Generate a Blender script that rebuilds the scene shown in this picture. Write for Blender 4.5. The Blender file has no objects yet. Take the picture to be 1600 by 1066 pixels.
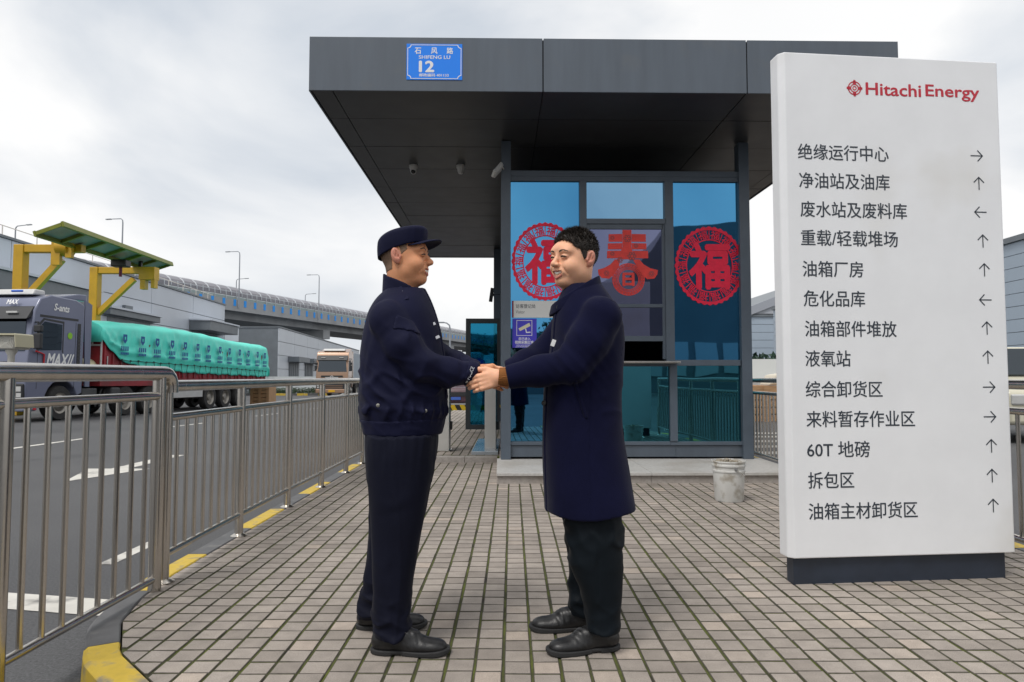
import bpy, math, random
import numpy as np
from mathutils import Vector, Matrix

random.seed(7)
rng = np.random.default_rng(7)
sc = bpy.context.scene
C = sc.collection
R = math.radians

# ---------------------------------------------------------------- camera
FPX, CAMH = 1067.0, 1.13
PITCH = math.atan(55 / FPX)
cam_d = bpy.data.cameras.new('camera')
cam = bpy.data.objects.new('camera', cam_d)
C.objects.link(cam)
cam.location = (0, 0, CAMH)
cam.rotation_euler = (R(90) + PITCH, 0, 0)
cam_d.sensor_width = 36.0
cam_d.lens = 36.0 * FPX / 1600.0
cam_d.clip_start = 0.05
cam_d.clip_end = 3000
sc.camera = cam

# ---------------------------------------------------------------- world: overcast daylight
SUN_EL, SUN_AZ = R(58), R(215)
world = bpy.data.worlds.new('World')
sc.world = world
world.use_nodes = True
wt = world.node_tree
wn, wl = wt.nodes, wt.links
for n in list(wn):
    wn.remove(n)
w_out = wn.new('ShaderNodeOutputWorld')
w_bg = wn.new('ShaderNodeBackground')
w_bg.inputs['Strength'].default_value = 0.10
w_sky = wn.new('ShaderNodeTexSky')
w_sky.sky_type = 'NISHITA'
w_sky.sun_disc = False
w_sky.sun_elevation = SUN_EL
w_sky.sun_rotation = SUN_AZ
w_sky.dust_density = 3.0
w_tc = wn.new('ShaderNodeTexCoord')
w_map = wn.new('ShaderNodeMapping')
w_map.inputs['Location'].default_value = (5.3, 2.2, 0.4)
w_map.inputs['Scale'].default_value = (1.0, 1.0, 1.8)
w_n1 = wn.new('ShaderNodeTexNoise')
w_n1.inputs['Scale'].default_value = 1.7
w_n1.inputs['Detail'].default_value = 7
w_n1.inputs['Roughness'].default_value = 0.5
w_n1.inputs['Distortion'].default_value = 0.35
w_r1 = wn.new('ShaderNodeValToRGB')          # cloud deck: pale grey folds in a white layer
w_r1.color_ramp.elements[0].position = 0.30
w_r1.color_ramp.elements[0].color = (4.6, 5.05, 5.65, 1)
w_r1.color_ramp.elements[1].position = 0.52
w_r1.color_ramp.elements[1].color = (7.8, 7.8, 7.8, 1)
w_n2 = wn.new('ShaderNodeTexNoise')
w_n2.inputs['Scale'].default_value = 1.1
w_n2.inputs['Detail'].default_value = 4
w_r2 = wn.new('ShaderNodeMapRange')
w_r2.inputs['From Min'].default_value = 0.30
w_r2.inputs['From Max'].default_value = 0.52
w_r2.inputs['To Min'].default_value = 0.90
w_r2.inputs['To Max'].default_value = 0.98
w_mix = wn.new('ShaderNodeMixRGB')
wl.new(w_tc.outputs['Generated'], w_map.inputs['Vector'])
wl.new(w_map.outputs['Vector'], w_n1.inputs['Vector'])
wl.new(w_map.outputs['Vector'], w_n2.inputs['Vector'])
wl.new(w_n1.outputs['Fac'], w_r1.inputs['Fac'])
wl.new(w_n2.outputs['Fac'], w_r2.inputs['Value'])
wl.new(w_r2.outputs['Result'], w_mix.inputs['Fac'])
wl.new(w_sky.outputs['Color'], w_mix.inputs['Color1'])
wl.new(w_r1.outputs['Color'], w_mix.inputs['Color2'])
wl.new(w_mix.outputs['Color'], w_bg.inputs['Color'])
wl.new(w_bg.outputs['Background'], w_out.inputs['Surface'])

sun_d = bpy.data.lights.new('sun', 'SUN')
sun = bpy.data.objects.new('sun', sun_d)
C.objects.link(sun)
sun_d.energy = 1.5
sun_d.angle = R(18)
sun_d.color = (1.0, 0.965, 0.92)
sdir = Vector((math.sin(SUN_AZ) * math.cos(SUN_EL), math.cos(SUN_AZ) * math.cos(SUN_EL), math.sin(SUN_EL)))
sun.rotation_euler = sdir.to_track_quat('Z', 'Y').to_euler()
sun.location = (0, 0, 30)

sc.view_settings.view_transform = 'Standard'
sc.view_settings.look = 'None'
sc.view_settings.exposure = 0.38
sc.view_settings.gamma = 1.0
sc.cycles.use_denoising = True
sc.cycles.max_bounces = 8
sc.cycles.caustics_reflective = False
sc.cycles.caustics_refractive = False

# ---------------------------------------------------------------- pixel helpers (photo pixels -> directions)
CP, SP = math.cos(PITCH), math.sin(PITCH)
def ray(u, v):
    dx, dz = (u - 800) / FPX, (533 - v) / FPX
    return Vector((dx, CP - dz * SP, SP + dz * CP))
def at_y(u, v, y):
    r = ray(u, v); t = y / r.y
    return Vector((r.x * t, y, CAMH + r.z * t))
def at_z(u, v, z):
    r = ray(u, v); t = (z - CAMH) / r.z
    return Vector((r.x * t, r.y * t, z))
def at_plane(u, v, p, n):
    r = ray(u, v); o = Vector((0, 0, CAMH))
    t = (Vector(p) - o).dot(n) / r.dot(n)
    return o + r * t

# ---------------------------------------------------------------- materials
MATS = {}
def mat(name, col, rough=0.6, metal=0.0, var=0.0, vscale=8.0, bump=0.0, bscale=60.0, spec=0.5,
        col2=None, sub=0.0, sheen=0.0, coat=0.0, bdist=0.01, rvar=0.0, stain=None, stretch=None):
    if name in MATS:
        return MATS[name]
    m = bpy.data.materials.new(name)
    m.use_nodes = True
    nt = m.node_tree; N, L = nt.nodes, nt.links
    b = N['Principled BSDF']
    b.inputs['Base Color'].default_value = (*col, 1)
    b.inputs['Roughness'].default_value = rough
    b.inputs['Metallic'].default_value = metal
    b.inputs['Specular IOR Level'].default_value = spec
    if sub:
        b.inputs['Subsurface Weight'].default_value = sub
        b.inputs['Subsurface Radius'].default_value = (0.012, 0.005, 0.003)
        b.inputs['Subsurface Scale'].default_value = 1.0
    if sheen:
        b.inputs['Sheen Weight'].default_value = sheen
        b.inputs['Sheen Roughness'].default_value = 0.4
    if coat:
        b.inputs['Coat Weight'].default_value = coat
        b.inputs['Coat Roughness'].default_value = 0.08
    tc = N.new('ShaderNodeTexCoord')
    src = tc.outputs['Object']
    if stretch:
        mp = N.new('ShaderNodeMapping'); mp.inputs['Scale'].default_value = stretch
        L.new(src, mp.inputs['Vector']); src = mp.outputs['Vector']
    if var or col2:
        n = N.new('ShaderNodeTexNoise')
        n.inputs['Scale'].default_value = vscale
        n.inputs['Detail'].default_value = 6
        n.inputs['Roughness'].default_value = 0.6
        L.new(src, n.inputs['Vector'])
        cr = N.new('ShaderNodeValToRGB')
        c2 = col2 if col2 else tuple(min(1, c * (1 + var)) for c in col)
        c1 = col if col2 else tuple(c * (1 - var) for c in col)
        cr.color_ramp.elements[0].color = (*c1, 1); cr.color_ramp.elements[0].position = 0.32
        cr.color_ramp.elements[1].color = (*c2, 1); cr.color_ramp.elements[1].position = 0.68
        L.new(n.outputs['Fac'], cr.inputs['Fac'])
        outc = cr.outputs['Color']
        if stain:
            n3 = N.new('ShaderNodeTexNoise'); n3.inputs['Scale'].default_value = stain[1]; n3.inputs['Detail'].default_value = 4
            L.new(tc.outputs['Object'], n3.inputs['Vector'])
            mr = N.new('ShaderNodeMapRange'); mr.inputs['From Min'].default_value = stain[2]; mr.inputs['From Max'].default_value = stain[2] + 0.15
            L.new(n3.outputs['Fac'], mr.inputs['Value'])
            mx = N.new('ShaderNodeMixRGB'); mx.inputs['Color2'].default_value = (*stain[0], 1)
            mu = N.new('ShaderNodeMath'); mu.operation = 'MULTIPLY'; mu.inputs[1].default_value = stain[3]
            L.new(mr.outputs['Result'], mu.inputs[0]); L.new(mu.outputs[0], mx.inputs['Fac'])
            L.new(outc, mx.inputs['Color1']); outc = mx.outputs['Color']
        L.new(outc, b.inputs['Base Color'])
    if rvar:
        n2 = N.new('ShaderNodeTexNoise'); n2.inputs['Scale'].default_value = vscale * 1.7; n2.inputs['Detail'].default_value = 5
        L.new(src, n2.inputs['Vector'])
        mr = N.new('ShaderNodeMapRange'); mr.inputs['To Min'].default_value = max(0.02, rough - rvar); mr.inputs['To Max'].default_value = rough + rvar
        L.new(n2.outputs['Fac'], mr.inputs['Value']); L.new(mr.outputs['Result'], b.inputs['Roughness'])
    if bump:
        nb = N.new('ShaderNodeTexNoise'); nb.inputs['Scale'].default_value = bscale; nb.inputs['Detail'].default_value = 5
        L.new(src, nb.inputs['Vector'])
        bp = N.new('ShaderNodeBump'); bp.inputs['Strength'].default_value = bump; bp.inputs['Distance'].default_value = bdist
        L.new(nb.outputs['Fac'], bp.inputs['Height']); L.new(bp.outputs['Normal'], b.inputs['Normal'])
    MATS[name] = m
    return m

def mirror_glass(name, tint, trans, tcol, rough=0.015, wave=0.04):
    """coated window glass: tinted reflection over a tinted see-through share"""
    if name in MATS:
        return MATS[name]
    m = bpy.data.materials.new(name); m.use_nodes = True
    nt = m.node_tree; N, L = nt.nodes, nt.links
    for n in list(N): N.remove(n)
    out = N.new('ShaderNodeOutputMaterial')
    gl = N.new('ShaderNodeBsdfGlossy'); gl.inputs['Color'].default_value = (*tint, 1); gl.inputs['Roughness'].default_value = rough
    tr = N.new('ShaderNodeBsdfTransparent'); tr.inputs['Color'].default_value = (*tcol, 1)
    mx = N.new('ShaderNodeMixShader'); mx.inputs['Fac'].default_value = trans
    tc = N.new('ShaderNodeTexCoord')
    nb = N.new('ShaderNodeTexNoise'); nb.inputs['Scale'].default_value = 1.6; nb.inputs['Detail'].default_value = 1
    bp = N.new('ShaderNodeBump'); bp.inputs['Strength'].default_value = wave; bp.inputs['Distance'].default_value = 0.05
    L.new(tc.outputs['Object'], nb.inputs['Vector']); L.new(nb.outputs['Fac'], bp.inputs['Height']); L.new(bp.outputs['Normal'], gl.inputs['Normal'])
    L.new(gl.outputs[0], mx.inputs[1]); L.new(tr.outputs[0], mx.inputs[2]); L.new(mx.outputs[0], out.inputs['Surface'])
    MATS[name] = m
    return m

# ---------------------------------------------------------------- objects
def tag(o, label=None, cat=None, group=None, kind=None):
    if label: o['label'] = label
    if cat: o['category'] = cat
    if group: o['group'] = group
    if kind: o['kind'] = kind
    return o
def thing(name, label, cat, loc=(0, 0, 0), rz=0.0, group=None):
    o = bpy.data.objects.new(name, None)
    o.empty_display_size = 0.2
    C.objects.link(o); o.location = loc; o.rotation_euler = (0, 0, rz)
    return tag(o, label, cat, group)
def link(name, me, parent=None, loc=None, rot=None):
    o = bpy.data.objects.new(name, me); C.objects.link(o)
    if parent: o.parent = parent
    if loc is not None: o.location = loc
    if rot is not None: o.rotation_euler = rot
    return o
def copy_tree(o, parent=None):
    c = o.copy(); C.objects.link(c)
    if parent: c.parent = parent
    for ch in list(o.children): copy_tree(ch, c)
    return c

class MB:
    def __init__(s): s.v = []; s.f = []; s.mi = []; s.m = 0
    def add(s, vs, fs):
        b = len(s.v); s.v += [tuple(p) for p in vs]
        for f in fs: s.f.append(tuple(b + i for i in f)); s.mi.append(s.m)
        return s
    def box(s, x0, x1, y0, y1, z0, z1, M=None):
        vs = [Vector((x, y, z)) for x in (x0, x1) for y in (y0, y1) for z in (z0, z1)]
        if M: vs = [M @ p for p in vs]
        return s.add(vs, [(0, 1, 3, 2), (4, 6, 7, 5), (0, 4, 5, 1), (2, 3, 7, 6), (0, 2, 6, 4), (1, 5, 7, 3)])
    def beam(s, a, b, w, h, up=(0, 0, 1)):
        a, b = Vector(a), Vector(b); d = (b - a); Ln = d.length; d.normalize()
        x = d.cross(Vector(up))
        if x.length < 1e-5: x = d.cross(Vector((1, 0, 0)))
        x.normalize(); z = x.cross(d)
        vs = [p + x * (i * w / 2) + z * (j * h / 2) for p in (a, b) for i, j in ((-1, -1), (1, -1), (1, 1), (-1, 1))]
        return s.add(vs, [(3, 2, 1, 0), (4, 5, 6, 7), (0, 1, 5, 4), (1, 2, 6, 5), (2, 3, 7, 6), (3, 0, 4, 7)])
    def tube(s, pts, r, n=12, cap=True):
        pts = [Vector(p) for p in pts]; k = len(pts)
        rs = r if isinstance(r, (list, tuple)) else [r] * k
        t0 = (pts[1] - pts[0]).normalized()
        up = Vector((0, 0, 1)) if abs(t0.z) < 0.9 else Vector((1, 0, 0))
        xa = t0.cross(up).normalized()
        vs = []
        for i, p in enumerate(pts):
            t = (pts[min(i + 1, k - 1)] - pts[max(i - 1, 0)]).normalized()
            xa = (xa - t * xa.dot(t)).normalized(); ya = t.cross(xa)
            for j in range(n):
                a = 2 * math.pi * j / n
                vs.append(p + (xa * math.cos(a) + ya * math.sin(a)) * rs[i])
        fs = [(i * n + j, i * n + (j + 1) % n, (i + 1) * n + (j + 1) % n, (i + 1) * n + j) for i in range(k - 1) for j in range(n)]
        if cap: fs += [tuple(range(n - 1, -1, -1)), tuple((k - 1) * n + j for j in range(n))]
        return s.add(vs, fs)
    def lathe(s, prof, n=24, M=None, closed_ends=True):
        vs = []
        for r, z in prof:
            for j in range(n):
                a = 2 * math.pi * j / n
                p = Vector((r * math.cos(a), r * math.sin(a), z))
                vs.append(M @ p if M else p)
        k = len(prof)
        fs = [(i * n + j, i * n + (j + 1) % n, (i + 1) * n + (j + 1) % n, (i + 1) * n + j) for i in range(k - 1) for j in range(n)]
        if closed_ends: fs += [tuple(range(n - 1, -1, -1)), tuple((k - 1) * n + j for j in range(n))]
        return s.add(vs, fs)
    def prism(s, poly, d0, d1, fn):
        """poly: 2-D outline (ccw); fn(a, b, d) -> 3-D point"""
        n = len(poly)
        vs = [fn(a, b, d0) for a, b in poly] + [fn(a, b, d1) for a, b in poly]
        fs = [tuple(range(n - 1, -1, -1)), tuple(range(n, 2 * n))] + [(i, (i + 1) % n, n + (i + 1) % n, n + i) for i in range(n)]
        return s.add(vs, fs)
    def mesh(s, name, mats, smooth=False, sharp=35):
        me = bpy.data.meshes.new(name)
        me.from_pydata(s.v, [], s.f)
        for m in (mats if isinstance(mats, (list, tuple)) else [mats]): me.materials.append(m)
        if any(s.mi): me.polygons.foreach_set('material_index', s.mi)
        me.update()
        import bmesh
        bm = bmesh.new(); bm.from_mesh(me); bmesh.ops.recalc_face_normals(bm, faces=bm.faces); bm.to_mesh(me); bm.free()
        if smooth:
            me.polygons.foreach_set('use_smooth', [True] * len(me.polygons))
            me.set_sharp_from_angle(angle=R(sharp))
        return me
    def build(s, name, mats, parent=None, smooth=False, bevel=0.0, loc=None, rot=None, sharp=35, seg=2):
        o = link(name, s.mesh(name, mats, smooth, sharp), parent, loc, rot)
        if bevel:
            bv = o.modifiers.new('bevel', 'BEVEL'); bv.width = bevel; bv.segments = seg; bv.limit_method = 'ANGLE'
            bv.harden_normals = False
        return o

TXT = {}
def text_geo(body, bold=0.0, extrude=0.0):
    """outline of a line of lettering: vertices scaled to unit height box, faces"""
    key = body
    if key in TXT: return TXT[key]
    cu = bpy.data.curves.new('lettering', 'FONT'); cu.body = body; cu.extrude = extrude; cu.resolution_u = 3
    o = bpy.data.objects.new('lettering', cu); C.objects.link(o)
    dg = bpy.context.evaluated_depsgraph_get()
    me = bpy.data.meshes.new_from_object(o.evaluated_get(dg))
    v = np.array([x.co[:] for x in me.vertices]); f = [tuple(p.vertices) for p in me.polygons]
    bpy.data.objects.remove(o); bpy.data.curves.remove(cu); bpy.data.meshes.remove(me)
    lo, hi = v.min(0), v.max(0)
    TXT[key] = (v, f, lo, hi)
    return TXT[key]
def lettering(name, body, m, origin, ex, ey, width=None, height=None, depth=0.003, bold=0.0, parent=None, center=True, spread=1.0, curve=None):
    """flat raised lettering; origin = centre of its box (world or parent space); ex, ey unit axes"""
    v, f, lo, hi = text_geo(body, 0, 0.02)
    shifts = [(0.0, 0.0)]
    if bold > 0:
        shifts += [(bold * math.cos(a), bold * math.sin(a)) for a in (0.0, math.pi / 2, math.pi, -math.pi / 2)]
        if bold > 0.02: shifts += [(bold * .8 * math.cos(a), bold * .8 * math.sin(a)) for a in (.78, 2.36, 3.93, 5.5)]
    lo, hi = lo - bold, hi + bold
    w, h = hi[0] - lo[0], hi[1] - lo[1]
    sx = (width / w) if width else (height / h); sy = (height / h) if height else sx
    ex, ey = Vector(ex).normalized(), Vector(ey).normalized(); nz = ex.cross(ey)
    cx, cy = (lo[0] + hi[0]) / 2, (lo[1] + hi[1]) / 2
    mb = MB()
    for k, (ox, oy) in enumerate(shifts):                       # heavier strokes: the outline laid over itself, each pass a hair deeper
        vs = []
        for p in v:
            a, b, d = (p[0] + ox - cx) * sx, (p[1] + oy - cy) * sy, (depth - k * depth * 0.06 if p[2] > 0 else -0.0005 - k * 0.00005)
            vs.append(Vector(origin) + ex * a + ey * b + nz * d)
        mb.add(vs, f)
    return mb.build(name, m, parent)
# ---------------------------------------------------------------- palette
M_steel = mat('brushed_stainless', (0.54, 0.51, 0.47), 0.24, 1.0, var=0.10, vscale=7, rvar=0.08, stretch=(1, 1, 0.25))
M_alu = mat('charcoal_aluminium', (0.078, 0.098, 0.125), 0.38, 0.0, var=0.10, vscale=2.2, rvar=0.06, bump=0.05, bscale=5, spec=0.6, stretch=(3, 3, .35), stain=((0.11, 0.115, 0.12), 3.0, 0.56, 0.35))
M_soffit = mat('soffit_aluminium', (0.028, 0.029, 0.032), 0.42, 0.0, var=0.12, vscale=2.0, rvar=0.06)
M_frame = mat('window_frame_aluminium', (0.085, 0.108, 0.138), 0.40, 0.0, var=0.08, vscale=5, spec=0.5)
M_dark = mat('dark_gap', (0.012, 0.012, 0.014), 0.8)
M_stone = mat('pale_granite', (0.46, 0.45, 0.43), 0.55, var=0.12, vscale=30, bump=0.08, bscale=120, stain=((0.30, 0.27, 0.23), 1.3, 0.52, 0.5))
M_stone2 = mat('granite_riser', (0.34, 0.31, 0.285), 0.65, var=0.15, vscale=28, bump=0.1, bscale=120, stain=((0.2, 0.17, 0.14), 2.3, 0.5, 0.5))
M_white = mat('white_powder_coat', (0.82, 0.83, 0.85), 0.40, var=0.03, vscale=3, stain=((0.55, 0.51, 0.42), 1.15, 0.58, 0.3), bump=0.02, bscale=30)
M_signbase = mat('navy_powder_coat', (0.020, 0.028, 0.045), 0.45, var=0.2, vscale=5)
M_ink = mat('dark_sign_ink', (0.030, 0.040, 0.055), 0.5)
M_redink = mat('crimson_sign_ink', (0.52, 0.012, 0.035), 0.45)
M_redpaper = mat('red_paper_cut', (0.88, 0.006, 0.055), 0.55, var=0.1, vscale=14)
M_redpaper2 = mat('vermilion_paper_cut', (0.78, 0.050, 0.040), 0.55, var=0.12, vscale=14)
M_goldink = mat('dull_print', (0.30, 0.07, 0.08), 0.6)
M_blueplate = mat('blue_enamel', (0.0, 0.22, 0.90), 0.35)
M_purple = mat('violet_print', (0.055, 0.045, 0.52), 0.4)
M_pwhite = mat('white_print', (0.80, 0.80, 0.80), 0.5)
M_cream = mat('cream_print', (0.72, 0.67, 0.45), 0.5)
M_lightplastic = mat('light_plastic', (0.58, 0.58, 0.57), 0.4, var=0.05, vscale=10)
M_black = mat('black_plastic', (0.012, 0.012, 0.013), 0.4)
M_rubber = mat('tyre_rubber', (0.022, 0.021, 0.021), 0.75, var=0.35, vscale=8, bump=0.2, bscale=60)
M_glass = mirror_glass('blue_coated_glass', (0.085, 0.32, 0.57), 0.14, (0.05, 0.16, 0.22))
M_glass2 = mirror_glass('teal_coated_glass', (0.08, 0.33, 0.43), 0.22, (0.05, 0.22, 0.28))
M_glass3 = mirror_glass('clear_window_glass', (0.20, 0.215, 0.34), 0.16, (0.3, 0.32, 0.38))
M_glass4 = mirror_glass('pale_window_glass', (0.22, 0.42, 0.60), 0.10, (0.3, 0.32, 0.38))
M_interior = mat('booth_interior', (0.10, 0.11, 0.12), 0.8)
M_yellowpaint = mat('worn_yellow_paint', (0.62, 0.43, 0.045), 0.6, var=0.12, vscale=9, stain=((0.22, 0.20, 0.17), 9, 0.53, 0.9), bump=0.1, bscale=90)
M_kerbdark = mat('dark_kerb_paint', (0.105, 0.105, 0.108), 0.6, var=0.15, vscale=7, stain=((0.25, 0.24, 0.22), 6, 0.58, 0.6), bump=0.1, bscale=90)
M_roadwhite = mat('worn_white_road_paint', (0.62, 0.60, 0.55), 0.6, var=0.1, vscale=6, stain=((0.16, 0.155, 0.15), 5, 0.54, 0.9), bump=0.1, bscale=90)
M_clad = mat('pale_blue_cladding', (0.53, 0.575, 0.64), 0.42, var=0.04, vscale=0.4, spec=0.4)
M_clad2 = mat('pale_grey_cladding', (0.55, 0.59, 0.64), 0.42, var=0.04, vscale=0.4)
M_cladgrey = mat('grey_flashing', (0.16, 0.18, 0.20), 0.5, var=0.1, vscale=1)
M_concrete = mat('overpass_concrete', (0.36, 0.37, 0.38), 0.8, var=0.08, vscale=0.5, stain=((0.24, 0.24, 0.25), 0.2, 0.5, 0.5))
M_yellow = mat('gantry_yellow_paint', (0.55, 0.32, 0.012), 0.45, var=0.10, vscale=2, stain=((0.33, 0.19, 0.02), 1.1, 0.55, 0.5))
M_green = mat('tray_green_paint', (0.19, 0.21, 0.02), 0.5, var=0.15, vscale=2)
M_trayunder = mat('tray_sheet', (0.34, 0.33, 0.30), 0.4, 0.3, var=0.2, vscale=1)
M_hazblack = mat('hazard_black', (0.02, 0.02, 0.02), 0.5)
M_hazyellow = mat('hazard_yellow', (0.70, 0.48, 0.01), 0.5)
M_grass = mat('hedge_leaf', (0.035, 0.07, 0.025), 0.6, var=0.5, vscale=3)
M_wood = mat('crate_timber', (0.42, 0.25, 0.13), 0.7, var=0.25, vscale=4, stretch=(1, 1, 8), bump=0.1)

def paver_mat():
    m = bpy.data.materials.new('concrete_paver'); m.use_nodes = True
    nt = m.node_tree; N, L = nt.nodes, nt.links; b = N['Principled BSDF']
    g = N.new('ShaderNodeNewGeometry')
    wn_ = N.new('ShaderNodeAttribute'); wn_.attribute_name = 'tint'
    cr = N.new('ShaderNodeValToRGB'); e = cr.color_ramp.elements
    e[0].position = 0.0; e[0].color = (0.270, 0.235, 0.204, 1); e[1].position = 1.0; e[1].color = (0.425, 0.358, 0.302, 1)
    x = e.new(0.5); x.color = (0.338, 0.296, 0.260, 1); x = e.new(0.9); x.color = (0.372, 0.325, 0.283, 1)
    L.new(wn_.outputs['Fac'], cr.inputs['Fac'])
    n1 = N.new('ShaderNodeTexNoise'); n1.inputs['Scale'].default_value = 0.9; n1.inputs['Detail'].default_value = 6
    n2 = N.new('ShaderNodeTexNoise'); n2.inputs['Scale'].default_value = 260; n2.inputs['Detail'].default_value = 3
    n4 = N.new('ShaderNodeTexNoise'); n4.inputs['Scale'].default_value = 14; n4.inputs['Detail'].default_value = 5
    for n in (n1, n2, n4): L.new(g.outputs['Position'], n.inputs['Vector'])
    def mul(c, fac, lo, hi):
        mr = N.new('ShaderNodeMapRange'); mr.inputs['From Min'].default_value = 0.3; mr.inputs['From Max'].default_value = 0.7
        mr.inputs['To Min'].default_value = lo; mr.inputs['To Max'].default_value = hi; L.new(fac, mr.inputs['Value'])
        mx = N.new('ShaderNodeMixRGB'); mx.blend_type = 'MULTIPLY'; mx.inputs['Fac'].default_value = 1
        L.new(c, mx.inputs['Color1']); L.new(mr.outputs['Result'], mx.inputs['Color2']); return mx.outputs['Color']
    c = mul(cr.outputs['Color'], n1.outputs['Fac'], 0.78, 1.12)
    c = mul(c, n4.outputs['Fac'], 0.88, 1.10)
    c = mul(c, n2.outputs['Fac'], 0.78, 1.18)
    L.new(c, b.inputs['Base Color']); b.inputs['Roughness'].default_value = 0.78
    bp = N.new('ShaderNodeBump'); bp.inputs['Strength'].default_value = 0.35; bp.inputs['Distance'].default_value = 0.002
    L.new(n2.outputs['Fac'], bp.inputs['Height']); L.new(bp.outputs['Normal'], b.inputs['Normal'])
    return m
PAV_W, PAV_D = 0.1119, 0.1105
PAV_X0, PAV_Y0 = -0.034, 0.02
M_paver = paver_mat()
M_edge = mat('paver_soiled_edge', (0.085, 0.075, 0.062), 0.9, var=0.3, vscale=20)
M_joint = mat('joint_soil_and_moss', (0.030, 0.026, 0.020), 0.95, col2=(0.105, 0.125, 0.018), vscale=5.0, bump=0.4, bscale=140)
def asphalt_mat():
    m = bpy.data.materials.new('asphalt'); m.use_nodes = True
    nt = m.node_tree; N, L = nt.nodes, nt.links; b = N['Principled BSDF']
    tc = N.new('ShaderNodeTexCoord')
    n1 = N.new('ShaderNodeTexNoise'); n1.inputs['Scale'].default_value = 0.35; n1.inputs['Detail'].default_value = 6
    n2 = N.new('ShaderNodeTexNoise'); n2.inputs['Scale'].default_value = 75; n2.inputs['Detail'].default_value = 4; n2.inputs['Roughness'].default_value = 0.75
    for n in (n1, n2): L.new(tc.outputs['Object'], n.inputs['Vector'])
    cr = N.new('ShaderNodeValToRGB'); cr.color_ramp.elements[0].position = 0.3; cr.color_ramp.elements[1].position = 0.72
    cr.color_ramp.elements[0].color = (0.062, 0.063, 0.067, 1); cr.color_ramp.elements[1].color = (0.098, 0.098, 0.100, 1)
    L.new(n1.outputs['Fac'], cr.inputs['Fac'])
    mr = N.new('ShaderNodeMapRange'); mr.inputs['From Min'].default_value = 0.3; mr.inputs['From Max'].default_value = 0.7; mr.inputs['To Min'].default_value = 0.45; mr.inputs['To Max'].default_value = 1.6
    L.new(n2.outputs['Fac'], mr.inputs['Value'])
    mx = N.new('ShaderNodeMixRGB'); mx.blend_type = 'MULTIPLY'; mx.inputs['Fac'].default_value = 1
    L.new(cr.outputs['Color'], mx.inputs['Color1']); L.new(mr.outputs['Result'], mx.inputs['Color2'])
    L.new(mx.outputs['Color'], b.inputs['Base Color']); b.inputs['Roughness'].default_value = 0.72
    bp = N.new('ShaderNodeBump'); bp.inputs['Strength'].default_value = 0.6; bp.inputs['Distance'].default_value = 0.006
    L.new(n2.outputs['Fac'], bp.inputs['Height']); L.new(bp.outputs['Normal'], b.inputs['Normal'])
    return m
M_asphalt = asphalt_mat()
# ---------------------------------------------------------------- road (falls gently away from the gate)
def road_z(y): return -0.12 if y < 14 else (-0.12 - 0.0103 * (min(y, 90) - 14))
mb = MB()
ys = [-400, -60, 0, 6, 14, 20, 30, 45, 60, 75, 90, 400, 2500]
xs = [-2000, -300, -60, -20, -8, 0, 8, 20, 60, 300, 2000]
mb.add([(x, y, road_z(y)) for y in ys for x in xs],
       [(j * len(xs) + i, j * len(xs) + i + 1, (j + 1) * len(xs) + i + 1, (j + 1) * len(xs) + i) for j in range(len(ys) - 1) for i in range(len(xs) - 1)])
tag(mb.build('road', M_asphalt), kind='structure')

# ---------------------------------------------------------------- pavement island
XL, XR = -1.93, 3.30
NOSE = [(XL, 3.95), (-1.885, 3.55), (-1.80, 3.22), (-1.60, 2.86), (-1.28, 2.54), (-0.75, 2.14), (0.0, 1.80), (0.9, 1.66), (1.9, 1.74), (2.7, 2.2), (3.15, 2.95), (XR, 3.7)]
YEND = 9.03
ISLE = NOSE + [(XR, YEND), (XL, YEND)]           # counter-clockwise, convex
def clip(poly, win):
    out = list(poly)
    for i in range(len(win)):
        a, b = win[i], win[(i + 1) % len(win)]
        ins = lambda p: (b[0] - a[0]) * (p[1] - a[1]) - (b[1] - a[1]) * (p[0] - a[0]) >= 0
        src, out = out, []
        for j in range(len(src)):
            p, q = src[j], src[(j + 1) % len(src)]
            ip, iq = ins(p), ins(q)
            if ip: out.append(p)
            if ip != iq:
                d1 = (b[0] - a[0]) * (p[1] - a[1]) - (b[1] - a[1]) * (p[0] - a[0])
                d2 = (b[0] - a[0]) * (q[1] - a[1]) - (b[1] - a[1]) * (q[0] - a[0])
                t = d1 / (d1 - d2); out.append((p[0] + (q[0] - p[0]) * t, p[1] + (q[1] - p[1]) * t))
        if len(out) < 3: return []
    return out
mb = MB()
n = len(ISLE)
bed = [(x, y) for x, y in ISLE]
mb.prism(bed, -0.125, -0.0050, lambda a, b, d: (a, b, d))
pavement = tag(mb.build('pavement', M_joint), kind='structure')
mb = MB()
mb.box(XL, -0.15, YEND + 0.05, 24, -0.3, 0.0655)
walk2 = tag(mb.build('raised_walkway', M_joint), kind='structure')

LAST = {}
def paver_geo(poly, z=0.0, tilt=(0, 0)):
    """chamfered paver on a 2-D outline: returns verts, faces"""
    cx = sum(p[0] for p in poly) / len(poly); cy = sum(p[1] for p in poly) / len(poly)
    k = len(poly); vs = []
    for ins, dz in ((0.0, -0.012), (0.0, -0.0032), (0.0035, 0.0)):
        for p in poly:
            dx, dy = p[0] - cx, p[1] - cy; ln = math.hypot(dx, dy) or 1
            s = 1 - ins * 1.4 / ln
            x, y = cx + dx * s, cy + dy * s
            vs.append((x, y, z + dz + tilt[0] * (x - cx) + tilt[1] * (y - cy)))
    fs = [tuple(range(2 * k, 3 * k))]; LAST['mi'] = [0] + [1] * k + [2] * k
    for l in (0, 1):
        fs += [(l * k + i, l * k + (i + 1) % k, (l + 1) * k + (i + 1) % k, (l + 1) * k + i) for i in range(k)]
    return vs, fs
def add_tint(me, vals):
    a = me.attributes.new('tint', 'FLOAT', 'FACE'); a.data.foreach_set('value', vals)
GX, GY = 0.0095, 0.0060
variants = []
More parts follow.
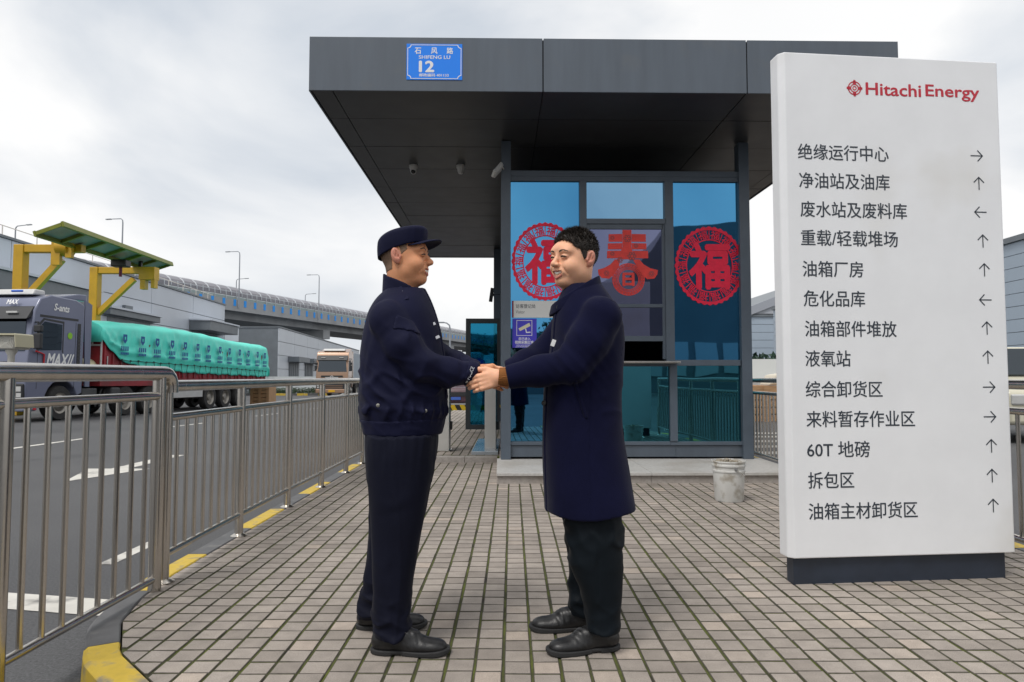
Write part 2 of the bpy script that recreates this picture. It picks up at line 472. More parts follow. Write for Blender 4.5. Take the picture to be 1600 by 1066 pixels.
for i in range(24):
    hw, hd = (PAV_W - GX) / 2, (PAV_D - GY) / 2
    jj = lambda: random.uniform(-0.0009, 0.0009)
    vs, fs = paver_geo([(-hw + jj(), -hd + jj()), (hw + jj(), -hd + jj()), (hw + jj(), hd + jj()), (-hw + jj(), hd + jj())], 0, (random.gauss(0, .006), random.gauss(0, .006)))
    me = bpy.data.meshes.new('paver'); me.from_pydata(vs, [], fs)
    for m_ in (M_paver, M_joint, M_edge): me.materials.append(m_)
    me.polygons.foreach_set('material_index', LAST['mi'])
    add_tint(me, [min(1, max(0, random.gauss(0.5, 0.25)))] * len(fs)); variants.append(me)
cells = []
i0, i1 = int((XL - PAV_X0) / PAV_W) - 2, int((XR - PAV_X0) / PAV_W) + 2
shrink = 0.006
WIN = [(x, y) for x, y in ISLE]
for i in range(i0, i1):
    off = random.uniform(-0.018, 0.018); xo = random.uniform(-0.0012, 0.0012); drift = random.uniform(-0.004, 0.004)
    for j in range(12, 84):
        x = PAV_X0 + (i + 0.5) * PAV_W + xo + random.gauss(0, 0.0006)
        y = PAV_Y0 + (j + 0.5) * PAV_D + off + drift * math.sin(j * .13 + i)
        if y > YEND + 0.06: continue
        hw, hd = (PAV_W - GX) / 2, (PAV_D - GY) / 2
        q = [(x - hw, y - hd), (x + hw, y - hd), (x + hw, y + hd), (x - hw, y + hd)]
        c = clip(q, WIN)
        if not c: continue
        area = 0.5 * abs(sum(c[k][0] * c[(k + 1) % len(c)][1] - c[(k + 1) % len(c)][0] * c[k][1] for k in range(len(c))))
        if area < 0.0008: continue
        if -0.08 < x < 3.0 and y > 7.4: continue                    # under the booth plinth
        whole = len(c) == 4 and area > 0.985 * 4 * hw * hd
        u = 800 + FPX * x / y; v = 588 + FPX * CAMH / y
        vis = (-20 < u < 1620 and v < 1090)
        cells.append((vis and whole, y, x, c, whole))
near = sorted([k for k, t in enumerate(cells) if t[0]], key=lambda k: cells[k][1])[:300]
near = set(near)
AV, AF, AT, AM = [], [], [], []
def stuff_add(poly, z):
    vs, fs = paver_geo(poly, z, (random.gauss(0, .006), random.gauss(0, .006)))
    AM.extend(LAST['mi']); b = len(AV); AV.extend(vs); AF.extend(tuple(b + i for i in f) for f in fs)
    AT.extend([min(1, max(0, random.gauss(0.5, 0.25)))] * len(fs))
for k, (vis, y, x, c, whole) in enumerate(cells):
    if k in near:
        o = bpy.data.objects.new('paver', random.choice(variants)); C.objects.link(o); o.parent = pavement
        o.location = (x, y, random.gauss(0, 0.0006))
    else:
        stuff_add(c, random.gauss(0, 0.0006))
me = bpy.data.meshes.new('paver_field'); me.from_pydata(AV, [], AF); [me.materials.append(m_) for m_ in (M_paver, M_joint, M_edge)]; me.polygons.foreach_set('material_index', AM); add_tint(me, AT)
tag(link('paver_field', me, pavement), kind='stuff')
AV, AF, AT, AM = [], [], [], []
for i in range(i0, int((-0.2 - PAV_X0) / PAV_W) + 1):
    off = random.uniform(-0.018, 0.018)
    for j in range(0, 125):
        x = PAV_X0 + (i + 0.5) * PAV_W; y = YEND + 0.20 + (j + 0.5) * PAV_D + off
        if x < XL + 0.06 or x > -0.2: continue
        hw, hd = (PAV_W - GX) / 2, (PAV_D - GY) / 2
        stuff_add([(x - hw, y - hd), (x + hw, y - hd), (x + hw, y + hd), (x - hw, y + hd)], 0.07 + random.gauss(0, 0.0006))
me = bpy.data.meshes.new('paver_field'); me.from_pydata(AV, [], AF); [me.materials.append(m_) for m_ in (M_paver, M_joint, M_edge)]; me.polygons.foreach_set('material_index', AM); add_tint(me, AT)
tag(link('paver_field', me, walk2), kind='stuff')
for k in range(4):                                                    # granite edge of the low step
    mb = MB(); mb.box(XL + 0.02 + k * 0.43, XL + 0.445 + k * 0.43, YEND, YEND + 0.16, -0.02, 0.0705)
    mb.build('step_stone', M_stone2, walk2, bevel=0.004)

# kerb stones along the island, painted by turns
kerb = thing('kerb', 'worn yellow and dark grey painted kerb stones edging the paver island', 'kerb')
KIN = [(XL, 23.0), (XL, YEND)] + [(XL, YEND - 0.25 * i) for i in range(1, 20)] + NOSE + [(XR, 4.5), (XR, 6.0), (XR, 7.5), (XR, 9.0), (XR, 14.0), (XR, 23.0)]
def resample(path, step):
    out = [path[0]]; acc = 0.0
    for a, b in zip(path, path[1:]):
        L_ = math.hypot(b[0] - a[0], b[1] - a[1]); 
        if L_ == 0: continue
        t = step - acc
        while t <= L_:
            out.append((a[0] + (b[0] - a[0]) * t / L_, a[1] + (b[1] - a[1]) * t / L_)); t += step
        acc = (acc + L_) % step
    return out
fine = resample(KIN, 0.02)
def nrm(i):
    a, b = fine[max(i - 4, 0)], fine[min(i + 4, len(fine) - 1)]
    dx, dy = b[0] - a[0], b[1] - a[1]; l = math.hypot(dx, dy); return (dy / l, -dx / l)   # outward (right of travel)
STEP = 37
k0 = 5
for s0 in range(k0, len(fine) - STEP, STEP):
    mb = MB(); secs = []
    idx = list(range(s0, s0 + STEP, 4)) + [s0 + STEP]
    for q, i in enumerate(idx):
        p = fine[i]; nx, ny = nrm(i)
        if q == 0: p = (p[0] + (fine[i + 1][0] - p[0]) * 0.15, p[1] + (fine[i + 1][1] - p[1]) * 0.15)
        if q == len(idx) - 1: p = (p[0] + (fine[i - 1][0] - p[0]) * 0.15, p[1] + (fine[i - 1][1] - p[1]) * 0.15)
        for o_, z in ((0.006, -0.20), (0.006, -0.004), (0.012, 0.003), (0.122, 0.003), (0.138, -0.010), (0.145, -0.20)):
            secs.append((p[0] + nx * o_, p[1] + ny * o_, z))
    m_ = 6; k = len(idx)
    fs = [(a * m_ + b, a * m_ + b + 1, (a + 1) * m_ + b + 1, (a + 1) * m_ + b) for a in range(k - 1) for b in range(m_ - 1)]
    fs += [tuple(range(m_)), tuple((k - 1) * m_ + b for b in range(m_ - 1, -1, -1))]
    mb.add(secs, fs)
    mb.build('kerb_stone', M_yellowpaint if ((s0 - k0) // STEP) % 2 == 1 else M_kerbdark, kerb)

# road paint
def decal(name, pts, label=None, z=0.004):
    mb = MB(); k = len(pts)
    mb.add([(x, y, road_z(y) + z) for x, y in pts], [tuple(range(k))])
    o = mb.build(name, M_roadwhite); tag(o, kind='structure'); return o
decal('stop_line', [(-2.12, 3.62), (-2.12, 3.86), (-2.75, 3.98), (-6.5, 4.65), (-6.5, 4.40), (-2.75, 3.74)])
for y0 in (1.0, 7.0, 11.6, 17.0, 23.0, 29.0):
    decal('lane_line', [(-8.72, y0), (-8.58, y0), (-8.50, y0 + 2.2), (-8.64, y0 + 2.2)])
decal('edge_line', [(-2.75, 4.6), (-2.65, 4.6), (-2.65, 24), (-2.75, 24)])
aw = lambda px, py: (px, py)
decal('lane_arrow', [(-5.42, 10.9), (-5.42, 9.3), (-5.72, 9.3), (-5.30, 8.15), (-4.88, 9.3), (-5.18, 9.3), (-5.18, 10.9)])
decal('lane_arrow', [(4.9, 9.9), (4.9, 8.3), (4.6, 8.3), (5.0, 7.1), (5.4, 8.3), (5.1, 8.3), (5.1, 9.9)])
for k in range(5):
    decal('crossing_bar', [(4.0 + k * .0, 11.0 + k * 1.0), (6.6, 11.0 + k * 1.0), (6.6, 11.4 + k * 1.0), (4.0, 11.4 + k * 1.0)])
# ---------------------------------------------------------------- gate booth
BRZ = R(1.0)
BO = Vector((-0.134, 8.42, 0.0))
BEX = Vector((math.cos(BRZ), math.sin(BRZ), 0)); BEY = Vector((-math.sin(BRZ), math.cos(BRZ), 0))
booth = thing('gate_booth', 'charcoal gate booth with wide flat canopy and blue mirrored windows', 'booth', BO, BRZ)
def bl(u, v, ly=0.0):
    p = at_plane(u, v, BO + BEY * ly, BEY) - BO
    return Vector((p.dot(BEX), ly, p.z))
def bbox(name, m, u0, u1, v0, v1, y0, y1, bevel=0.0, ref=0.0, parent=None):
    """box spanning photo pixels u0..u1, v0..v1 at local depth ref"""
    a, b = bl(u0, v1, ref), bl(u1, v0, ref)
    mb = MB(); mb.box(a.x, b.x, y0, y1, a.z, b.z)
    return mb.build(name, m, parent or booth, bevel=bevel)
ZP = 0.112                                                     # plinth top
# plinth: slabs with separate risers
fl = bl(776, 755.6, -1.16); W_PL = 3.28
for k in range(4):
    x0 = fl.x + k * W_PL / 4; x1 = x0 + W_PL / 4 - 0.004
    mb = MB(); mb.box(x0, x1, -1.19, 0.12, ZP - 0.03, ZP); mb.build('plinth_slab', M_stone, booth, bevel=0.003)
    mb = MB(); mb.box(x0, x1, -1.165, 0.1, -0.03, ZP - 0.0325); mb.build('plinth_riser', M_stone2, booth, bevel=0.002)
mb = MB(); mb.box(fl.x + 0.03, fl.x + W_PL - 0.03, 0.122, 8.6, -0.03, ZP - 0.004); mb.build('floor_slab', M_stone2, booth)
# columns
ZS = bl(790, 221).z                                            # soffit height
ZT = bl(790, 268).z                                            # top of the glazed box
cl0, cl1 = bl(783, 500).x, bl(798, 500).x
cr0, cr1 = bl(1157.5, 500).x, bl(1173.5, 500).x
for (x0, x1, y0, y1) in ((cl0, cl1, -0.02, 0.14), (cr0, cr1, -0.02, 0.14), (cl0 - 0.16, cl0 + 0.02, 7.2, 7.7), (cr0, cr1, 7.2, 7.7)):
    mb = MB(); mb.box(x0, x1, y0, y1, ZP + 0.001, ZS - 0.002); mb.build('column', M_frame, booth, bevel=0.004)
for z in (2.35, 3.0):
    mb = MB(); mb.box(cl0 - 0.164, cl0 + 0.024, 7.196, 7.704, z, z + 0.012); mb.build('column_joint', M_dark, booth)
# frame members (front face)
FR = dict(y0=0.0, y1=0.09)
bbox('top_rail', M_frame, 797, 1158, 268, 275, 0.005, 0.12, 0.003)
bbox('head_rail', M_frame, 797, 1158, 275.6, 282, 0.015, 0.10, 0.003)
bbox('mullion', M_frame, 907.5, 916.5, 282.2, 690, 0.0, 0.10, 0.003)
bbox('mullion', M_frame, 1041.5, 1051.5, 282.2, 568, 0.0, 0.10, 0.003)
bbox('mullion', M_frame, 1048, 1058, 568.4, 690, 0.0, 0.10, 0.003)
bbox('transom', M_frame, 916.8, 1041.2, 342, 349.5, 0.0, 0.09, 0.003)
bbox('transom', M_frame, 1051.8, 1157.4, 562.5, 571.5, 0.0, 0.09, 0.003)
bbox('bottom_rail', M_frame, 797, 907, 690.3, 696, 0.01, 0.10, 0.003)
bbox('bottom_rail', M_frame, 907.4, 1047.8, 690.3, 696, 0.01, 0.10, 0.003)
bbox('bottom_rail', M_frame, 1048.2, 1172, 690.3, 696, 0.01, 0.10, 0.003)
for u0, u1 in ((797.6, 940), (940.5, 1057), (1057.5, 1173)):
    bbox('base_panel', M_alu, u0, u1, 696.4, 714.6, 0.03, 0.10, 0.002)
# sliding hatch window
hw_ = dict()
bbox('hatch_frame', M_frame, 917, 921.5, 350, 561, 0.02, 0.07)
bbox('hatch_frame', M_frame, 1037, 1041.2, 350, 561, 0.02, 0.07)
bbox('hatch_frame', M_frame, 921.8, 1036.8, 350, 357, 0.02, 0.07)
bbox('hatch_rail', M_frame, 921.8, 1036.8, 475, 480, 0.015, 0.07)
bbox('hatch_rail', M_frame, 921.8, 1036.8, 525, 533, 0.015, 0.07)
bbox('pane', M_glass3, 921.6, 1037, 357, 475, 0.042, 0.048)
bbox('pane', M_glass3, 921.6, 1037, 480, 525, 0.052, 0.058)
bbox('counter_sill', M_steel, 908, 1057, 565, 568.2, -0.20, 0.06, 0.004)
bbox('sill_apron', M_frame, 917, 1047.6, 568.6, 572.5, 0.0, 0.07)
# panes
bbox('pane', M_glass, 797.5, 907.5, 282, 690, 0.05, 0.058)
bbox('pane', M_glass4, 916.2, 1041.5, 282, 342, 0.05, 0.058)
bbox('pane', M_glass, 1051.2, 1158, 282, 562.5, 0.05, 0.058)
bbox('pane', M_glass2, 916.2, 1048, 572, 690.5, 0.05, 0.058)
bbox('pane', M_glass2, 1057.6, 1158, 571, 690.5, 0.05, 0.058)
# sides, back, roof deck of the glazed box
xl, xr = cl0 + 0.03, cr1 - 0.03
mb = MB(); mb.box(xl, xr, 0.10, 7.19, ZT - 0.10, ZT - 0.001); mb.build('box_roof', M_soffit, booth)
mb = MB(); mb.box(xl, xr, 7.0, 7.19, ZP, ZT - 0.101); mb.build('rear_wall', M_alu, booth)
for s, x in ((-1, xl), (1, xr)):
    for k in range(4):
        y0 = 0.145 + k * 1.72
        if s < 0 and k == 2: continue
        mb = MB(); mb.box(x - 0.004, x + 0.004, y0 + 0.05, y0 + 1.67, ZP + 0.25, ZT - 0.12); mb.build('pane', M_glass2, booth)
    for k in range(5):
        y0 = 0.145 + k * 1.72
        mb = MB(); mb.box(x - 0.035, x + 0.035, y0 - 0.03, y0 + 0.03, ZP + 0.001, ZT - 0.102); mb.build('mullion', M_frame, booth)
mb = MB(); mb.box(xr - 0.02, xr + 0.02, 0.18, 7.0, ZP + 0.002, ZP + 0.24); mb.build('base_panel', M_alu, booth)
for y0, y1 in ((0.18, 3.55), (5.35, 7.0)):
    mb = MB(); mb.box(xl - 0.02, xl + 0.02, y0, y1, ZP + 0.002, ZP + 0.24); mb.build('base_panel', M_alu, booth)
mb = MB(); mb.box(xl + 0.4, xr - 0.4, 0.35, 0.95, ZP + 0.70, ZP + 0.74); mb.build('desk_top', M_interior, booth)
mb = MB(); mb.box(xl + 0.05, xr - 0.05, 3.0, 3.06, ZP, ZT - 0.13); mb.build('partition', M_interior, booth)
for k in range(6):
    mb = MB(); x = 1.05 + (k % 3) * 0.33; z = 1.15 + (k // 3) * 0.33
    mb.box(x, x + 0.28, 2.98, 2.995, z, z + 0.26); mb.build('notice', mat('green_notice', (0.10, 0.17, 0.15), 0.7), booth)
# open door on the left flank
d0, d1 = bl(728, 498, 4.35), bl(781, 671, 4.35)
door = MB(); W_, Hh = d1.x - d0.x, d0.z - d1.z
M_doorframe = mat('door_aluminium', (0.030, 0.036, 0.042), 0.4)
t = 0.09
door.box(d0.x, d0.x + t, 4.32, 4.38, d1.z, d0.z); door.box(d1.x - t * .6, d1.x, 4.32, 4.38, d1.z, d0.z)
door.box(d0.x + t, d1.x - t * .6, 4.321, 4.379, d0.z - t, d0.z); door.box(d0.x + t, d1.x - t * .6, 4.321, 4.379, d1.z, d1.z + t)
dr = door.build('door', M_doorframe, booth)
mb = MB(); mb.box(d0.x + t - .01, d1.x - t * .6 + .01, 4.346, 4.354, d1.z + t - .01, d0.z - t + .01)
mb.build('pane', mirror_glass('door_glass', (0.03, 0.27, 0.40), 0.55, (0.08, 0.42, 0.60)), dr)
mb = MB(); mb.tube([(d0.x + 0.045, 4.26, d1.z + 0.85), (d0.x + 0.045, 4.26, d1.z + 1.25)], 0.014); mb.build('handle', M_black, dr, smooth=True)
# ---- canopy
RF = -1.50                                                       # local y of fascia front
fa, fb = bl(481.5, 141, RF), bl(1404, 72, RF)
ZF0, X0c, X1c = fa.z, fa.x, fb.x
ZF1 = bl(483, 57, RF).z
YB = 8.45
ZS = ZF0 + 0.012
mb = MB(); mb.box(X0c + 0.02, X1c - 0.02, RF + 0.02, YB - 0.02, ZS + 0.02, ZF1 - 0.01); mb.build('canopy_core', M_dark, booth)
jx = [X0c, bl(848.5, 100, RF).x, bl(1167, 100, RF).x, X1c]
for a, b in zip(jx, jx[1:]):
    mb = MB(); mb.box(a + 0.006, b - 0.006, RF, RF + 0.018, ZF0, ZF1); mb.build('fascia_panel', M_alu, booth, bevel=0.003)
for k in range(5):
    y0 = RF + 0.02 + k * (YB - RF - 0.03) / 5; y1 = y0 + (YB - RF - 0.03) / 5 - 0.012
    for x0, x1 in ((X0c, X0c + 0.018), (X1c - 0.018, X1c)):
        mb = MB(); mb.box(x0, x1, y0, y1, ZF0, ZF1); mb.build('fascia_panel', M_alu, booth, bevel=0.003)
mb = MB(); mb.box(X0c, X1c, YB - 0.018, YB, ZF0, ZF1); mb.build('fascia_panel', M_alu, booth)
rows = [RF + 0.05, RF + 0.30]
while rows[-1] < YB - 0.8: rows.append(rows[-1] + 0.88)
rows = [RF + 0.03] + [RF + 0.03 + 0.04] + [bl(700, v, 0).y for v in ()] 
rows = [RF + 0.03, RF + 0.80]
y = RF + 0.80
while y < YB - 1.0:
    y += 0.95; rows.append(y)
rows.append(YB - 0.03)
cols = [X0c + 0.025, X0c + 0.24, jx[1], jx[2], X1c - 0.24, X1c - 0.025]
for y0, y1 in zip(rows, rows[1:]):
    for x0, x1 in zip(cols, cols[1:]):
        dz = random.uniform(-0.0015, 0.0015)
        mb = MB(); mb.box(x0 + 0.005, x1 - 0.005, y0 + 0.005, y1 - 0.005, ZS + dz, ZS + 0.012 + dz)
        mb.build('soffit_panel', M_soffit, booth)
BW = lambda lx, ly, z: BO + BEX * lx + BEY * ly + Vector((0, 0, z))

# dome cameras, floodlight, wall lamp
def dome_camera(u, label, glassball):
    p = bl(u, 258, 0.7); x = p.x
    # find depth where the soffit shows at that pixel
    q = at_z(u, 258.5, ZS) - BO
    t = thing('dome_camera', label, 'security camera', BO + Vector((q.x, q.y, ZS)), 0.0, 'cameras under the canopy')
    mb = MB(); mb.lathe([(0.0, -0.001), (0.062, -0.001), (0.062, -0.035), (0.052, -0.05), (0.045, -0.09), (0.030, -0.118), (0.0, -0.125)], 20, closed_ends=False)
    mb.build('housing', M_lightplastic, t, smooth=True)
    if glassball:
        mb = MB(); M_ = Matrix.Translation((0, -0.022, -0.095))
        mb.lathe([(0.0, -0.032), (0.018, -0.027), (0.030, -0.012), (0.034, 0.0), (0.030, 0.012), (0.018, 0.027), (0.0, 0.032)], 16, M=M_, closed_ends=False)
        mb.build('lens_ball', M_black, t, smooth=True)
    return t
dome_camera(646, 'white dome camera with a black lens ball under the canopy', True)
dome_camera(720, 'plain white conical dome camera under the canopy, no lens visible', False)
p = BW(*bl(776, 265, -0.12))
t = thing('floodlight', 'tilted white floodlight on an arm beside the left booth column', 'floodlight', p)
Mx = Matrix.Rotation(R(35), 4, 'Y') @ Matrix.Rotation(R(-25), 4, 'X')
mb = MB(); mb.box(-0.012, 0.022, -0.06, 0.06, -0.09, 0.09, Mx); mb.build('lamp_body', M_lightplastic, t, bevel=0.006)
mb = MB(); [mb.box(0.022, 0.04, -0.05 + k * .025, -0.043 + k * .025, -0.08, 0.08, Mx) for k in range(5)]; mb.build('heat_fins', M_lightplastic, t)
mb = MB(); mb.tube([(0.02, 0, 0.03), (0.075, 0.03, 0.035), (0.085, 0.10, 0.035)], 0.008, 8); mb.build('arm', M_lightplastic, t, smooth=True)
p = at_y(768, 461, 15.75)
t = thing('wall_lamp', 'small black box lamp on the rear booth column', 'lamp', p)
mb = MB(); mb.box(-0.04, 0.04, -0.06, 0.06, -0.16, 0.16, Matrix.Rotation(R(8), 4, 'Y')); mb.build('lamp_body', M_black, t, bevel=0.01)
mb = MB(); mb.box(0.03, 0.12, -0.02, 0.02, -0.03, 0.03); mb.build('bracket', M_black, t)

# ---- street name plate on the fascia
t = thing('street_name_plate', 'blue street name plate with white border on the canopy fascia', 'sign', BO, BRZ)
pa, pb = bl(635, 125, RF), bl(722.5, 69.5, RF)
mb = MB(); mb.box(pa.x, pb.x, RF - 0.006, RF - 0.001, pa.z, pb.z); mb.build('plate', M_blueplate, t, bevel=0.002)
W_, H_ = pb.x - pa.x, pb.z - pa.z; cx, cz = (pa.x + pb.x) / 2, (pa.z + pb.z) / 2
mb = MB(); bi, bo_, nt_ = 0.010, 0.016, 0.034
def plate_outline(ins):
    w, h = W_ / 2 - ins, H_ / 2 - ins; pts = []
    for sx, sz, a0 in ((1, -1, 90), (1, 1, 180), (-1, 1, 270), (-1, -1, 0)):
        for k in range(5):
            a = R(a0 + (90 - k * 22.5 if True else 0))
            pts.append((cx + sx * w + nt_ * math.cos(a) , cz + sz * h + nt_ * math.sin(a)))
    return pts
po, pi_ = plate_outline(bi), plate_outline(bo_)
n = len(po)
mb.add([(a, RF - 0.0075, b) for a, b in po] + [(a, RF - 0.0075, b) for a, b in pi_], [(i, (i + 1) % n, n + (i + 1) % n, n + i) for i in range(n)])
mb.build('border', M_pwhite, t)
def plate_text(body, u, v, w, h, bold):
    p = bl(u, v, RF - 0.0065); wd = bl(u + w / 2, v, RF).x - bl(u - w / 2, v, RF).x; hd = bl(u, v - h / 2, RF).z - bl(u, v + h / 2, RF).z
    lettering('lettering', body, M_pwhite, p, (1, 0, 0), (0, 0, 1), wd, hd, 0.001, bold, t)
for ch, u in (('石', 653), ('风', 678.5), ('路', 703)): plate_text(ch, u, 79.5, 10, 10, 0.02)
plate_text('SHIFENG LU', 679, 89.5, 49, 5.5, 0.012)
plate_text('12', 666.5, 104, 24, 18, 0.035)
plate_text('邮政编码 401133', 678, 117.6, 46, 5.2, 0.015)

# ---- signs on the left pane
GY_ = 0.046
t = thing('visitor_sign', 'white visitor registration sign with dark red edge on left booth window', 'sign', BO, BRZ)
a, b = bl(800, 496.5, GY_), bl(900, 470.5, GY_)
mb = MB(); mb.box(a.x + 0.02, b.x, GY_ - 0.008, GY_, a.z, b.z); mb.build('board', mat('white_board', (0.72, 0.72, 0.70), 0.5), t)
mb = MB(); mb.box(a.x, a.x + 0.0195, GY_ - 0.0085, GY_, a.z, b.z); mb.build('edge_strip', mat('dark_red_strip', (0.25, 0.005, 0.02), 0.5), t)
def glass_text(t, body, u, v, w, h, m, bold=0.0, y=GY_ - 0.0085):
    p = bl(u, v, y); wd = bl(u + w / 2, v, y).x - bl(u - w / 2, v, y).x; hd = bl(u, v - h / 2, y).z - bl(u, v + h / 2, y).z
    lettering('lettering', body, m, p, (1, 0, 0), (0, 0, 1), wd, hd, 0.001, bold, t)
glass_text(t, '访客登记处', 821.5, 478.5, 31, 6.4, M_ink, 0.005)
glass_text(t, 'Visitor', 813, 487.5, 14, 5, mat('grey_ink', (0.2, 0.2, 0.21), 0.5))
t = thing('camera_warning_sticker', 'violet sticker with a pale security camera pictogram on left booth window', 'sticker', BO, BRZ)
a, b = bl(800.5, 543.5, GY_), bl(838.5, 498, GY_)
mb = MB(); mb.box(a.x, b.x, GY_ - 0.004, GY_, a.z, b.z); mb.build('sheet', M_purple, t)
y_ = GY_ - 0.0055
def uvq(mb, pts):
    mb.add([bl(u, v, y_) for u, v in pts], [tuple(range(len(pts)))])
mb = MB()
for q in ((807, 500.5, 831.5, 501.3), (807, 524, 831.5, 524.8), (807, 501.3, 807.8, 524), (830.7, 501.3, 831.5, 524)):
    uvq(mb, [(q[0], q[3]), (q[2], q[3]), (q[2], q[1]), (q[0], q[1])])
mb.build('border', M_pwhite, t)
mb = MB(); uvq(mb, [(810, 513.5), (812.5, 517.5), (829, 509.5), (827, 504.5)]); mb.build('pictogram', M_cream, t)
mb = MB(); uvq(mb, [(820.5, 514), (822, 513.3), (823.2, 518.8), (829, 518.3), (829, 520), (822, 520.5)]); mb.build('pictogram', M_pwhite, t)
glass_text(t, '您已进入', 819.5, 529.5, 19, 4.6, M_pwhite, 0.02, y_ + 0.001)
glass_text(t, '视频采集区域', 819, 535, 29, 5.2, M_pwhite, 0.02, y_ + 0.001)
glass_text(t, 'YOU HAVE ENTERED', 819, 539.6, 25, 1.9, M_pwhite, 0.01, y_ + 0.001)
glass_text(t, 'CCTV MONITORING AREA', 819, 542, 27, 1.9, M_pwhite, 0.01, y_ + 0.001)

# ---- red paper cuts on the glass
def ring(mb, c, ro, ri, y, n=96, scal=0.0, lobes=0, ax=1.0, az=1.0):
    vs = []
    for k in range(n):
        a = 2 * math.pi * k / n
        s = 1 + scal * abs(math.cos(a * lobes / 2)) if lobes else 1
        vs.append((c.x + ro * s * math.cos(a) * ax, y, c.z + ro * s * math.sin(a) * az))
        vs.append((c.x + ri * math.cos(a) * ax, y, c.z + ri * math.sin(a) * az))
    mb.add(vs, [(2 * k, 2 * ((k + 1) % n), 2 * ((k + 1) % n) + 1, 2 * k + 1) for k in range(n)])
def thick(o, th=0.0015):
    s = o.modifiers.new('paper', 'SOLIDIFY'); s.thickness = th; s.offset = 0
    return o
def papercut_disc(u, v, pw, ph, label):
    c = bl(u, v, GY_ - 0.004); y = c.y
    ax = (bl(u + pw / 2, v, y).x - bl(u - pw / 2, v, y).x) / 2; az = (bl(u, v - ph / 2, y).z - bl(u, v + ph / 2, y).z) / 2
    t = thing('paper_cut_disc', label, 'paper cut', BO, BRZ, 'red paper cuts on the booth windows')
    mb = MB(); ring(mb, c, 0.955, 0.900, y, 180, 0.045, 36, ax, az); thick(mb.build('scalloped_ring', M_redpaper, t))
    mb = MB(); ring(mb, c, 0.672, 0.642, y, 96, 0, 0, ax, az); thick(mb.build('inner_ring', M_redpaper, t))
    for k in range(14):
        a = 2 * math.pi * (k + 0.5) / 14
        e = Vector((math.cos(a), 0, math.sin(a))); f = Vector((-math.sin(a), 0, math.cos(a)))
        P_ = lambda r, o_: Vector((c.x + (e.x * r + f.x * o_) * ax, y, c.z + (e.z * r + f.z * o_) * az))
        mb = MB(); mb.add([P_(0.67, -0.012), P_(0.89, -0.012), P_(0.89, 0.012), P_(0.67, 0.012)], [(0, 1, 2, 3)]); thick(mb.build('spoke', M_redpaper, t))
        a = 2 * math.pi * k / 14
        e = Vector((math.cos(a) * ax, 0, math.sin(a) * az)); er = Vector((math.cos(a), 0, math.sin(a)))
        p = Vector((c.x, y + 0.0006, c.z)) + e * 0.785
        up = er; rt = Vector((er.z, 0, -er.x))
        lettering('small_character', '福', M_redpaper, p, rt, up, 0.27 * ax, 0.215 * az, 0.001, 0.014, t)
    lettering('large_character', '福', M_redpaper, Vector((c.x, y + 0.0006, c.z)), (1, 0, 0), (0, 0, 1), 1.20 * ax, 1.20 * az, 0.0015, 0.032, t)
papercut_disc(1108.5, 415.5, 109, 124, 'round red paper cut on the far right booth window')
papercut_disc(852, 408.5, 106, 123, 'round red paper cut on the left window, partly behind the man in the long coat')
t = thing('spring_paper_cut', 'vermilion paper cut shaped as a character above a ringed medallion, on the hatch window', 'paper cut', BO, BRZ, 'red paper cuts on the booth windows')
yS = 0.0385
def sheet(name, pts, m=M_redpaper2, y=yS, th=0.0015):
    mb = MB(); mb.add([bl(u, v, y) for u, v in pts], [tuple(range(len(pts)))]); o = thick(mb.build(name, m, t), th)
    return o
K = 270 / 1199.0
def cc(x, y): return (910 + x * K, 340 + y * K)
sheet('upright_stroke', [cc(*p) for p in ((278, 86), (340, 86), (340, 200), (362, 290), (250, 290), (278, 200))])
sheet('bar', [cc(*p) for p in ((182, 116), (276, 114), (276, 168), (182, 168))]); sheet('bar', [cc(*p) for p in ((342, 114), (440, 116), (440, 168), (342, 168))])
sheet('bar', [cc(*p) for p in ((177, 180), (277, 178), (273, 221), (177, 221))]); sheet('bar', [cc(*p) for p in ((341, 178), (444, 180), (444, 221), (346, 221))])
sheet('bar', [cc(*p) for p in ((172, 232), (270, 230), (252, 283), (170, 283))]); sheet('bar', [cc(*p) for p in ((350, 230), (455, 232), (457, 283), (360, 283))])
sheet('sweeping_stroke', [cc(*p) for p in ((262, 291), (225, 291), (195, 325), (150, 350), (108, 362), (112, 395), (135, 420), (185, 424), (222, 395), (255, 335))])
sheet('sweeping_stroke', [cc(*p) for p in ((350, 291), (395, 291), (425, 325), (470, 352), (524, 365), (520, 395), (500, 424), (450, 428), (410, 395), (375, 335))])
c = bl(*cc(320, 430), yS - 0.002); rr = abs(bl(*cc(432, 430), yS).x - c.x)
for ro, ri in ((1.0, 0.93), (0.90, 0.845), (0.82, 0.765), (0.735, 0.685), (0.655, 0.61)):
    mb = MB(); ring(mb, c, ro * rr, ri * rr, c.y, 64); thick(mb.build('medallion_ring', M_redpaper2, t))
for k in range(28):
    a = 2 * math.pi * k / 28; e = Vector((math.cos(a), 0, math.sin(a))); f = Vector((-e.z, 0, e.x))
    mb = MB(); p = c + e * rr * .87; mb.add([p - f * .006 - e * .012, p + f * .006 - e * .012, p + f * .006 + e * .012, p - f * .006 + e * .012], [(0, 1, 2, 3)]); thick(mb.build('medallion_link', M_redpaper2, t))
lettering('medallion_character', '日', M_redpaper2, c, (1, 0, 0), (0, 0, 1), 0.75 * rr, 0.85 * rr, 0.001, 0.05, t)
def flower(x, y, r):
    c = bl(*cc(x, y), yS - 0.0025)
    mb = MB(); R_ = r * K * 8.4 / FPX
    for k in range(6):
        a = 2 * math.pi * k / 6; q = Vector((c.x + R_ * .6 * math.cos(a), c.y, c.z + R_ * .6 * math.sin(a)))
        ring(mb, q, R_ * .34, R_ * .18, c.y, 12)
    mb.build('flower_cut', M_goldink, t)
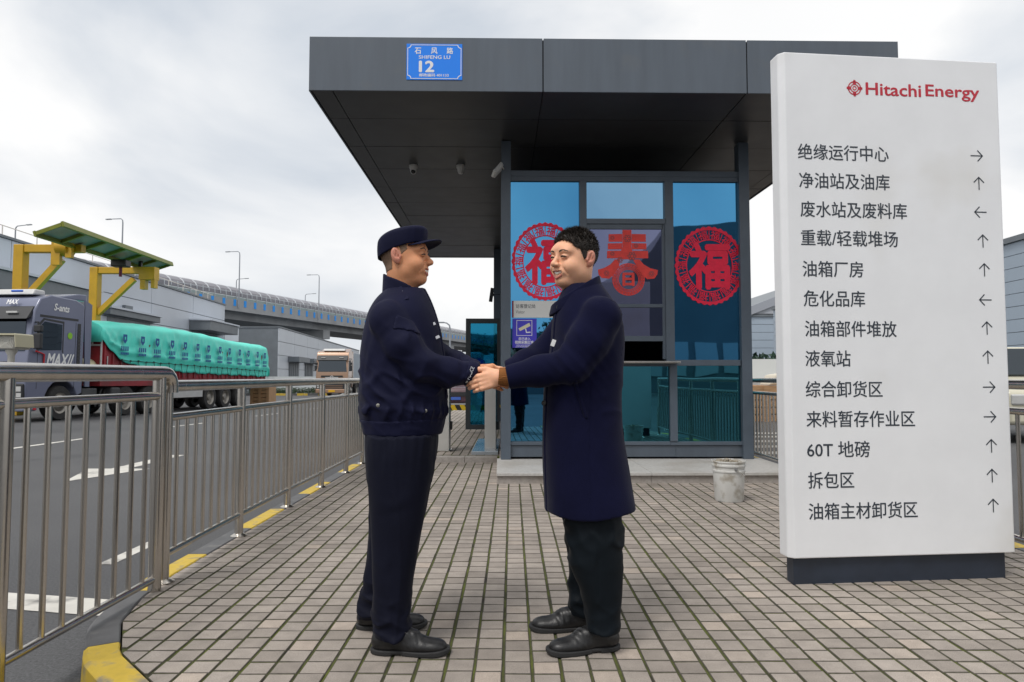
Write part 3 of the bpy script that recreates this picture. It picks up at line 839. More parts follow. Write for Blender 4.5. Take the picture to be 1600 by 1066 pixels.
for q in ((312, 146, 30), (344, 268, 34), (262, 294, 24), (208, 142, 18), (208, 250, 18), (372, 196, 18), (168, 386, 22), (480, 390, 22)): flower(*q)
# ---------------------------------------------------------------- totem sign
sA, sB = Vector((1.500, 3.74, 0)), Vector((2.820, 3.872, 0))
SEX = (sB - sA).normalized(); SN = Vector((SEX.y, -SEX.x, 0))            # SN faces the camera
SRZ = math.atan2(SEX.y, SEX.x); SW = (sB - sA).length
totem = thing('totem_sign', 'tall white direction totem with thirteen lines of dark lettering and arrows', 'sign', sA, SRZ)
def sl(u, v):
    p = at_plane(u, v, sA, SN) - sA
    return Vector((p.dot(SEX), 0, p.z))
ZB, ZTT = 0.145, 2.948
mb = MB()
prof = [(0.0, 0.028), (0.028, 0.0), (SW - 0.012, 0.0), (SW, 0.012), (SW, 0.115), (0.0, 0.115)]
mb.prism(prof, ZB, ZTT, lambda a, b, d: (a, b, d))
mb.build('panel', M_white, totem, bevel=0.006)
mb = MB(); mb.box(0.035, SW - 0.045, 0.03, 0.105, -0.005, ZB + 0.004); mb.build('base', M_signbase, totem, bevel=0.003)
LINES = [('绝缘运行中心', 1246.6, 1388.2, 238.8, 1525.7, 243.7, 'R'), ('净油站及油库', 1248.6, 1389.8, 283.4, 1529.4, 287, 'U'),
         ('废水站及废料库', 1250.7, 1416.7, 328.4, 1532, 331.7, 'L'), ('重载/轻载堆场', 1251.5, 1402.6, 372.6, 1535.6, 377, 'U'),
         ('油箱厂房', 1254, 1348.6, 420.5, 1538, 422, 'U'), ('危化品库', 1255.7, 1351.4, 466.7, 1539.7, 468.8, 'L'),
         ('油箱部件堆放', 1257.6, 1400.7, 513.8, 1542, 513, 'U'), ('液氧站', 1258.4, 1328.9, 560.2, 1543.4, 558.5, 'U'),
         ('综合卸货区', 1258.8, 1378.7, 608, 1545, 605, 'R'), ('来料暂存作业区', 1260, 1429.4, 654.4, 1546.3, 651.4, 'R'),
         ('60T 地磅', 1261, 1358.9, 702, 1548.9, 697, 'U'), ('拆包区', 1262.6, 1334.4, 750.2, 1550, 743.5, 'U'),
         ('油箱主材卸货区', 1263.5, 1433.6, 797.5, 1551.8, 790.3, 'U')]
for body, u0, u1, v, ua, va, dr_ in LINES:
    a, b = sl(u0, v), sl(u1, v + (u1 - u0) * 0.002)
    c = (a + b) / 2
    lettering('lettering', body, M_ink, (c.x, -0.0002, c.z), (1, 0, 0), (0, 0, 1), b.x - a.x, 0.090, 0.0015, 0.006, totem)
    c = sl(ua, va); s_ = 0.037; w_ = 0.0065
    ang = {'R': 0, 'U': 90, 'L': 180}[dr_]
    mb = MB()
    def seg(p, q):
        ca, sa = math.cos(R(ang)), math.sin(R(ang))
        P2 = lambda a: (c.x + a[0] * ca - a[1] * sa, -0.0012, c.z + a[0] * sa + a[1] * ca)
        dx, dy = q[0] - p[0], q[1] - p[1]; l = math.hypot(dx, dy); nx, ny = -dy / l * w_ / 2, dx / l * w_ / 2
        mb.add([P2((p[0] - nx, p[1] - ny)), P2((q[0] - nx, q[1] - ny)), P2((q[0] + nx, q[1] + ny)), P2((p[0] + nx, p[1] + ny))], [(0, 1, 2, 3)])
    seg((-s_, 0), (s_ - .002, 0)); seg((s_ * .15, s_ * .85), (s_ + .001, -.002)); seg((s_ * .15, -s_ * .85), (s_ + .001, .002))
    mb.build('arrow', M_ink, totem)
for body, u0, u1, v, hgt in (('Hitachi', 1352.5, 1439, 139.2, .073), ('Energy', 1446, 1530, 144.6, .091)):
    a, b = sl(u0, v), sl(u1, v + 3.0); dz = (b.z - a.z) * .3
    lettering('logo_lettering', body, M_redink, ((a.x + b.x) / 2, -0.0002, (a.z + b.z) / 2 + dz * .5), Vector((b.x - a.x, 0, 0)), (0, 0, 1), b.x - a.x, hgt, 0.0015, 0.014, totem)
c = sl(1335, 138)
for ro, ri in ((0.040, 0.034), (0.025, 0.0195), (0.0125, 0.007)):
    mb = MB(); ring(mb, Vector((c.x, -0.0015, c.z)), ro, ri, -0.0015, 48); mb.build('emblem_ring', M_redink, totem)
for k in range(4):
    a = R(90 * k); e = Vector((math.cos(a), 0, math.sin(a))); f = Vector((-e.z, 0, e.x)); q = Vector((c.x, -0.0015, c.z))
    mb = MB(); mb.add([q + e * .025 - f * .010, q + e * .047 - f * .006, q + e * .047 + f * .006, q + e * .025 + f * .010], [(0, 1, 2, 3)]); mb.build('emblem_spur', M_redink, totem)

# ---------------------------------------------------------------- stainless railings
def railing(name, label, pts_posts, ztop, zmid, zlow, zbase, rp=0.030, rt=0.036, nb=8, endcurl=None, startcurl=None, group='stainless railings', elbow=0):
    t = thing(name, label, 'railing', (0, 0, 0), 0, group)
    P = [Vector((x, y, 0)) for x, y in pts_posts]
    top = [p + Vector((0, 0, ztop)) for p in P]
    path = list(top)
    d_end = (P[-1] - P[-2]).normalized(); d_st = (P[1] - P[0]).normalized()
    def curl(p, d, drop, r=0.07):
        return [p + d * (r * math.sin(R(a))) + Vector((0, 0, -r + r * math.cos(R(a)))) for a in (0, 22, 45, 67, 90)] + [p + d * r + Vector((0, 0, -drop))]
    if endcurl: path = path + curl(top[-1] + d_end * 0.05, d_end, endcurl)
    if startcurl: path = curl(top[0] - d_st * 0.03, -d_st, startcurl)[::-1] + path
    mb = MB(); mb.tube(path, rt, 20); mb.build('top_rail', M_steel, t, smooth=True)
    me = MB(); me.tube([(0, 0, zbase), (0, 0, ztop - rt * 0.6)], rp, 18); me = me.mesh('post', M_steel, True)
    ft = MB(); ft.lathe([(0.058, zbase), (0.058, zbase + 0.006), (0.040, zbase + 0.016), (rp, zbase + 0.022)], 20); ft = ft.mesh('base_plate', M_steel, True)
    for p in P:
        po_ = link('post', me, t, p)
        link('base_plate', ft, po_)
    bal = MB(); bal.tube([(0, 0, zlow + .01), (0, 0, zmid - .01)], 0.0125, 10); bal = bal.mesh('baluster', M_steel, True)
    for a, b in zip(P, P[1:]):
        d = (b - a).normalized()
        for z, r in ((zmid, 0.022), (zlow, 0.019)):
            m2 = MB(); m2.tube([a + d * rp * .8 + Vector((0, 0, z)), b - d * rp * .8 + Vector((0, 0, z))], r, 14); m2.build('cross_rail', M_steel, t, smooth=True)
        k = nb if isinstance(nb, int) else nb(a, b)
        for i in range(k):
            link('baluster', bal, t, a + (b - a) * ((i + 1) / (k + 1)))
    return t
railing('railing', 'tall thick stainless railing at the near left edge of the picture', [(-1.90, 1.35), (-1.90, 2.565), (-1.885, 3.66)], 1.145, 1.025, 0.065, -0.12, 0.033, 0.038, 8, endcurl=0.105)
railing('railing', 'long low stainless railing running back along the kerb to the gate', [(-1.915, 3.81), (-1.935, 4.90), (-1.945, 5.97), (-1.945, 7.02), (-1.945, 8.06), (-1.945, 8.9)], 1.075, 0.90, 0.150, 0.0, 0.029, 0.033, lambda a, b: 8, startcurl=0.9)
railing('railing', 'dark stainless railing beside the booth plinth, mostly behind the totem', [(3.10, 8.9), (3.08, 7.85), (3.06, 6.8), (3.05, 5.75), (3.04, 4.7), (3.03, 3.65)], 1.08, 0.92, 0.16, 0.0, 0.027, 0.030, 8)

# ---------------------------------------------------------------- bucket of butts
bp_ = at_z(1146, 786, 0); bp_ = Vector((bp_.x, bp_.y + 0.12, 0))
t = thing('bucket', 'scuffed white plastic bucket filled with rubble in front of the step', 'bucket', bp_)
M_bucket = mat('dirty_white_plastic', (0.62, 0.62, 0.60), 0.45, var=0.06, vscale=8, stain=((0.30, 0.26, 0.20), 9, 0.52, 0.75), stretch=(1, 1, .5))
mb = MB(); mb.lathe([(0.0, 0.002), (0.122, 0.002), (0.127, 0.012), (0.140, 0.265), (0.146, 0.267), (0.146, 0.281), (0.141, 0.284), (0.143, 0.315), (0.151, 0.317), (0.151, 0.331), (0.145, 0.334), (0.147, 0.352), (0.152, 0.354), (0.151, 0.364), (0.145, 0.364), (0.140, 0.33), (0.0, 0.33)], 40, closed_ends=False)
mb.build('pail', M_bucket, t, smooth=True)
M_rub = mat('rubble', (0.33, 0.29, 0.23), 0.9, var=0.35, vscale=30)
mb = MB()
for k in range(90):
    a, r_ = random.uniform(0, 6.28), 0.135 * math.sqrt(random.random()); s_ = random.uniform(0.006, 0.016)
    Mx = Matrix.Translation((r_ * math.cos(a), r_ * math.sin(a), 0.335 + 0.025 * (1 - r_ / 0.135) + random.uniform(0, .012))) @ Matrix.Rotation(random.uniform(0, 3), 4, Vector((random.random(), random.random(), random.random())).normalized())
    mb.box(-s_, s_, -s_ * .6, s_ * .6, -s_ * .5, s_ * .5, Mx)
tag(mb.build('rubble', M_rub, t), kind='stuff')
mb = MB(); mb.tube([(0.0 + 0.02, -0.150, 0.298), (0.06, -0.148, 0.27), (0.11, -0.125, 0.225), (0.15, -0.07, 0.18), (0.165, 0.0, 0.165), (0.15, 0.07, 0.19), (0.10, 0.125, 0.245), (0.02, 0.150, 0.298)], 0.0025, 8)
mb.build('wire_handle', M_steel, t, smooth=True)
mb = MB(); mb.lathe([(0.0, 0.0), (0.014, 0.0), (0.012, 0.012), (0.0, 0.014)], 14, M=Matrix.Translation((0.02, -0.146, 0.298)) @ Matrix.Rotation(R(90), 4, 'X'), closed_ends=False); mb.build('handle_lug', mat('grey_lug', (0.2, 0.2, 0.2), .5), t, smooth=True)

# ---------------------------------------------------------------- gate posts and hazard arm left of the booth
def turnstile(u0, u1, label, d, ztop):
    a, b = at_y(u0, 600, d), at_y(u1, 600, d)
    t = thing('turnstile_post', label, 'turnstile', ((a.x + b.x) / 2, d, 0.07), 0, 'turnstile posts by the booth')
    w = (b.x - a.x) / 2; h = ztop - 0.07
    mb = MB(); mb.prism([(-w, 0), (w, 0), (w, h * .96), (w * .8, h), (-w * .8, h), (-w, h * .96)], 0.0, 0.28, lambda p, q, e: (p, e, q)); mb.build('cabinet', mat('pale_steel', (0.62, 0.61, 0.58), 0.35, 0.35, var=.06, vscale=4), t, bevel=0.006)
    mb = MB(); mb.box(-w * .7, w * .7, 0.03, 0.25, h, h + 0.012); mb.build('reader', M_black, t, bevel=0.003)
    mb = MB(); mb.box(-w * 1.15, w * 1.15, -0.02, 0.30, -0.004, 0.016); mb.build('foot', M_steel, t)
    mb = MB(); mb.box(w, w + 0.03, 0.1, 0.2, 0.30, 0.42); mb.build('hinge', M_black, t)
turnstile(757.5, 775, 'pale narrow turnstile post under the handshake beside the booth', 9.65, 1.30)
turnstile(678, 702, 'pale turnstile post just right of the guard', 9.65, 1.12)
mb = MB(); a = at_z(738, 712, 0.10); mb.box(-0.55, -0.19, 9.30, 11.2, 0.06, 0.115)
tag(mb.build('steel_ramp_plate', mat('wet_steel_plate', (0.42, 0.46, 0.50), 0.25, 0.5, var=.1, vscale=3), bevel=0.004), 'shiny low metal plate on the walkway beneath the turnstile post', 'plate')
t = thing('hazard_arm', 'yellow and black striped barrier arm behind the open glass door', 'barrier', (-1.45, 15.4, 0.07))
za = at_y(720, 637, 15.4).z - 0.07
for k in range(14):
    mb = MB(); x0 = k * 0.11
    mb.prism([(x0, -.06), (x0 + .108, -.06), (x0 + .048, .06), (x0 - .06, .06)], 0, 0.04, lambda p, q, e: (p, e, za + q)); mb.build('stripe', M_hazyellow if k % 2 else M_hazblack, t)
mb = MB(); mb.box(-0.2, 0.0, -0.08, 0.12, 0, za + 0.25); mb.build('arm_post', M_yellow, t, bevel=0.01)
mb = MB(); mb.box(1.5, 1.56, -0.02, 0.06, 0, za + 0.1); mb.build('rest_post', M_steel, t)
# ---------------------------------------------------------------- implicit-surface kit for figures
def catmull(zs, vals, n=160):
    """smooth table through control points (zs increasing)"""
    zs = np.array(zs, float); vals = np.array(vals, float)
    t = np.linspace(zs[0], zs[-1], n)
    m = np.gradient(vals, zs, axis=0)
    i = np.clip(np.searchsorted(zs, t) - 1, 0, len(zs) - 2)
    h = zs[i + 1] - zs[i]; s = (t - zs[i]) / h
    h00 = 2 * s**3 - 3 * s**2 + 1; h10 = s**3 - 2 * s**2 + s; h01 = -2 * s**3 + 3 * s**2; h11 = s**3 - s**2
    if vals.ndim == 2:
        h00, h10, h01, h11, h = (a[:, None] for a in (h00, h10, h01, h11, h))
    return t, h00 * vals[i] + h10 * h * m[i] + h01 * vals[i + 1] + h11 * h * m[i + 1]
def smin(a, b, k):
    if k <= 0: return np.minimum(a, b)
    h = np.clip(0.5 + 0.5 * (b - a) / k, 0, 1)
    return b + (a - b) * h - k * h * (1 - h)
class SDF:
    def __init__(s): s.ops = []
    def op(s, fn, lo, hi, k, sub): s.ops.append((fn, np.array(lo, float), np.array(hi, float), k, sub)); return s
    def ell(s, c, r, k=0.01, sub=False, rot=None):
        c = np.array(c, float); r = np.array(r, float); mr = r.min()
        Rm = np.array(rot.to_3x3()).T if rot is not None else None
        def fn(X, Y, Z):
            x, y, z = X - c[0], Y - c[1], Z - c[2]
            if Rm is not None:
                x, y, z = (Rm[i, 0] * x + Rm[i, 1] * y + Rm[i, 2] * z for i in range(3))
            q = np.sqrt((x / r[0])**2 + (y / r[1])**2 + (z / r[2])**2)
            g = np.sqrt((x / r[0]**2)**2 + (y / r[1]**2)**2 + (z / r[2]**2)**2) + 1e-6
            return np.where(q < 0.3, (q - 1) * mr, q * (q - 1) / g)
        m = r.max() if rot is not None else r
        return s.op(fn, c - m, c + m, k, sub)
    def cap(s, pts, rs, k=0.01, sub=False, kk=0.0):
        pts = [np.array(p, float) for p in pts]
        def fn(X, Y, Z):
            D = None
            for i in range(len(pts) - 1):
                a, b = pts[i], pts[i + 1]; ba = b - a; L2 = (ba**2).sum() + 1e-12
                t = np.clip(((X - a[0]) * ba[0] + (Y - a[1]) * ba[1] + (Z - a[2]) * ba[2]) / L2, 0, 1)
                d = np.sqrt((X - a[0] - t * ba[0])**2 + (Y - a[1] - t * ba[1])**2 + (Z - a[2] - t * ba[2])**2) - (rs[i] + (rs[i + 1] - rs[i]) * t)
                D = d if D is None else smin(D, d, kk)
            return D
        P = np.array(pts); m = max(rs)
        return s.op(fn, P.min(0) - m, P.max(0) + m, k, sub)
    def loft(s, rows, k=0.02, sub=False, n=2.4, caps=(0.0, 0.0)):
        """rows: (z, cx, cy, rx, ry)"""
        rows = sorted(rows); z0, z1 = rows[0][0], rows[-1][0]
        t, tab = catmull([r[0] for r in rows], [r[1:] for r in rows])
        def fn(X, Y, Z):
            zz = np.broadcast_to(Z, np.broadcast_shapes(X.shape, Y.shape, Z.shape))
            zr = Z.ravel()
            cx, cy, rx, ry = (np.interp(zr, t, tab[:, i]).reshape(Z.shape) for i in range(4))
            q = (np.abs((X - cx) / rx)**n + np.abs((Y - cy) / ry)**n)**(1 / n)
            d = (q - 1) * np.minimum(rx, ry)
            e = np.maximum(z0 - Z, Z - z1)
            return np.maximum(d, e)
        lo = [(tab[:, 0] - tab[:, 2]).min(), (tab[:, 1] - tab[:, 3]).min(), z0]; hi = [(tab[:, 0] + tab[:, 2]).max(), (tab[:, 1] + tab[:, 3]).max(), z1]
        return s.op(fn, lo, hi, k, sub)
    def box(s, lo, hi, k=0.0, sub=False):
        lo_, hi_ = np.array(lo, float), np.array(hi, float); c = (lo_ + hi_) / 2; h = (hi_ - lo_) / 2
        fn = lambda X, Y, Z: np.maximum(np.maximum(np.abs(X - c[0]) - h[0], np.abs(Y - c[1]) - h[1]), np.abs(Z - c[2]) - h[2])
        return s.op(fn, lo_, hi_, k, sub)
    def eval(s, ax):
        F = np.full(tuple(len(a) for a in ax), 0.2, np.float32)
        for fn, lo, hi, k, sub in s.ops:
            pad = 0.05 + k; sl_ = []
            for d in range(3):
                i0 = np.searchsorted(ax[d], lo[d] - pad); i1 = np.searchsorted(ax[d], hi[d] + pad); sl_.append(slice(i0, i1))
            if any(q.stop <= q.start for q in sl_): continue
            X = ax[0][sl_[0]][:, None, None]; Y = ax[1][sl_[1]][None, :, None]; Z = ax[2][sl_[2]][None, None, :]
            d = fn(X, Y, Z); sub_ = F[tuple(sl_)]
            F[tuple(sl_)] = -smin(-sub_, d, k) if sub else smin(sub_, d, k)
        return F
def axes(lo, hi, h): return [np.arange(lo[d], hi[d] + h, h) for d in range(3)]
def nets(F, ax):
    S = F < 0
    nx, ny, nz = F.shape
    cnt = np.zeros((nx - 1, ny - 1, nz - 1), np.int8)
    for dx in (0, 1):
        for dy in (0, 1):
            for dz in (0, 1): cnt += S[dx:nx - 1 + dx, dy:ny - 1 + dy, dz:nz - 1 + dz]
    I, J, K_ = np.nonzero((cnt > 0) & (cnt < 8))
    idx = np.full(cnt.shape, -1, np.int64); idx[I, J, K_] = np.arange(len(I))
    cor = [(a, b, c) for a in (0, 1) for b in (0, 1) for c in (0, 1)]
    val = np.array([F[I + a, J + b, K_ + c] for a, b, c in cor], np.float64)
    P = np.zeros((len(I), 3)); W = np.zeros(len(I))
    for p in range(8):
        for q in range(p + 1, 8):
            a, b = np.array(cor[p]), np.array(cor[q])
            if np.abs(a - b).sum() != 1: continue
            va, vb = val[p], val[q]; x = (va < 0) != (vb < 0)
            t = np.where(x, va / np.where(x, va - vb, 1), 0)
            P += np.where(x[:, None], a + t[:, None] * (b - a), 0); W += x
    P /= W[:, None]
    h = np.array([a[1] - a[0] for a in ax]); o = np.array([a[0] for a in ax])
    V = o + (np.stack([I, J, K_], 1) + P) * h
    Q = []
    for d in range(3):
        e1, e2 = (d + 1) % 3, (d + 2) % 3
        sa = [slice(None)] * 3; sb = [slice(None)] * 3; sa[d] = slice(0, -1); sb[d] = slice(1, None)
        A, B = S[tuple(sa)], S[tuple(sb)]
        ch = A != B
        ii = np.array(np.nonzero(ch))
        ok = (ii[e1] > 0) & (ii[e2] > 0) & (ii[e1] < F.shape[e1] - 1) & (ii[e2] < F.shape[e2] - 1)
        ii = ii[:, ok]; flip = A[tuple(ii)]
        def g(o1, o2):
            jj = ii.copy(); jj[e1] -= o1; jj[e2] -= o2; return idx[tuple(jj)]
        q = np.stack([g(1, 1), g(0, 1), g(0, 0), g(1, 0)], 1)
        q[~flip] = q[~flip][:, ::-1]
        Q.append(q)
    Q = np.concatenate(Q); Q = Q[(Q >= 0).all(1)]
    return V, Q
def relax(V, Q, n=1, w=0.5):
    e = np.concatenate([Q[:, [0, 1]], Q[:, [1, 2]], Q[:, [2, 3]], Q[:, [3, 0]]])
    for _ in range(n):
        acc = np.zeros_like(V); c = np.zeros(len(V))
        for a, b in ((0, 1), (1, 0)):
            for d in range(3): acc[:, d] += np.bincount(e[:, a], V[e[:, b], d], len(V))
            c += np.bincount(e[:, a], minlength=len(V))
        V = V * (1 - w) + w * acc / np.maximum(c, 1)[:, None]
    return V
def np_mesh(name, V, Q, mats, mi=None):
    me = bpy.data.meshes.new(name)
    me.vertices.add(len(V)); me.vertices.foreach_set('co', np.asarray(V, np.float32).ravel())
    me.loops.add(len(Q) * 4); me.loops.foreach_set('vertex_index', np.asarray(Q, np.int32).ravel())
    me.polygons.add(len(Q)); me.polygons.foreach_set('loop_start', np.arange(0, len(Q) * 4, 4, dtype=np.int32))
    for m in (mats if isinstance(mats, (list, tuple)) else [mats]): me.materials.append(m)
    me.polygons.foreach_set('use_smooth', np.ones(len(Q), bool))
    if mi is not None: me.polygons.foreach_set('material_index', np.asarray(mi, np.int32))
    me.update(calc_edges=True); me.validate()
    return me
_wr = np.random.default_rng(3)
_wd = [( _wr.normal(size=3), _wr.uniform(0, 6.28)) for _ in range(24)]
def wob(P, s, seed=0, n=5):
    """cheap smooth noise in about -1..1"""
    a = 0
    for i in range(n):
        d, ph = _wd[(seed * 5 + i) % 24]; d = d / np.linalg.norm(d)
        a = a + np.sin((P[0] * d[0] + P[1] * d[1] + P[2] * d[2]) * s * (0.7 + 0.25 * i) + ph + seed)
    return a / n * 1.4
def fold(ph): return (np.exp(1.5 * np.sin(ph)) - 1.65) / 2.9
def crs(X, Y, Z, sx, sy, sz, seed, w=.30):
    """irregular crease lines along the zero set of smooth noise"""
    return np.exp(-(wob((X * sx, Y * sy, Z * sz), 1.0, seed, 5) / w)**2) - .25
def grid3(ax): return ax[0][:, None, None], ax[1][None, :, None], ax[2][None, None, :]

# ---------------------------------------------------------------- figure materials
M_skinA = mat('skin_tan', (0.66, 0.30, 0.15), 0.55, var=0.07, vscale=70, sub=0.12, bump=0.08, bscale=400, bdist=0.001, col2=(0.72, 0.33, 0.18), spec=0.3)
M_skinB = mat('skin_fair', (0.84, 0.45, 0.27), 0.55, var=0.06, vscale=70, sub=0.12, bump=0.08, bscale=400, bdist=0.001, col2=(0.88, 0.47, 0.31), spec=0.3)
M_lip = mat('lip', (0.46, 0.145, 0.11), 0.45, sub=0.1)
M_earskin = mat('ear_skin', (0.58, 0.24, 0.165), 0.5, sub=0.15)
M_teeth = mat('teeth', (0.88, 0.85, 0.76), 0.3)
M_mouth = mat('mouth_dark', (0.06, 0.015, 0.015), 0.6)
M_eye = mat('eye_dark', (0.015, 0.010, 0.008), 0.2)
M_hair = mat('black_hair', (0.026, 0.019, 0.0145), 0.6, var=0.5, vscale=40, spec=0.5)
M_brow = mat('eyebrow_hair', (0.045, 0.030, 0.022), 0.8, var=0.4, vscale=200)
M_stubble = mat('cropped_hair', (0.20, 0.125, 0.082), 0.8, var=0.25, vscale=160)
def cloth_mat(name, col, scale, strength, rough=0.85, sheen=0.25, twill=(1, 1, 1), wr=(8.0, 0.60)):
    m = mat(name, col, rough, var=0.16, vscale=5, bump=strength, bscale=scale, bdist=0.002, sheen=sheen, stretch=twill, spec=0.12)
    N, L = m.node_tree.nodes, m.node_tree.links                 # soft creases over the weave
    fine = [n for n in N if n.type == 'BUMP'][0]
    nz = N.new('ShaderNodeTexNoise'); nz.noise_type = 'RIDGED_MULTIFRACTAL'
    nz.inputs['Scale'].default_value = wr[0]; nz.inputs['Detail'].default_value = 2.0; nz.inputs['Distortion'].default_value = 0.9
    tc = [n for n in N if n.type == 'TEX_COORD'][0]
    mp = N.new('ShaderNodeMapping'); mp.inputs['Scale'].default_value = (1.0, 1.0, 0.55); mp.inputs['Rotation'].default_value = (0.2, 0.5, 0)
    L.new(tc.outputs['Object'], mp.inputs['Vector']); L.new(mp.outputs['Vector'], nz.inputs['Vector'])
    bp = N.new('ShaderNodeBump'); bp.inputs['Strength'].default_value = wr[1]; bp.inputs['Distance'].default_value = 0.02
    L.new(nz.outputs['Fac'], bp.inputs['Height']); L.new(bp.outputs['Normal'], fine.inputs['Normal'])
    return m
M_uni = cloth_mat('navy_uniform_cloth', (0.0075, 0.0085, 0.029), 420, 0.25, 0.72, 0.03)
M_unipants = cloth_mat('navy_trouser_cloth', (0.0055, 0.0065, 0.016), 420, 0.25, 0.72, 0.03)
M_coat = cloth_mat('navy_wool', (0.0050, 0.0058, 0.025), 260, 0.6, 0.95, 0.06, wr=(5.0, 0.26))
M_pants2 = cloth_mat('black_trouser_cloth', (0.0045, 0.0075, 0.011), 420, 0.2, 0.6, 0.02)
M_knit = mat('brown_knit', (0.235, 0.085, 0.018), 0.9, var=0.2, vscale=60, bump=0.5, bscale=200, stretch=(0.25, 1, 1))
M_shoe = mat('black_leather', (0.009, 0.009, 0.010), 0.42, var=0.3, vscale=20, bump=0.12, bscale=90, rvar=0.08)
M_sole = mat('shoe_sole', (0.018, 0.018, 0.019), 0.7)
M_btn = mat('snap_button', (0.42, 0.40, 0.35), 0.3, 0.9)
M_badge = mat('silver_thread', (0.55, 0.56, 0.60), 0.6)

def W(u, v, y=3.0): return np.array(at_y(u, v, y)[:])

# ---------------------------------------------------------------- head
def head_sdf(kind):
    s = SDF(); mo = .0125 if kind == 'B' else .0070
    s.ell((-.012, 0, .024), (.088, .077, .082), 0)
    s.ell((.020, 0, -.030), (.066, .069 if kind == 'B' else .066, .080), .03)
    s.ell((.012, 0, -.062), (.060, .070 if kind == 'B' else .064, .044), .03)
    s.ell((.060, 0, -.092), (.027, .029, .020), .022)
    s.ell((.030, 0, -.098), (.045, .040, .018), .02)
    for q in (-1, 1):
        s.ell((.052, q * .041, -.036), (.032, .027, .029), .018)
        s.ell((.066, q * .033, .022), (.022, .022, .011), .016)
    s.ell((.063, 0, .034), (.026, .050, .026), .022)
    s.cap([(.083, 0, .012), (.093, 0, -.008), (.106, 0, -.026)], [.007, .0085, .0125], .010, kk=.006)
    for q in (-1, 1): s.ell((.097, q * .0135, -.030), (.012, .0085, .0078), .006)
    s.ell((.078, 0, -.057), (.018, .034, .022), .014)
    for q in (-1, 1):
        s.ell((.093, q * .031, .004), (.012, .015, .008), .012, True)
        s.cap([(.0965, q * .020, -.030), (.087, q * .036, -.046), (.072, q * .044, -.066)], [.0022, .0036, .0024], .006, True)
        s.cap([(.088, q * .030, -.010), (.078, q * .046, -.009)], [.0012, .0012], .005, True)
    # smiling lips round an open mouth
    up = [(.075, -.033, -.0495), (.0890, -.018, -.0535), (.0945, 0, -.0560), (.0890, .018, -.0535), (.075, .033, -.0495)]
    lw = [(.075, -.032, -.0510), (.0870, -.018, -.0655 - mo * .7), (.0910, 0, -.0700 - mo), (.0870, .018, -.0655 - mo * .7), (.075, .032, -.0510)]
    s.cap(up, [.0020, .0036, .0040, .0036, .0020], .004)
    s.cap(lw, [.0020, .0042, .0052, .0042, .0020], .004)
    gp = [(.079, -.029, -.0505), (.093, -.016, -.0590 - mo * .35), (.099, 0, -.0625 - mo * .45), (.093, .016, -.0590 - mo * .35), (.079, .029, -.0505)]
    s.cap(gp, [.0015, .0036 + mo * .4, .0046 + mo * .5, .0036 + mo * .4, .0015], .0015, True)
    for q in (-1, 1):
        s.ell((.0745, q * .0325, .0035), (.0150, .0165, .0105), .004)
        s.cap([(.0865, q * .020, .0015), (.0905, q * .031, .0035), (.0835, q * .045, .0010)], [.0010, .0018, .0010], .0010, True)
        s.cap([(.086, q * .020, -.0035), (.0885, q * .032, -.0050), (.081, q * .044, -.0045)], [.0016, .0022, .0016], .003)
        rot = Matrix.Rotation(R(-q * 22), 4, 'Z') @ Matrix.Rotation(R(-12), 4, 'Y')
        s.ell((-.014, q * .081, -.006), (.0195, .0110, .034), .004, rot=rot)
        s.ell((-.011, q * .0965, .002), (.0118, .0125, .0215), .002, True, rot=rot)
        s.ell((-.018, q * .0880, .004), (.0035, .0050, .0150), .003, rot=rot)
        s.ell((-.004, q * .0890, -.010), (.0050, .0085, .0075), .003, True)
        s.ell((.003, q * .080, -.010), (.005, .006, .008), .004)
    s.cap([(-.016, 0, -.055), (-.018, 0, -.11), (-.024, 0, -.20)], [.056, .057, .062], .03)
    return s
def head_mesh(kind, Mx, scl):
    ax = axes((-.125, -.105, -.19), (.13, .105, .12), .0026)
    F = head_sdf(kind).eval(ax)
    V, Q = nets(F, ax)
    V = relax(V, Q, 1, .4)
    c = V[Q].mean(1)
    mi = np.zeros(len(Q), int)
    x, y, z = c.T
    ay = np.abs(y); mo = .0125 if kind == 'B' else .0070
    def pd(pts):
        best = np.full(len(c), 9.0)
        for p, q in zip(pts, pts[1:]):
            p, q = np.array(p), np.array(q); ba = q - p
            t = np.clip(((c - p) @ ba) / (ba @ ba), 0, 1)
            best = np.minimum(best, np.linalg.norm(c - p - t[:, None] * ba, axis=1))
        return best
    up = [(.075, -.033, -.0495), (.0890, -.018, -.0535), (.0945, 0, -.0560), (.0890, .018, -.0535), (.075, .033, -.0495)]
    lw = [(.075, -.032, -.0510), (.0870, -.018, -.0655 - mo * .7), (.0910, 0, -.0700 - mo), (.0870, .018, -.0655 - mo * .7), (.075, .032, -.0510)]
    lipd = np.minimum(pd(up) - .0042, pd(lw) - .0052)
    mi[(lipd < 0.0006)] = 1
    zc = -.0605 - mo * .45 + 12.0 * np.minimum(ay, .031)**2
    mi[(np.abs(z - zc) < (.0060 + mo * .4) * np.clip(1 - ay / .034, 0, 1)) & (ay < .030) & (x < .0885 - .40 * ay) & (x > .05)] = 2
    mi[(ay > .0785) & (x < .012)] = 3
    Vw = (np.asarray(Mx.to_3x3()) @ (V * scl).T).T + np.array(Mx.translation)
    return V, Q, Vw, mi, F, ax
def local_patch(F, ax, off, region, rl=1):
    """raised patch of the surface where region(X,Y,Z) < 0"""
    G = np.maximum(F - off, region(*grid3(ax))).astype(np.float32)
    V, Q = nets(G, ax)
    return relax(V, Q, rl, .4), Q
def to_world(V, Mx, scl): return (np.asarray(Mx.to_3x3()) @ (V * scl).T).T + np.array(Mx.translation)

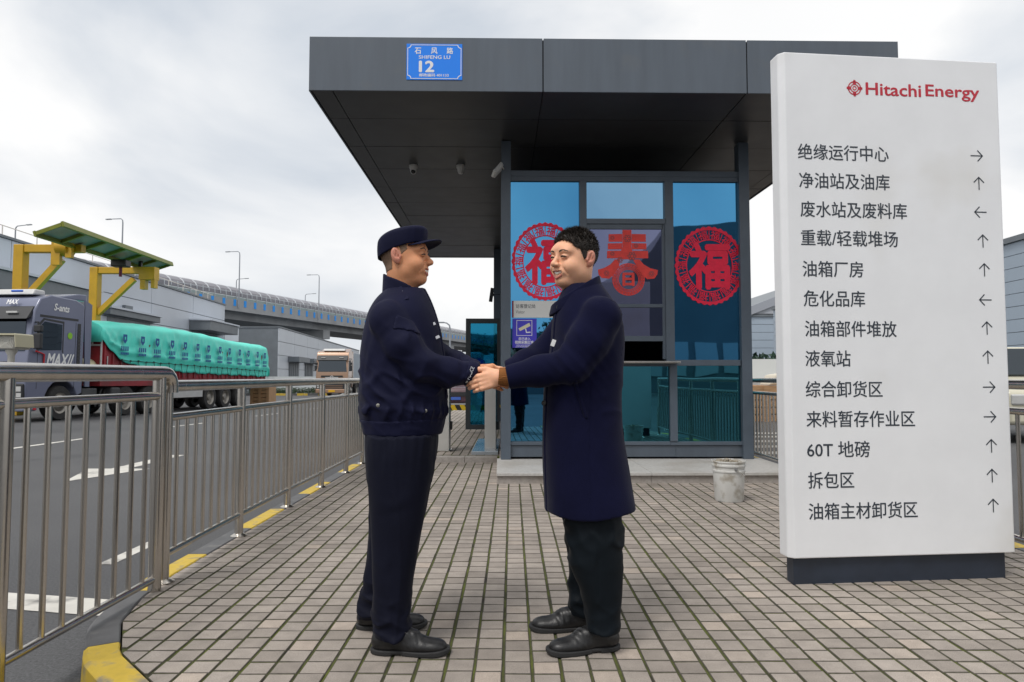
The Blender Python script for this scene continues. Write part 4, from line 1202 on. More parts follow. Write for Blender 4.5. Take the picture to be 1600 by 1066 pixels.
# ---------------------------------------------------------------- hand
def hand_ops(s, wrist, D, N, curl, spread=0.0, scale=1.0, thumb=(0.55, 0.75, 0.25), arm=None):
    """D finger direction, N back of the hand, T thumb side"""
    w = np.array(wrist, float); D = np.array(D, float); D /= np.linalg.norm(D)
    N = np.array(N, float); N -= D * N.dot(D); N /= np.linalg.norm(N)
    T = hand_T(D, N)
    k = scale
    pts = lambda a, b, c=0: w + (D * a + T * b + N * c) * k
    for b, r in ((.024, .0145), (.008, .0150), (-.009, .0148), (-.025, .0138)):
        s.cap([pts(.005, b * .62), pts(.050, b * .95, .002), pts(.086, b * 1.08)], [r * 1.2 * k, r * 1.05 * k, r * .82 * k], .006)
        s.ell(pts(.088, b * 1.08, .004), (.0095 * k,) * 3, .005)
    for (b, L_, r, ex) in ((.028, .074, .0088, 0), (.0095, .084, .0090, .004), (-.010, .077, .0086, .001), (-.0285, .060, .0076, -.006)):
        p = pts(.088 + ex, b); d = D.copy(); path = [p]; rs = [r * 1.1 * k]
        ang = 0
        for seg, (f, cr) in enumerate(((.45, curl[0]), (.30, curl[1]), (.25, curl[2]))):
            ang += cr + (b * 60 if seg == 0 else 0)
            dd = D * math.cos(R(ang)) - N * math.sin(R(ang)) + T * (b * 8 * spread)
            p = p + dd / np.linalg.norm(dd) * L_ * f * k; path.append(p); rs.append(r * (1.0 - .09 * seg) * k)
        s.cap(path, rs, .0035, kk=.004)
    a = pts(.018, .022, -.004); b_ = pts(.050, .046, -.008)
    td = D * thumb[0] + T * thumb[1] - N * thumb[2]; td /= np.linalg.norm(td)
    c = b_ + td * .032 * k; td2 = D * (thumb[0] + .35) + T * (thumb[1] * .45) - N * (thumb[2] + .15); td2 /= np.linalg.norm(td2)
    s.cap([a, b_, c, c + td2 * .026 * k], [.019 * k, .0135 * k, .0105 * k, .0088 * k], .010, kk=.006)
    if arm is not None:
        s.cap([w + D * .012, np.array(arm, float)], [.027 * k, .034 * k], .014)
HANDT = {}
def hand_T(D, N): return HANDT['up'] - D * HANDT['up'].dot(D) - N * HANDT['up'].dot(N) if False else _unit(HANDT['up'] - D * HANDT['up'].dot(D) - N * HANDT['up'].dot(N))
def _unit(v): return v / np.linalg.norm(v)
HANDT['up'] = np.array((0, 0, 1.0))

# ---------------------------------------------------------------- shoe (local: x forward, z up, heel at x=0)
def shoe(parent, heel, ang, L_, label=None, laces=False):
    s = SDF()
    k = L_ / 0.29
    rows = [(0.0, .030, 0, .034, 0), ]
    s.cap([(.035, 0, .052), (.060, 0, .060), (.075, 0, .10)], [.036, .040, .043], .01, kk=.02)
    s.ell((.045, 0, .042), (.045, .036, .040), .02)
    s.ell((.13, 0, .040), (.085, .040, .034), .03)
    s.ell((.205, .002, .030), (.085, .047, .030), .03)
    s.ell((.255, .004, .027), (.040, .038, .022), .02)
    s.ell((.130, 0, .075), (.055, .032, .022), .03)
    s.box((-.1, -.1, -.1), (.4, .1, .016), .004, True)
    s.box((-.1, -.1, .098), (.4, .1, .3), .004, True)
    ax = axes((-.02, -.065, 0), (.315, .065, .12), .003)
    F = s.eval(ax)
    X, Y, Z = grid3(ax)
    F = F - .0012 * np.sin(X * 210 + 6 * Y * 20) * np.exp(-((X - .165) / .035)**2) * (Z > .03)
    V, Q = nets(F.astype(np.float32), ax); V = relax(V, Q, 2, .4)
    def place(V):
        c, n = math.cos(ang), math.sin(ang); V = V * k
        return np.stack([heel[0] + V[:, 0] * c - V[:, 1] * n, heel[1] + V[:, 0] * n + V[:, 1] * c, heel[2] + V[:, 2]], 1)
    o = link('shoe', np_mesh('shoe', place(V), Q, M_shoe), parent)
    s = SDF()
    out = SDF().ell((.05, 0, 0), (.058, .042, .2), 0).ell((.14, 0, 0), (.10, .040, .2), .03).ell((.215, .002, 0), (.088, .052, .2), .03).ell((.262, .004, 0), (.042, .042, .2), .03)
    ax = axes((-.02, -.07, -.006), (.32, .07, .03), .003)
    F = out.eval(ax); X, Y, Z = grid3(ax)
    Zs = 0.020 + 0.006 * np.clip((X - .22) / .08, 0, 1)
    F = np.maximum(F, np.maximum(Z - Zs, .0005 + .010 * np.clip((X - .25) / .06, 0, 1)**2 - Z + 0 * Y)).astype(np.float32)
    F = np.maximum(F, np.where((X > .085) & (X < .125), 0.006 - Z, -1)).astype(np.float32)
    V, Q = nets(F, ax); V = relax(V, Q, 1, .3)
    link('sole', np_mesh('sole', place(V), Q, M_sole), o)
    if laces:
        for q in range(4):
            mb = MB(); x = .125 + q * .018; z = .099 - q * .011
            mb.tube([place(np.array([p]))[0] for p in ((x, -.022, z - .010), (x + .004, 0, z + .002), (x, .022, z - .010))], .0022 * k, 6); mb.build('lace', M_black, o, smooth=True)
        mb = MB(); mb.tube([place(np.array([p]))[0] for p in ((.12, 0, .100), (.13, -.03, .098), (.145, -.038, .085))], .002, 6); mb.build('lace', M_black, o, smooth=True)
    return o

# ================================================================ person one: guard, facing +X
def sec(rows, y, ry, zadd=0.0):
    """(v, uL, uR) silhouette rows in photo pixels at depth y -> loft rows"""
    out = []
    for i, (v, a, b) in enumerate(rows):
        A, B = W(a, v, y), W(b, v, y)
        out.append((A[2], (A[0] + B[0]) / 2, y if not isinstance(y, list) else y[i], (B[0] - A[0]) / 2, ry[i]))
    return out
YC = 3.0
g = thing('person', 'man in navy guard uniform and peaked cap, shaking hands on the left', 'person', (W(625, 1000)[0], YC, 0))
GI = g.matrix_world.inverted() if False else Matrix.Translation(-Vector((W(625, 1000)[0], YC, 0)))
def pput(parent, Minv):
    def f(name, V, Q, m, par=None, mi=None):
        V = V + np.array(Minv.translation)
        return link(name, np_mesh(name, V, Q, m, mi), par or parent)
    return f
gput = pput(g, GI)

# jacket
jr = [(452, 604, 664), (466, 592, 671), (485, 581, 679), (510, 573, 687), (540, 567, 692), (575, 565, 695), (610, 564, 697), (640, 566, 696), (660, 569, 693), (677, 572, 690)]
jry = [.085, .150, .195, .215, .222, .225, .225, .218, .210, .205]
S_sh, S_el, S_wr = W(607, 500, 2.815), W(655, 570, 2.80), W(741, 583, 2.935)
F_sh, F_el, F_wr = W(612, 500, 3.19), W(682, 560, 3.20), W(742, 578, 3.035)
J = SDF()
J.loft(sec(jr, YC, jry), 0, n=2.25)
J.cap([S_sh, (S_sh + S_el) / 2 + np.array((0, -.01, -.01)), S_el, (S_el + S_wr) / 2 + np.array((0, 0, -.012)), S_wr], [.083, .074, .063, .056, .043], .014, kk=.03)
J.cap([F_sh, F_el, (F_el + F_wr) / 2, F_wr], [.086, .070, .058, .044], .014, kk=.03)
jlo, jhi = (W(548, 500)[0], 2.66, W(600, 684)[2]), (W(752, 500)[0], 3.34, W(600, 440)[2])
ax = axes(jlo, jhi, .0062)
JF = J.eval(ax); X, Y, Z = grid3(ax)
P3 = (X, Y, Z)
zz0 = W(600, 660)[2]
# folds: blouson bulge over the hem band, sleeve creases, back drape
elb = np.exp(-(((X - S_el[0])**2 + (Y - S_el[1])**2 + (Z - S_el[2])**2) / .011))
cre = (.5 * fold((X - S_el[0]) * 150 - (Z - S_el[2]) * 95 + 2.2 * wob(P3, 14, 2)) + .9 * crs(X, Y, Z, 60, 24, 40, 3)) * elb * .0110
fore = np.exp(-((X - (S_wr[0] - .055)) / .05)**2) * np.exp(-((Z - S_wr[2]) / .09)**2)
cre = cre + fold((X - S_wr[0]) * 150 + 2.5 * wob(P3, 20, 3)) * fore * .0080
torso = np.exp(-((Z - (zz0 + .14)) / .13)**2)
dr = fold((X * 58 + Z * 96) + 3.4 * wob(P3, 9, 1))
low = np.exp(-((Z - zz0 - .055) / .035)**2) * fold(X * 110 + Y * 80 + 1.5 * wob(P3, 15, 4)) * .0085
sh = np.exp(-(((X - S_sh[0] - .02)**2 + (Z - S_sh[2] + .10)**2) / .010)) * (.35 * fold(X * 105 - Z * 135 + 3 * wob(P3, 10, 5)) + crs(X, Y, Z, 40, 22, 44, 5)) * .0090
mk = np.clip(.55 + .75 * wob(P3, 8, 7), 0, 1.3)
JF = (JF - cre * mk - (dr * .30 + crs(X, Y, Z, 26, 22, 52, 1)) * torso * .0085 - low - sh * mk - .003 * wob(P3, 26, 6) - .007 * np.exp(-((Z - zz0 - .05) / .03)**2)).astype(np.float32)
JF = np.maximum(JF, (W(600, 676)[2] - Z) + 0 * JF).astype(np.float32)
JF = np.maximum(JF, ((X - S_wr[0]) * .97 - (Z - S_wr[2]) * .22 - .012) + 0 * JF).astype(np.float32)
V, Q = nets(JF, ax); V = relax(V, Q, 1, .35)
jacket = gput('jacket', V, Q, M_uni)
def jpatch(name, off, region, m=M_uni):
    V, Q = local_patch(JF, ax, off, region, 1)
    return gput(name, V, Q, m, jacket)
zb0, zb1 = W(600, 678)[2], W(600, 653)[2]
jpatch('hem_band', .0035, lambda X, Y, Z: np.maximum(Z - zb1 - .02 * (X - W(630, 600)[0]), zb0 - .003 - Z) + np.where(X > W(712, 600)[0], 1, 0) + np.where((Y < 2.74) & (Z > zb1), 1, 0))
fc = W(637, 507.5, 2.73)
def flapreg(X, Y, Z):
    a = (X - fc[0]) * .97 - (Z - fc[2]) * .22; b = (X - fc[0]) * .22 + (Z - fc[2]) * .97
    return np.maximum(np.maximum(np.abs(a) - .056, np.abs(b) - .021 - .15 * np.abs(a - .01)), Y - 2.80)
jpatch('pocket_flap', .005, flapreg)
def cuffreg(X, Y, Z): return np.maximum((S_wr[0] - .030) - X + (Z - S_wr[2]) * .22, Y - 2.985)
jpatch('cuff', .004, cuffreg)
def seamreg(X, Y, Z):
    d = np.abs(np.sqrt((X - W(604, 545)[0])**2 * 1.0 + ((Z - W(604, 545)[2]) * .55)**2) - .075) - .0022
    return np.maximum(np.maximum(d, Y - 2.85), np.maximum(X - W(625, 500)[0], W(600, 590)[2] - Z))
frontx = lambda Z: W(690, 560)[0]
jpatch('zip_placket', .004, lambda X, Y, Z: np.maximum(np.abs(Y - 2.985) - .018, W(655, 500)[0] - X + np.maximum(0, W(600, 660)[2] - Z)))
def button(p, parent, r=.0075, m=M_btn, nrm_=(0, -1, 0)):
    mb = MB(); q = Vector(nrm_).to_track_quat('Z', 'Y').to_matrix().to_4x4()
    mb.lathe([(0, .004), (r * .5, .0042), (r, .003), (r * 1.05, 0), (r, -.004)], 14, M=Matrix.Translation(Vector(p) + Vector(GI.translation)) @ q, closed_ends=False)
    return mb.build('button', m, parent, smooth=True)
def surf_y(F, ax, x, z, y0=None):
    """first surface met from the camera side at x, z"""
    i = np.clip(np.searchsorted(ax[0], x), 0, len(ax[0]) - 1); k = np.clip(np.searchsorted(ax[2], z), 0, len(ax[2]) - 1)
    col = F[i, :, k]; j = np.argmax(col < 0)
    return ax[1][j]
def on_jacket(u, v, guess=2.77):
    y = guess
    for _ in range(4):
        p = W(u, v, y); y = surf_y(JF, ax, p[0], p[2])
    return W(u, v, y)
for u, v in ((640.6, 505.5), (591, 633.5), (665, 642)):
    p = on_jacket(u, v); button(p + np.array((0, -.004, 0)), jacket)
p = on_jacket(729, 596.5); button(p + np.array((0, -.004, 0)), jacket, .006)
# cuff lettering
p = on_jacket(735, 583)
lettering('cuff_lettering', 'POLICE', M_badge, Vector(p + np.array((.0, -.0065, 0))) + Vector(GI.translation), (.38, .12, .92), (-.92, .0, .38), .056, .016, .001, .01, jacket)
# collar: upright band, higher at the back
cz = W(636, 452)
co = SDF()
cb, cf = W(603, 432), W(668, 462)
ccx = (W(601, 440)[0] + W(666, 440)[0]) / 2; crx = (W(666, 440)[0] - W(601, 440)[0]) / 2
ax2 = axes((ccx - .14, YC - .14, cz[2] - .07), (ccx + .14, YC + .14, cz[2] + .085), .0045)
X2, Y2, Z2 = grid3(ax2)
tt = (Z2 - cz[2]) / .07
rad = np.sqrt(((X2 - ccx - .002 * tt) / (crx + .002))**2 + ((Y2 - YC) / .086)**2)
sh_ = np.abs(rad - 1) * .08 - .006
zbk, zfr = W(603, 430)[2], W(668, 460)[2]
topz = zbk + (zfr - zbk) * np.clip((X2 - W(603, 430)[0]) / (W(668, 430)[0] - W(603, 430)[0]), -.2, 1.2) + .004 * np.sin(40 * Y2)
CF = np.maximum(np.maximum(sh_ + .0015 * wob((X2, Y2, Z2), 40, 3), Z2 - topz), (cz[2] - .055) - Z2)
V, Q = nets(CF.astype(np.float32), ax2); V = relax(V, Q, 2, .4)
gput('collar', V, Q, M_uni, jacket)
mb = MB(); zp = Vector(W(668.3, 459.5, 2.985)) + Vector(GI.translation); mb.tube([zp, zp + Vector((.001, 0, -.026))], .0018, 6); mb.build('zip_pull', M_btn, jacket, smooth=True)
# epaulette with silver mark
pe = on_jacket(627, 463.5)
def surf_z(x, y):
    i = np.clip(np.searchsorted(ax[0], x), 0, len(ax[0]) - 1); j = np.clip(np.searchsorted(ax[1], y), 0, len(ax[1]) - 1)
    col = JF[i, j, :]; k = np.nonzero(col < 0)[0].max(); return ax[2][k]
ex0, ex1 = W(621, 460, 2.9)[0], W(634, 465, 2.85)[0]
e0 = Vector((ex0, 2.905, surf_z(ex0, 2.905) + .001)); e1 = Vector((ex1, 2.825, surf_z(ex1, 2.825) + .001))
mb = MB(); d_ = (e1 - e0).normalized(); up_ = Vector((-.25, -.45, .86)).normalized(); sd = d_.cross(up_).normalized(); gl = Vector(GI.translation)
mb.beam(e0 + gl, e1 + gl, .036, .005, up_); mb.build('epaulette', M_uni, jacket, bevel=.002)
mb = MB(); c_ = (e0 + e1) / 2 + up_ * .0045 + gl
mb.add([c_ - sd * .012 - d_ * .012, c_ + d_ * .012, c_ + sd * .012 - d_ * .012, c_ - d_ * .004], [(0, 1, 2, 3)]); mb.build('rank_mark', M_badge, jacket)
for u, v in ((677, 506.5), (683.5, 527)):
    p = W(u, v, 2.90); mb = MB(); c_ = Vector(p) + gl; mb.box(-.010, .010, -.002, .002, -.006, .006, Matrix.Translation(c_) @ Matrix.Rotation(R(-30), 4, 'Y') @ Matrix.Rotation(R(35), 4, 'Z')); mb.build('name_tape', M_badge, jacket)

# trousers
T_ = SDF()
T_.loft(sec([(655, 575, 684), (690, 572, 684), (715, 573, 680), (740, 576, 674)], YC, [.180, .19, .195, .185]), 0, n=2.3)
nl = sec([(680, 577, 678), (730, 576, 676), (780, 578, 668), (830, 581, 659), (880, 583, 650), (930, 584, 643), (965, 584, 640), (992, 584, 641)], 2.885, [.125, .125, .115, .105, .098, .095, .092, .095])
T_.loft(nl, .03, n=2.3)
fl_ = sec([(680, 580, 672), (730, 578, 668), (780, 577, 655), (830, 577, 645), (880, 573, 632), (920, 566, 622), (945, 561, 616), (962, 560, 612)], 3.125, [.12, .12, .11, .10, .095, .092, .090, .092])
T_.loft(fl_, .03, n=2.3)
axt = axes((W(552, 800)[0], 2.74, .015), (W(700, 800)[0], 3.27, W(600, 650)[2]), .0062)
TF = T_.eval(axt); X, Y, Z = grid3(axt); P3 = (X, Y, Z)
fld = crs(X, Y, Z, 26, 20, 36, 1) * np.exp(-((Z - .42) / .24)**2) * .0150
cuffold = (.4 * fold(Z * 100 + X * 26 + 3.2 * wob(P3, 14, 2)) + crs(X, Y, Z, 30, 24, 66, 2)) * np.exp(-((Z - .12) / .09)**2) * .0150
drape = crs(X, Y, Z, 52, 30, 12, 3) * np.exp(-((Z - .78) / .17)**2) * .0085
crease = np.exp(-((X - W(622, 800, 2.9)[0] - .03 * np.sin(Z * 4)) / .007)**2) * (Y < 2.9) * .0035
mk = np.clip(.5 + .8 * wob(P3, 7, 6), 0, 1.3)
TF = (TF - fld * mk - cuffold * np.clip(.4 + mk, 0, 1.2) - drape * mk - .002 * wob(P3, 28, 4) - crease).astype(np.float32)
TF = np.maximum(TF, np.where(Y + 0 * Z > 3.005 + 0 * X, .028, .030) - Z + .10 * np.maximum(0, X - W(615, 900)[0])).astype(np.float32)
V, Q = nets(TF, axt); V = relax(V, Q, 1, .35)
gput('trousers', V, Q, M_unipants)
hx = lambda u, v, y: W(u, v, y)
shoeN = shoe(g, Vector((W(582, 1002, 2.86)[0], 2.865, 0)) + gl, R(-4), .300, laces=True)
shoeF = shoe(g, Vector((W(559, 965, 3.13)[0], 3.13, 0)) + gl, R(3), .292, laces=True)

# body: head, hands and the limbs inside the clothes, one mesh
HS = 1.085
Mh = Matrix.Translation(W(632.5, 402.5)) @ Matrix.Rotation(R(-6), 4, 'Z') @ Matrix.Rotation(R(-2), 4, 'Y')
hV, hQ, hW, hmi, hF, hax = head_mesh('A', Mh, HS)
hands = SDF()
hand_ops(hands, S_wr + np.array((.012, .004, -.002)), (1, .10, -.36), (0, -1, .1), (18, 25, 20), thumb=(.95, .02, .35), arm=S_wr - np.array((.08, .02, -.01)))
hand_ops(hands, F_wr + np.array((.012, -.01, -.006)), (1, -.10, -.50), (.0, 1, -.25), (40, 66, 45), thumb=(.95, .0, .3), arm=F_wr - np.array((.08, -.03, -.01)))
axh = axes((W(728, 580, 2.9)[0], 2.83, W(760, 625, 2.9)[2]), (W(815, 580, 2.9)[0], 3.10, W(760, 548, 2.9)[2]), .0024)
hdV, hdQ = nets(hands.eval(axh), axh); hdV = relax(hdV, hdQ, 1, .35)
inner = SDF()
inner.loft([(.80, W(630, 800)[0], YC, .13, .155), (1.0, W(630, 800)[0], YC, .125, .16), (1.3, W(632, 800)[0], YC, .115, .155), (1.42, W(632, 800)[0], YC, .09, .14), (1.50, W(634, 800)[0], YC, .055, .06)], 0)
inner.cap([S_sh, S_el, S_wr], [.055, .045, .03], .03); inner.cap([F_sh, F_el, F_wr], [.055, .045, .03], .03)
inner.cap([(W(625, 760)[0], 2.90, .80), (W(622, 860, 2.88)[0], 2.885, .45), (W(612, 990, 2.88)[0], 2.88, .09)], [.085, .055, .04], .03)
inner.cap([(W(625, 760)[0], 3.10, .80), (W(610, 860, 3.12)[0], 3.12, .45), (W(588, 950, 3.12)[0], 3.125, .09)], [.085, .055, .04], .03)
axi = axes((W(560, 800)[0], 2.72, .03), (W(750, 800)[0], 3.30, 1.56), .011)
inV, inQ = nets(inner.eval(axi), axi)
def join_body(name, par, put, parts, mats):
    Vs, Qs, ms, b = [], [], [], 0
    for V, Q, mi in parts:
        Vs.append(V); Qs.append(Q + b); ms.append(mi); b += len(V)
    return put(name, np.concatenate(Vs), np.concatenate(Qs), mats, par, np.concatenate(ms))
gbody = join_body('body', g, gput, [(hW, hQ, hmi), (hdV, hdQ, np.zeros(len(hdQ), int)), (inV, inQ, np.zeros(len(inQ), int))], [M_skinA, M_lip, M_mouth, M_earskin])
def face_bits(put, body, F, ax, Mx, scl, brow=1.0):
    for q in (-1, 1):
        def br(X, Y, Z):
            t = np.clip((q * Y - .016) / .036, 0, 1)
            zc = .0225 + .008 * np.sin(t * 2.4) - .006 * t
            return np.maximum(np.maximum(np.abs(Z - zc) - .0046 * (1 - .5 * t), np.abs(q * Y - .034) - .020), .04 - X)
        V, Q = local_patch(F, ax, .0010, br); 
        if len(Q): put('eyebrow', to_world(V, Mx, scl), Q, M_brow, body)
        e = SDF().cap([(.0850, q * .0175, .0000), (.0895, q * .025, .0028), (.0900, q * .032, .0036), (.0870, q * .040, .0022), (.0815, q * .0475, -.0012)], [.0016, .0028, .0032, .0028, .0016], 0)
        a_ = axes((.06, q * .0325 - .022, -.01), (.10, q * .0325 + .022, .014), .0013)
        V, Q = nets(e.eval(a_), a_); put('eye', to_world(V, Mx, scl), Q, M_eye, body)
    e = SDF().cap([(.068, -.028, -.0515), (.0825, -.015, -.0590), (.0875, 0, -.0625), (.0825, .015, -.0590), (.068, .028, -.0515)], [.0035, .0055, .0068, .0055, .0035], 0)
    a_ = axes((.055, -.034, -.074), (.10, .034, -.044), .0012)
    Fe = e.eval(a_); X, Y, Z = grid3(a_)
    Fe = Fe + .0007 * (np.abs(np.sin(Y * math.pi / .0072)) < .16)
    V, Q = nets(Fe.astype(np.float32), a_); put('teeth', to_world(V, Mx, scl), Q, M_teeth, body)
face_bits(gput, gbody, hF, hax, Mh, HS)
# cropped hair below the cap
def crop_reg(X, Y, Z):
    ay = np.abs(Y) + 0 * X
    front = .030 - .2 * (Z - .02)                       # sideburn edge
    low = np.where(X > -.004, -.010 + .9 * (X + .004), np.where(X > -.036, .018, -.058 + 0.2 * (X + .05)))
    return np.maximum(X - front, low - Z) + 0 * Y
V, Q = local_patch(hF, hax, .0016, lambda X, Y, Z: np.maximum(crop_reg(X, Y, Z), -(.0 + 0 * X) - 1) + np.where((np.abs(Y) > .0785) & (X > -.036) & (X < .008), 1, 0))
gput('cropped_hair', to_world(V, Mh, HS), Q, M_stubble, gbody)
# cap (local head space)
CP_ = SDF()
axc = axes((-.14, -.12, -.03), (.125, .12, .15), .0034)
Xc, Yc, Zc = grid3(axc)
tilt = .20
zb = .032 + tilt * Xc * 1.25 - .012 * (Xc < -.02) * (np.abs(Xc + .02) / .08)    # lower rim rises to the front
hh = np.clip((Zc - zb) / .085, 0, 1)
rx = .098 + .004 * np.sin(hh * 2.8); ry = .086 + .004 * np.sin(hh * 2.8)
q = (np.abs((Xc + .010 - .006 * hh) / rx)**2.4 + np.abs(Yc / ry)**2.4)**(1 / 2.4)
top = .112 + .17 * (Xc + .01) - .9 * (Xc - .01)**2 - 1.0 * Yc**2
side = (q - 1) * .085 + .012 * np.clip((hh - .75) / .25, 0, 1)**2
cap_ = np.maximum(np.maximum(side, Zc - top), zb - Zc)
cap_ = -smin(-np.maximum(side, zb - Zc), -(Zc - top) + 0 * side, .018)
inner_c = np.maximum((q - 1) * .085 + .006, Zc - top + .008)
cap_ = np.maximum(cap_, -np.maximum(inner_c, Zc - .06)) - .0012 * wob((Xc, Yc, Zc), 30, 2)
V, Q = nets(cap_.astype(np.float32), axc); V = relax(V, Q, 2, .4)
cap_o = gput('cap', to_world(V, Mh, HS), Q, M_uni)
axb = axes((.03, -.10, -.02), (.19, .10, .12), .003)
Xb, Yb, Zb = grid3(axb)
zm = .060 + .10 * (Xb - .09) - 5.0 * (Yb**2) * .75 - 2.2 * np.clip(Xb - .10, 0, 1)**2
pl = np.sqrt(((Xb - .060) / .095)**2 + (Yb / .076)**2)
bill = np.maximum(np.maximum((pl - 1) * .076, np.abs(Zb - zm) - .0028), .084 - np.sqrt((Xb + .008)**2 + (Yb * 1.12)**2))
V, Q = nets(bill.astype(np.float32), axb); V = relax(V, Q, 2, .4)
gput('visor', to_world(V, Mh, HS), Q, M_uni, cap_o)
bq = to_world(np.array([[-.02, -.094, .10], [.085, -.03, .11]]), Mh, HS)
mb = MB(); c_ = Vector(bq[1]) + gl; mb.lathe([(0, .003), (.006, .002), (.007, 0)], 10, M=Matrix.Translation(c_) @ Vector((.7, -.6, .3)).to_track_quat('Z', 'Y').to_matrix().to_4x4()); mb.build('cap_badge', M_btn, cap_o, smooth=True)

# ================================================================ person two: long coat, facing -X
YC = 3.0
h2 = thing('person', 'smiling bareheaded man in a long navy wool coat, shaking hands on the right', 'person', (W(925, 1000)[0], YC, 0))
HI = Matrix.Translation(-Vector((W(925, 1000)[0], YC, 0))); hl = Vector(HI.translation)
hput = pput(h2, HI)
cr_ = [(446, 884, 940), (458, 876, 948), (470, 871, 956), (486, 866, 965), (505, 863, 971), (530, 861, 974), (560, 857, 973), (590, 852, 971), (625, 849, 970), (660, 848, 971), (700, 847, 975), (740, 848, 981), (775, 849, 987), (812, 850, 992)]
cry = [.10, .135, .165, .195, .212, .22, .222, .220, .216, .214, .220, .230, .240, .248]
N_sh, N_el, N_wr = W(938, 497, 2.815), W(896, 570, 2.79), W(794, 590, 2.875)
B_sh, B_el, B_wr = W(905, 492, 3.19), W(852, 556, 3.20), W(793, 583, 3.02)
K2 = SDF()
K2.loft(sec(cr_, YC, cry), 0, n=2.3)
K2.cap([N_sh, (N_sh + N_el) / 2 + np.array((.006, -.008, 0)), N_el, (N_el + N_wr) / 2, N_wr], [.090, .081, .071, .062, .051], .014, kk=.03)
K2.cap([B_sh, B_el, (B_el + B_wr) / 2, B_wr], [.092, .076, .064, .053], .014, kk=.03)
axk = axes((W(782, 600, 2.8)[0] - .02, 2.66, .545), (W(1003, 600)[0], 3.34, W(900, 436)[2]), .0062)
KF = K2.eval(axk); X, Y, Z = grid3(axk); P3 = (X, Y, Z)
elb = np.exp(-(((X - N_el[0])**2 + (Y - N_el[1])**2 + (Z - N_el[2])**2) / .013))
cre = (.4 * fold((X - N_el[0]) * 120 + (Z - N_el[2]) * 105 + 2.6 * wob(P3, 12, 2)) + .8 * crs(X, Y, Z, 44, 20, 36, 2)) * elb * .0090
arm_ = np.exp(-(((X - (N_sh[0] + N_el[0]) / 2)**2 + (Z - (N_sh[2] + N_el[2]) / 2)**2) / .012)) * crs(X, Y, Z, 30, 20, 26, 1) * .0050 * (Y < 2.9)
skirt = np.sin(X * 30 + 2.2 * wob((X, Y, Z * .25), 7, 3)) * np.clip((.95 - Z) / .4, 0, 1) * .0055
back = np.exp(-((Z - 1.05) / .09)**2) * crs(X, Y, Z, 22, 20, 46, 4) * .0050 * (X > W(930, 600)[0])
KF = (KF - cre - arm_ - skirt - back - .0018 * wob(P3, 22, 5)).astype(np.float32)
# pocket slit and side seam as fine grooves
pA, pB = W(895, 598, 2.79), W(912, 652, 2.79)
def segd(X, Z, a, b):
    ba = np.array((b[0] - a[0], b[2] - a[2])); L2 = (ba**2).sum()
    t = np.clip(((X - a[0]) * ba[0] + (Z - a[2]) * ba[1]) / L2, 0, 1)
    return np.sqrt((X - a[0] - t * ba[0])**2 + (Z - a[2] - t * ba[1])**2)
KF += (.006 * np.exp(-(segd(X, Z, pA, pB) / .004)**2) * (Y < 2.9)).astype(np.float32)
sA_, sB_ = W(921, 600, 2.79), W(924, 812, 2.79)
KF += (.0035 * np.exp(-(segd(X, Z, sA_, sB_) / .0035)**2) * (Y < 2.9)).astype(np.float32)
KF = np.maximum(KF, .556 - Z + .010 * np.sin(X * 16)).astype(np.float32)
KF = np.maximum(KF, ((N_wr[0] - .004) - X) * .97 - (Z - N_wr[2]) * .20).astype(np.float32)
hollow = SDF().loft(sec([(650, 862, 956), (700, 860, 962), (812, 862, 980)], YC, [.165, .180, .200]), 0).eval(axk)
KF = np.maximum(KF, -np.maximum(hollow, Z - .80)).astype(np.float32)
V, Q = nets(KF, axk); V = relax(V, Q, 1, .35)
coat = hput('coat', V, Q, M_coat)
def kpatch(name, off, region, m=M_coat):
    V, Q = local_patch(KF, axk, off, region, 1); return hput(name, V, Q, m, coat)
# welt of the pocket, front edge, sleeve head
kpatch('pocket_welt', .004, lambda X, Y, Z: np.maximum(segd(X - .010, Z, pA, pB) - .009, Y - 2.88))
def capreg(X, Y, Z):
    d = np.abs(np.sqrt((X - W(938, 530)[0])**2 * 1.3 + ((Z - W(938, 530)[2]) * .62)**2) - .093) - .002
    return np.maximum(np.maximum(d, Y - 2.92), np.maximum(W(925, 500)[0] - X, W(900, 560)[2] - Z))
kpatch('sleeve_seam', .0015, capreg)
kpatch('front_edge', .0045, lambda X, Y, Z: np.maximum(np.abs(Y - 2.94 + .02 * 0) - .028, X - W(872, 600)[0]) + np.where(Z > W(860, 470)[2], 1, 0) + np.where((X < W(846, 600)[0]) , 1, 0))
# big turned-up collar
axl = axes((W(858, 450)[0], 2.80, W(880, 500)[2]), (W(955, 450)[0], 3.18, W(900, 424)[2]), .0046)
Xl, Yl, Zl = grid3(axl)
c0 = W(907, 455)
ccx2 = c0[0]; tt = (Zl - c0[2]) / .07
ex_, ey_ = .088 + .012 * (1 - tt), .088 + .022 * np.clip(1 - tt, 0, 2)
rad = np.sqrt(((Xl - ccx2 + .012) / ex_)**2 + ((Yl - 2.99) / ey_)**2)
shl = np.abs(rad - 1) * .09 - .0075
topz = c0[2] + .016 + (Xl - ccx2) * .62
botz = c0[2] - .052 + (Xl - ccx2) * .46
LF = np.maximum(np.maximum(shl + .002 * wob((Xl, Yl, Zl), 30, 6), Zl - topz), botz - Zl)
V, Q = nets(LF.astype(np.float32), axl); V = relax(V, Q, 2, .45)
hput('collar', V, Q, M_coat, coat)
def kb(u, v, y, r):
    mb = MB(); p = Vector(W(u, v, y)) + hl
    mb.lathe([(0, .002), (r * .55, .002), (r * .7, .0045), (r, .0035), (r * 1.02, -.002)], 16, M=Matrix.Translation(p) @ Vector((-.6, -.8, .1)).to_track_quat('Z', 'Y').to_matrix().to_4x4(), closed_ends=False)
    mb.build('button', M_black, coat, smooth=True)
kb(873.5, 480, 2.90, .012); kb(850, 630, 2.90, .011)
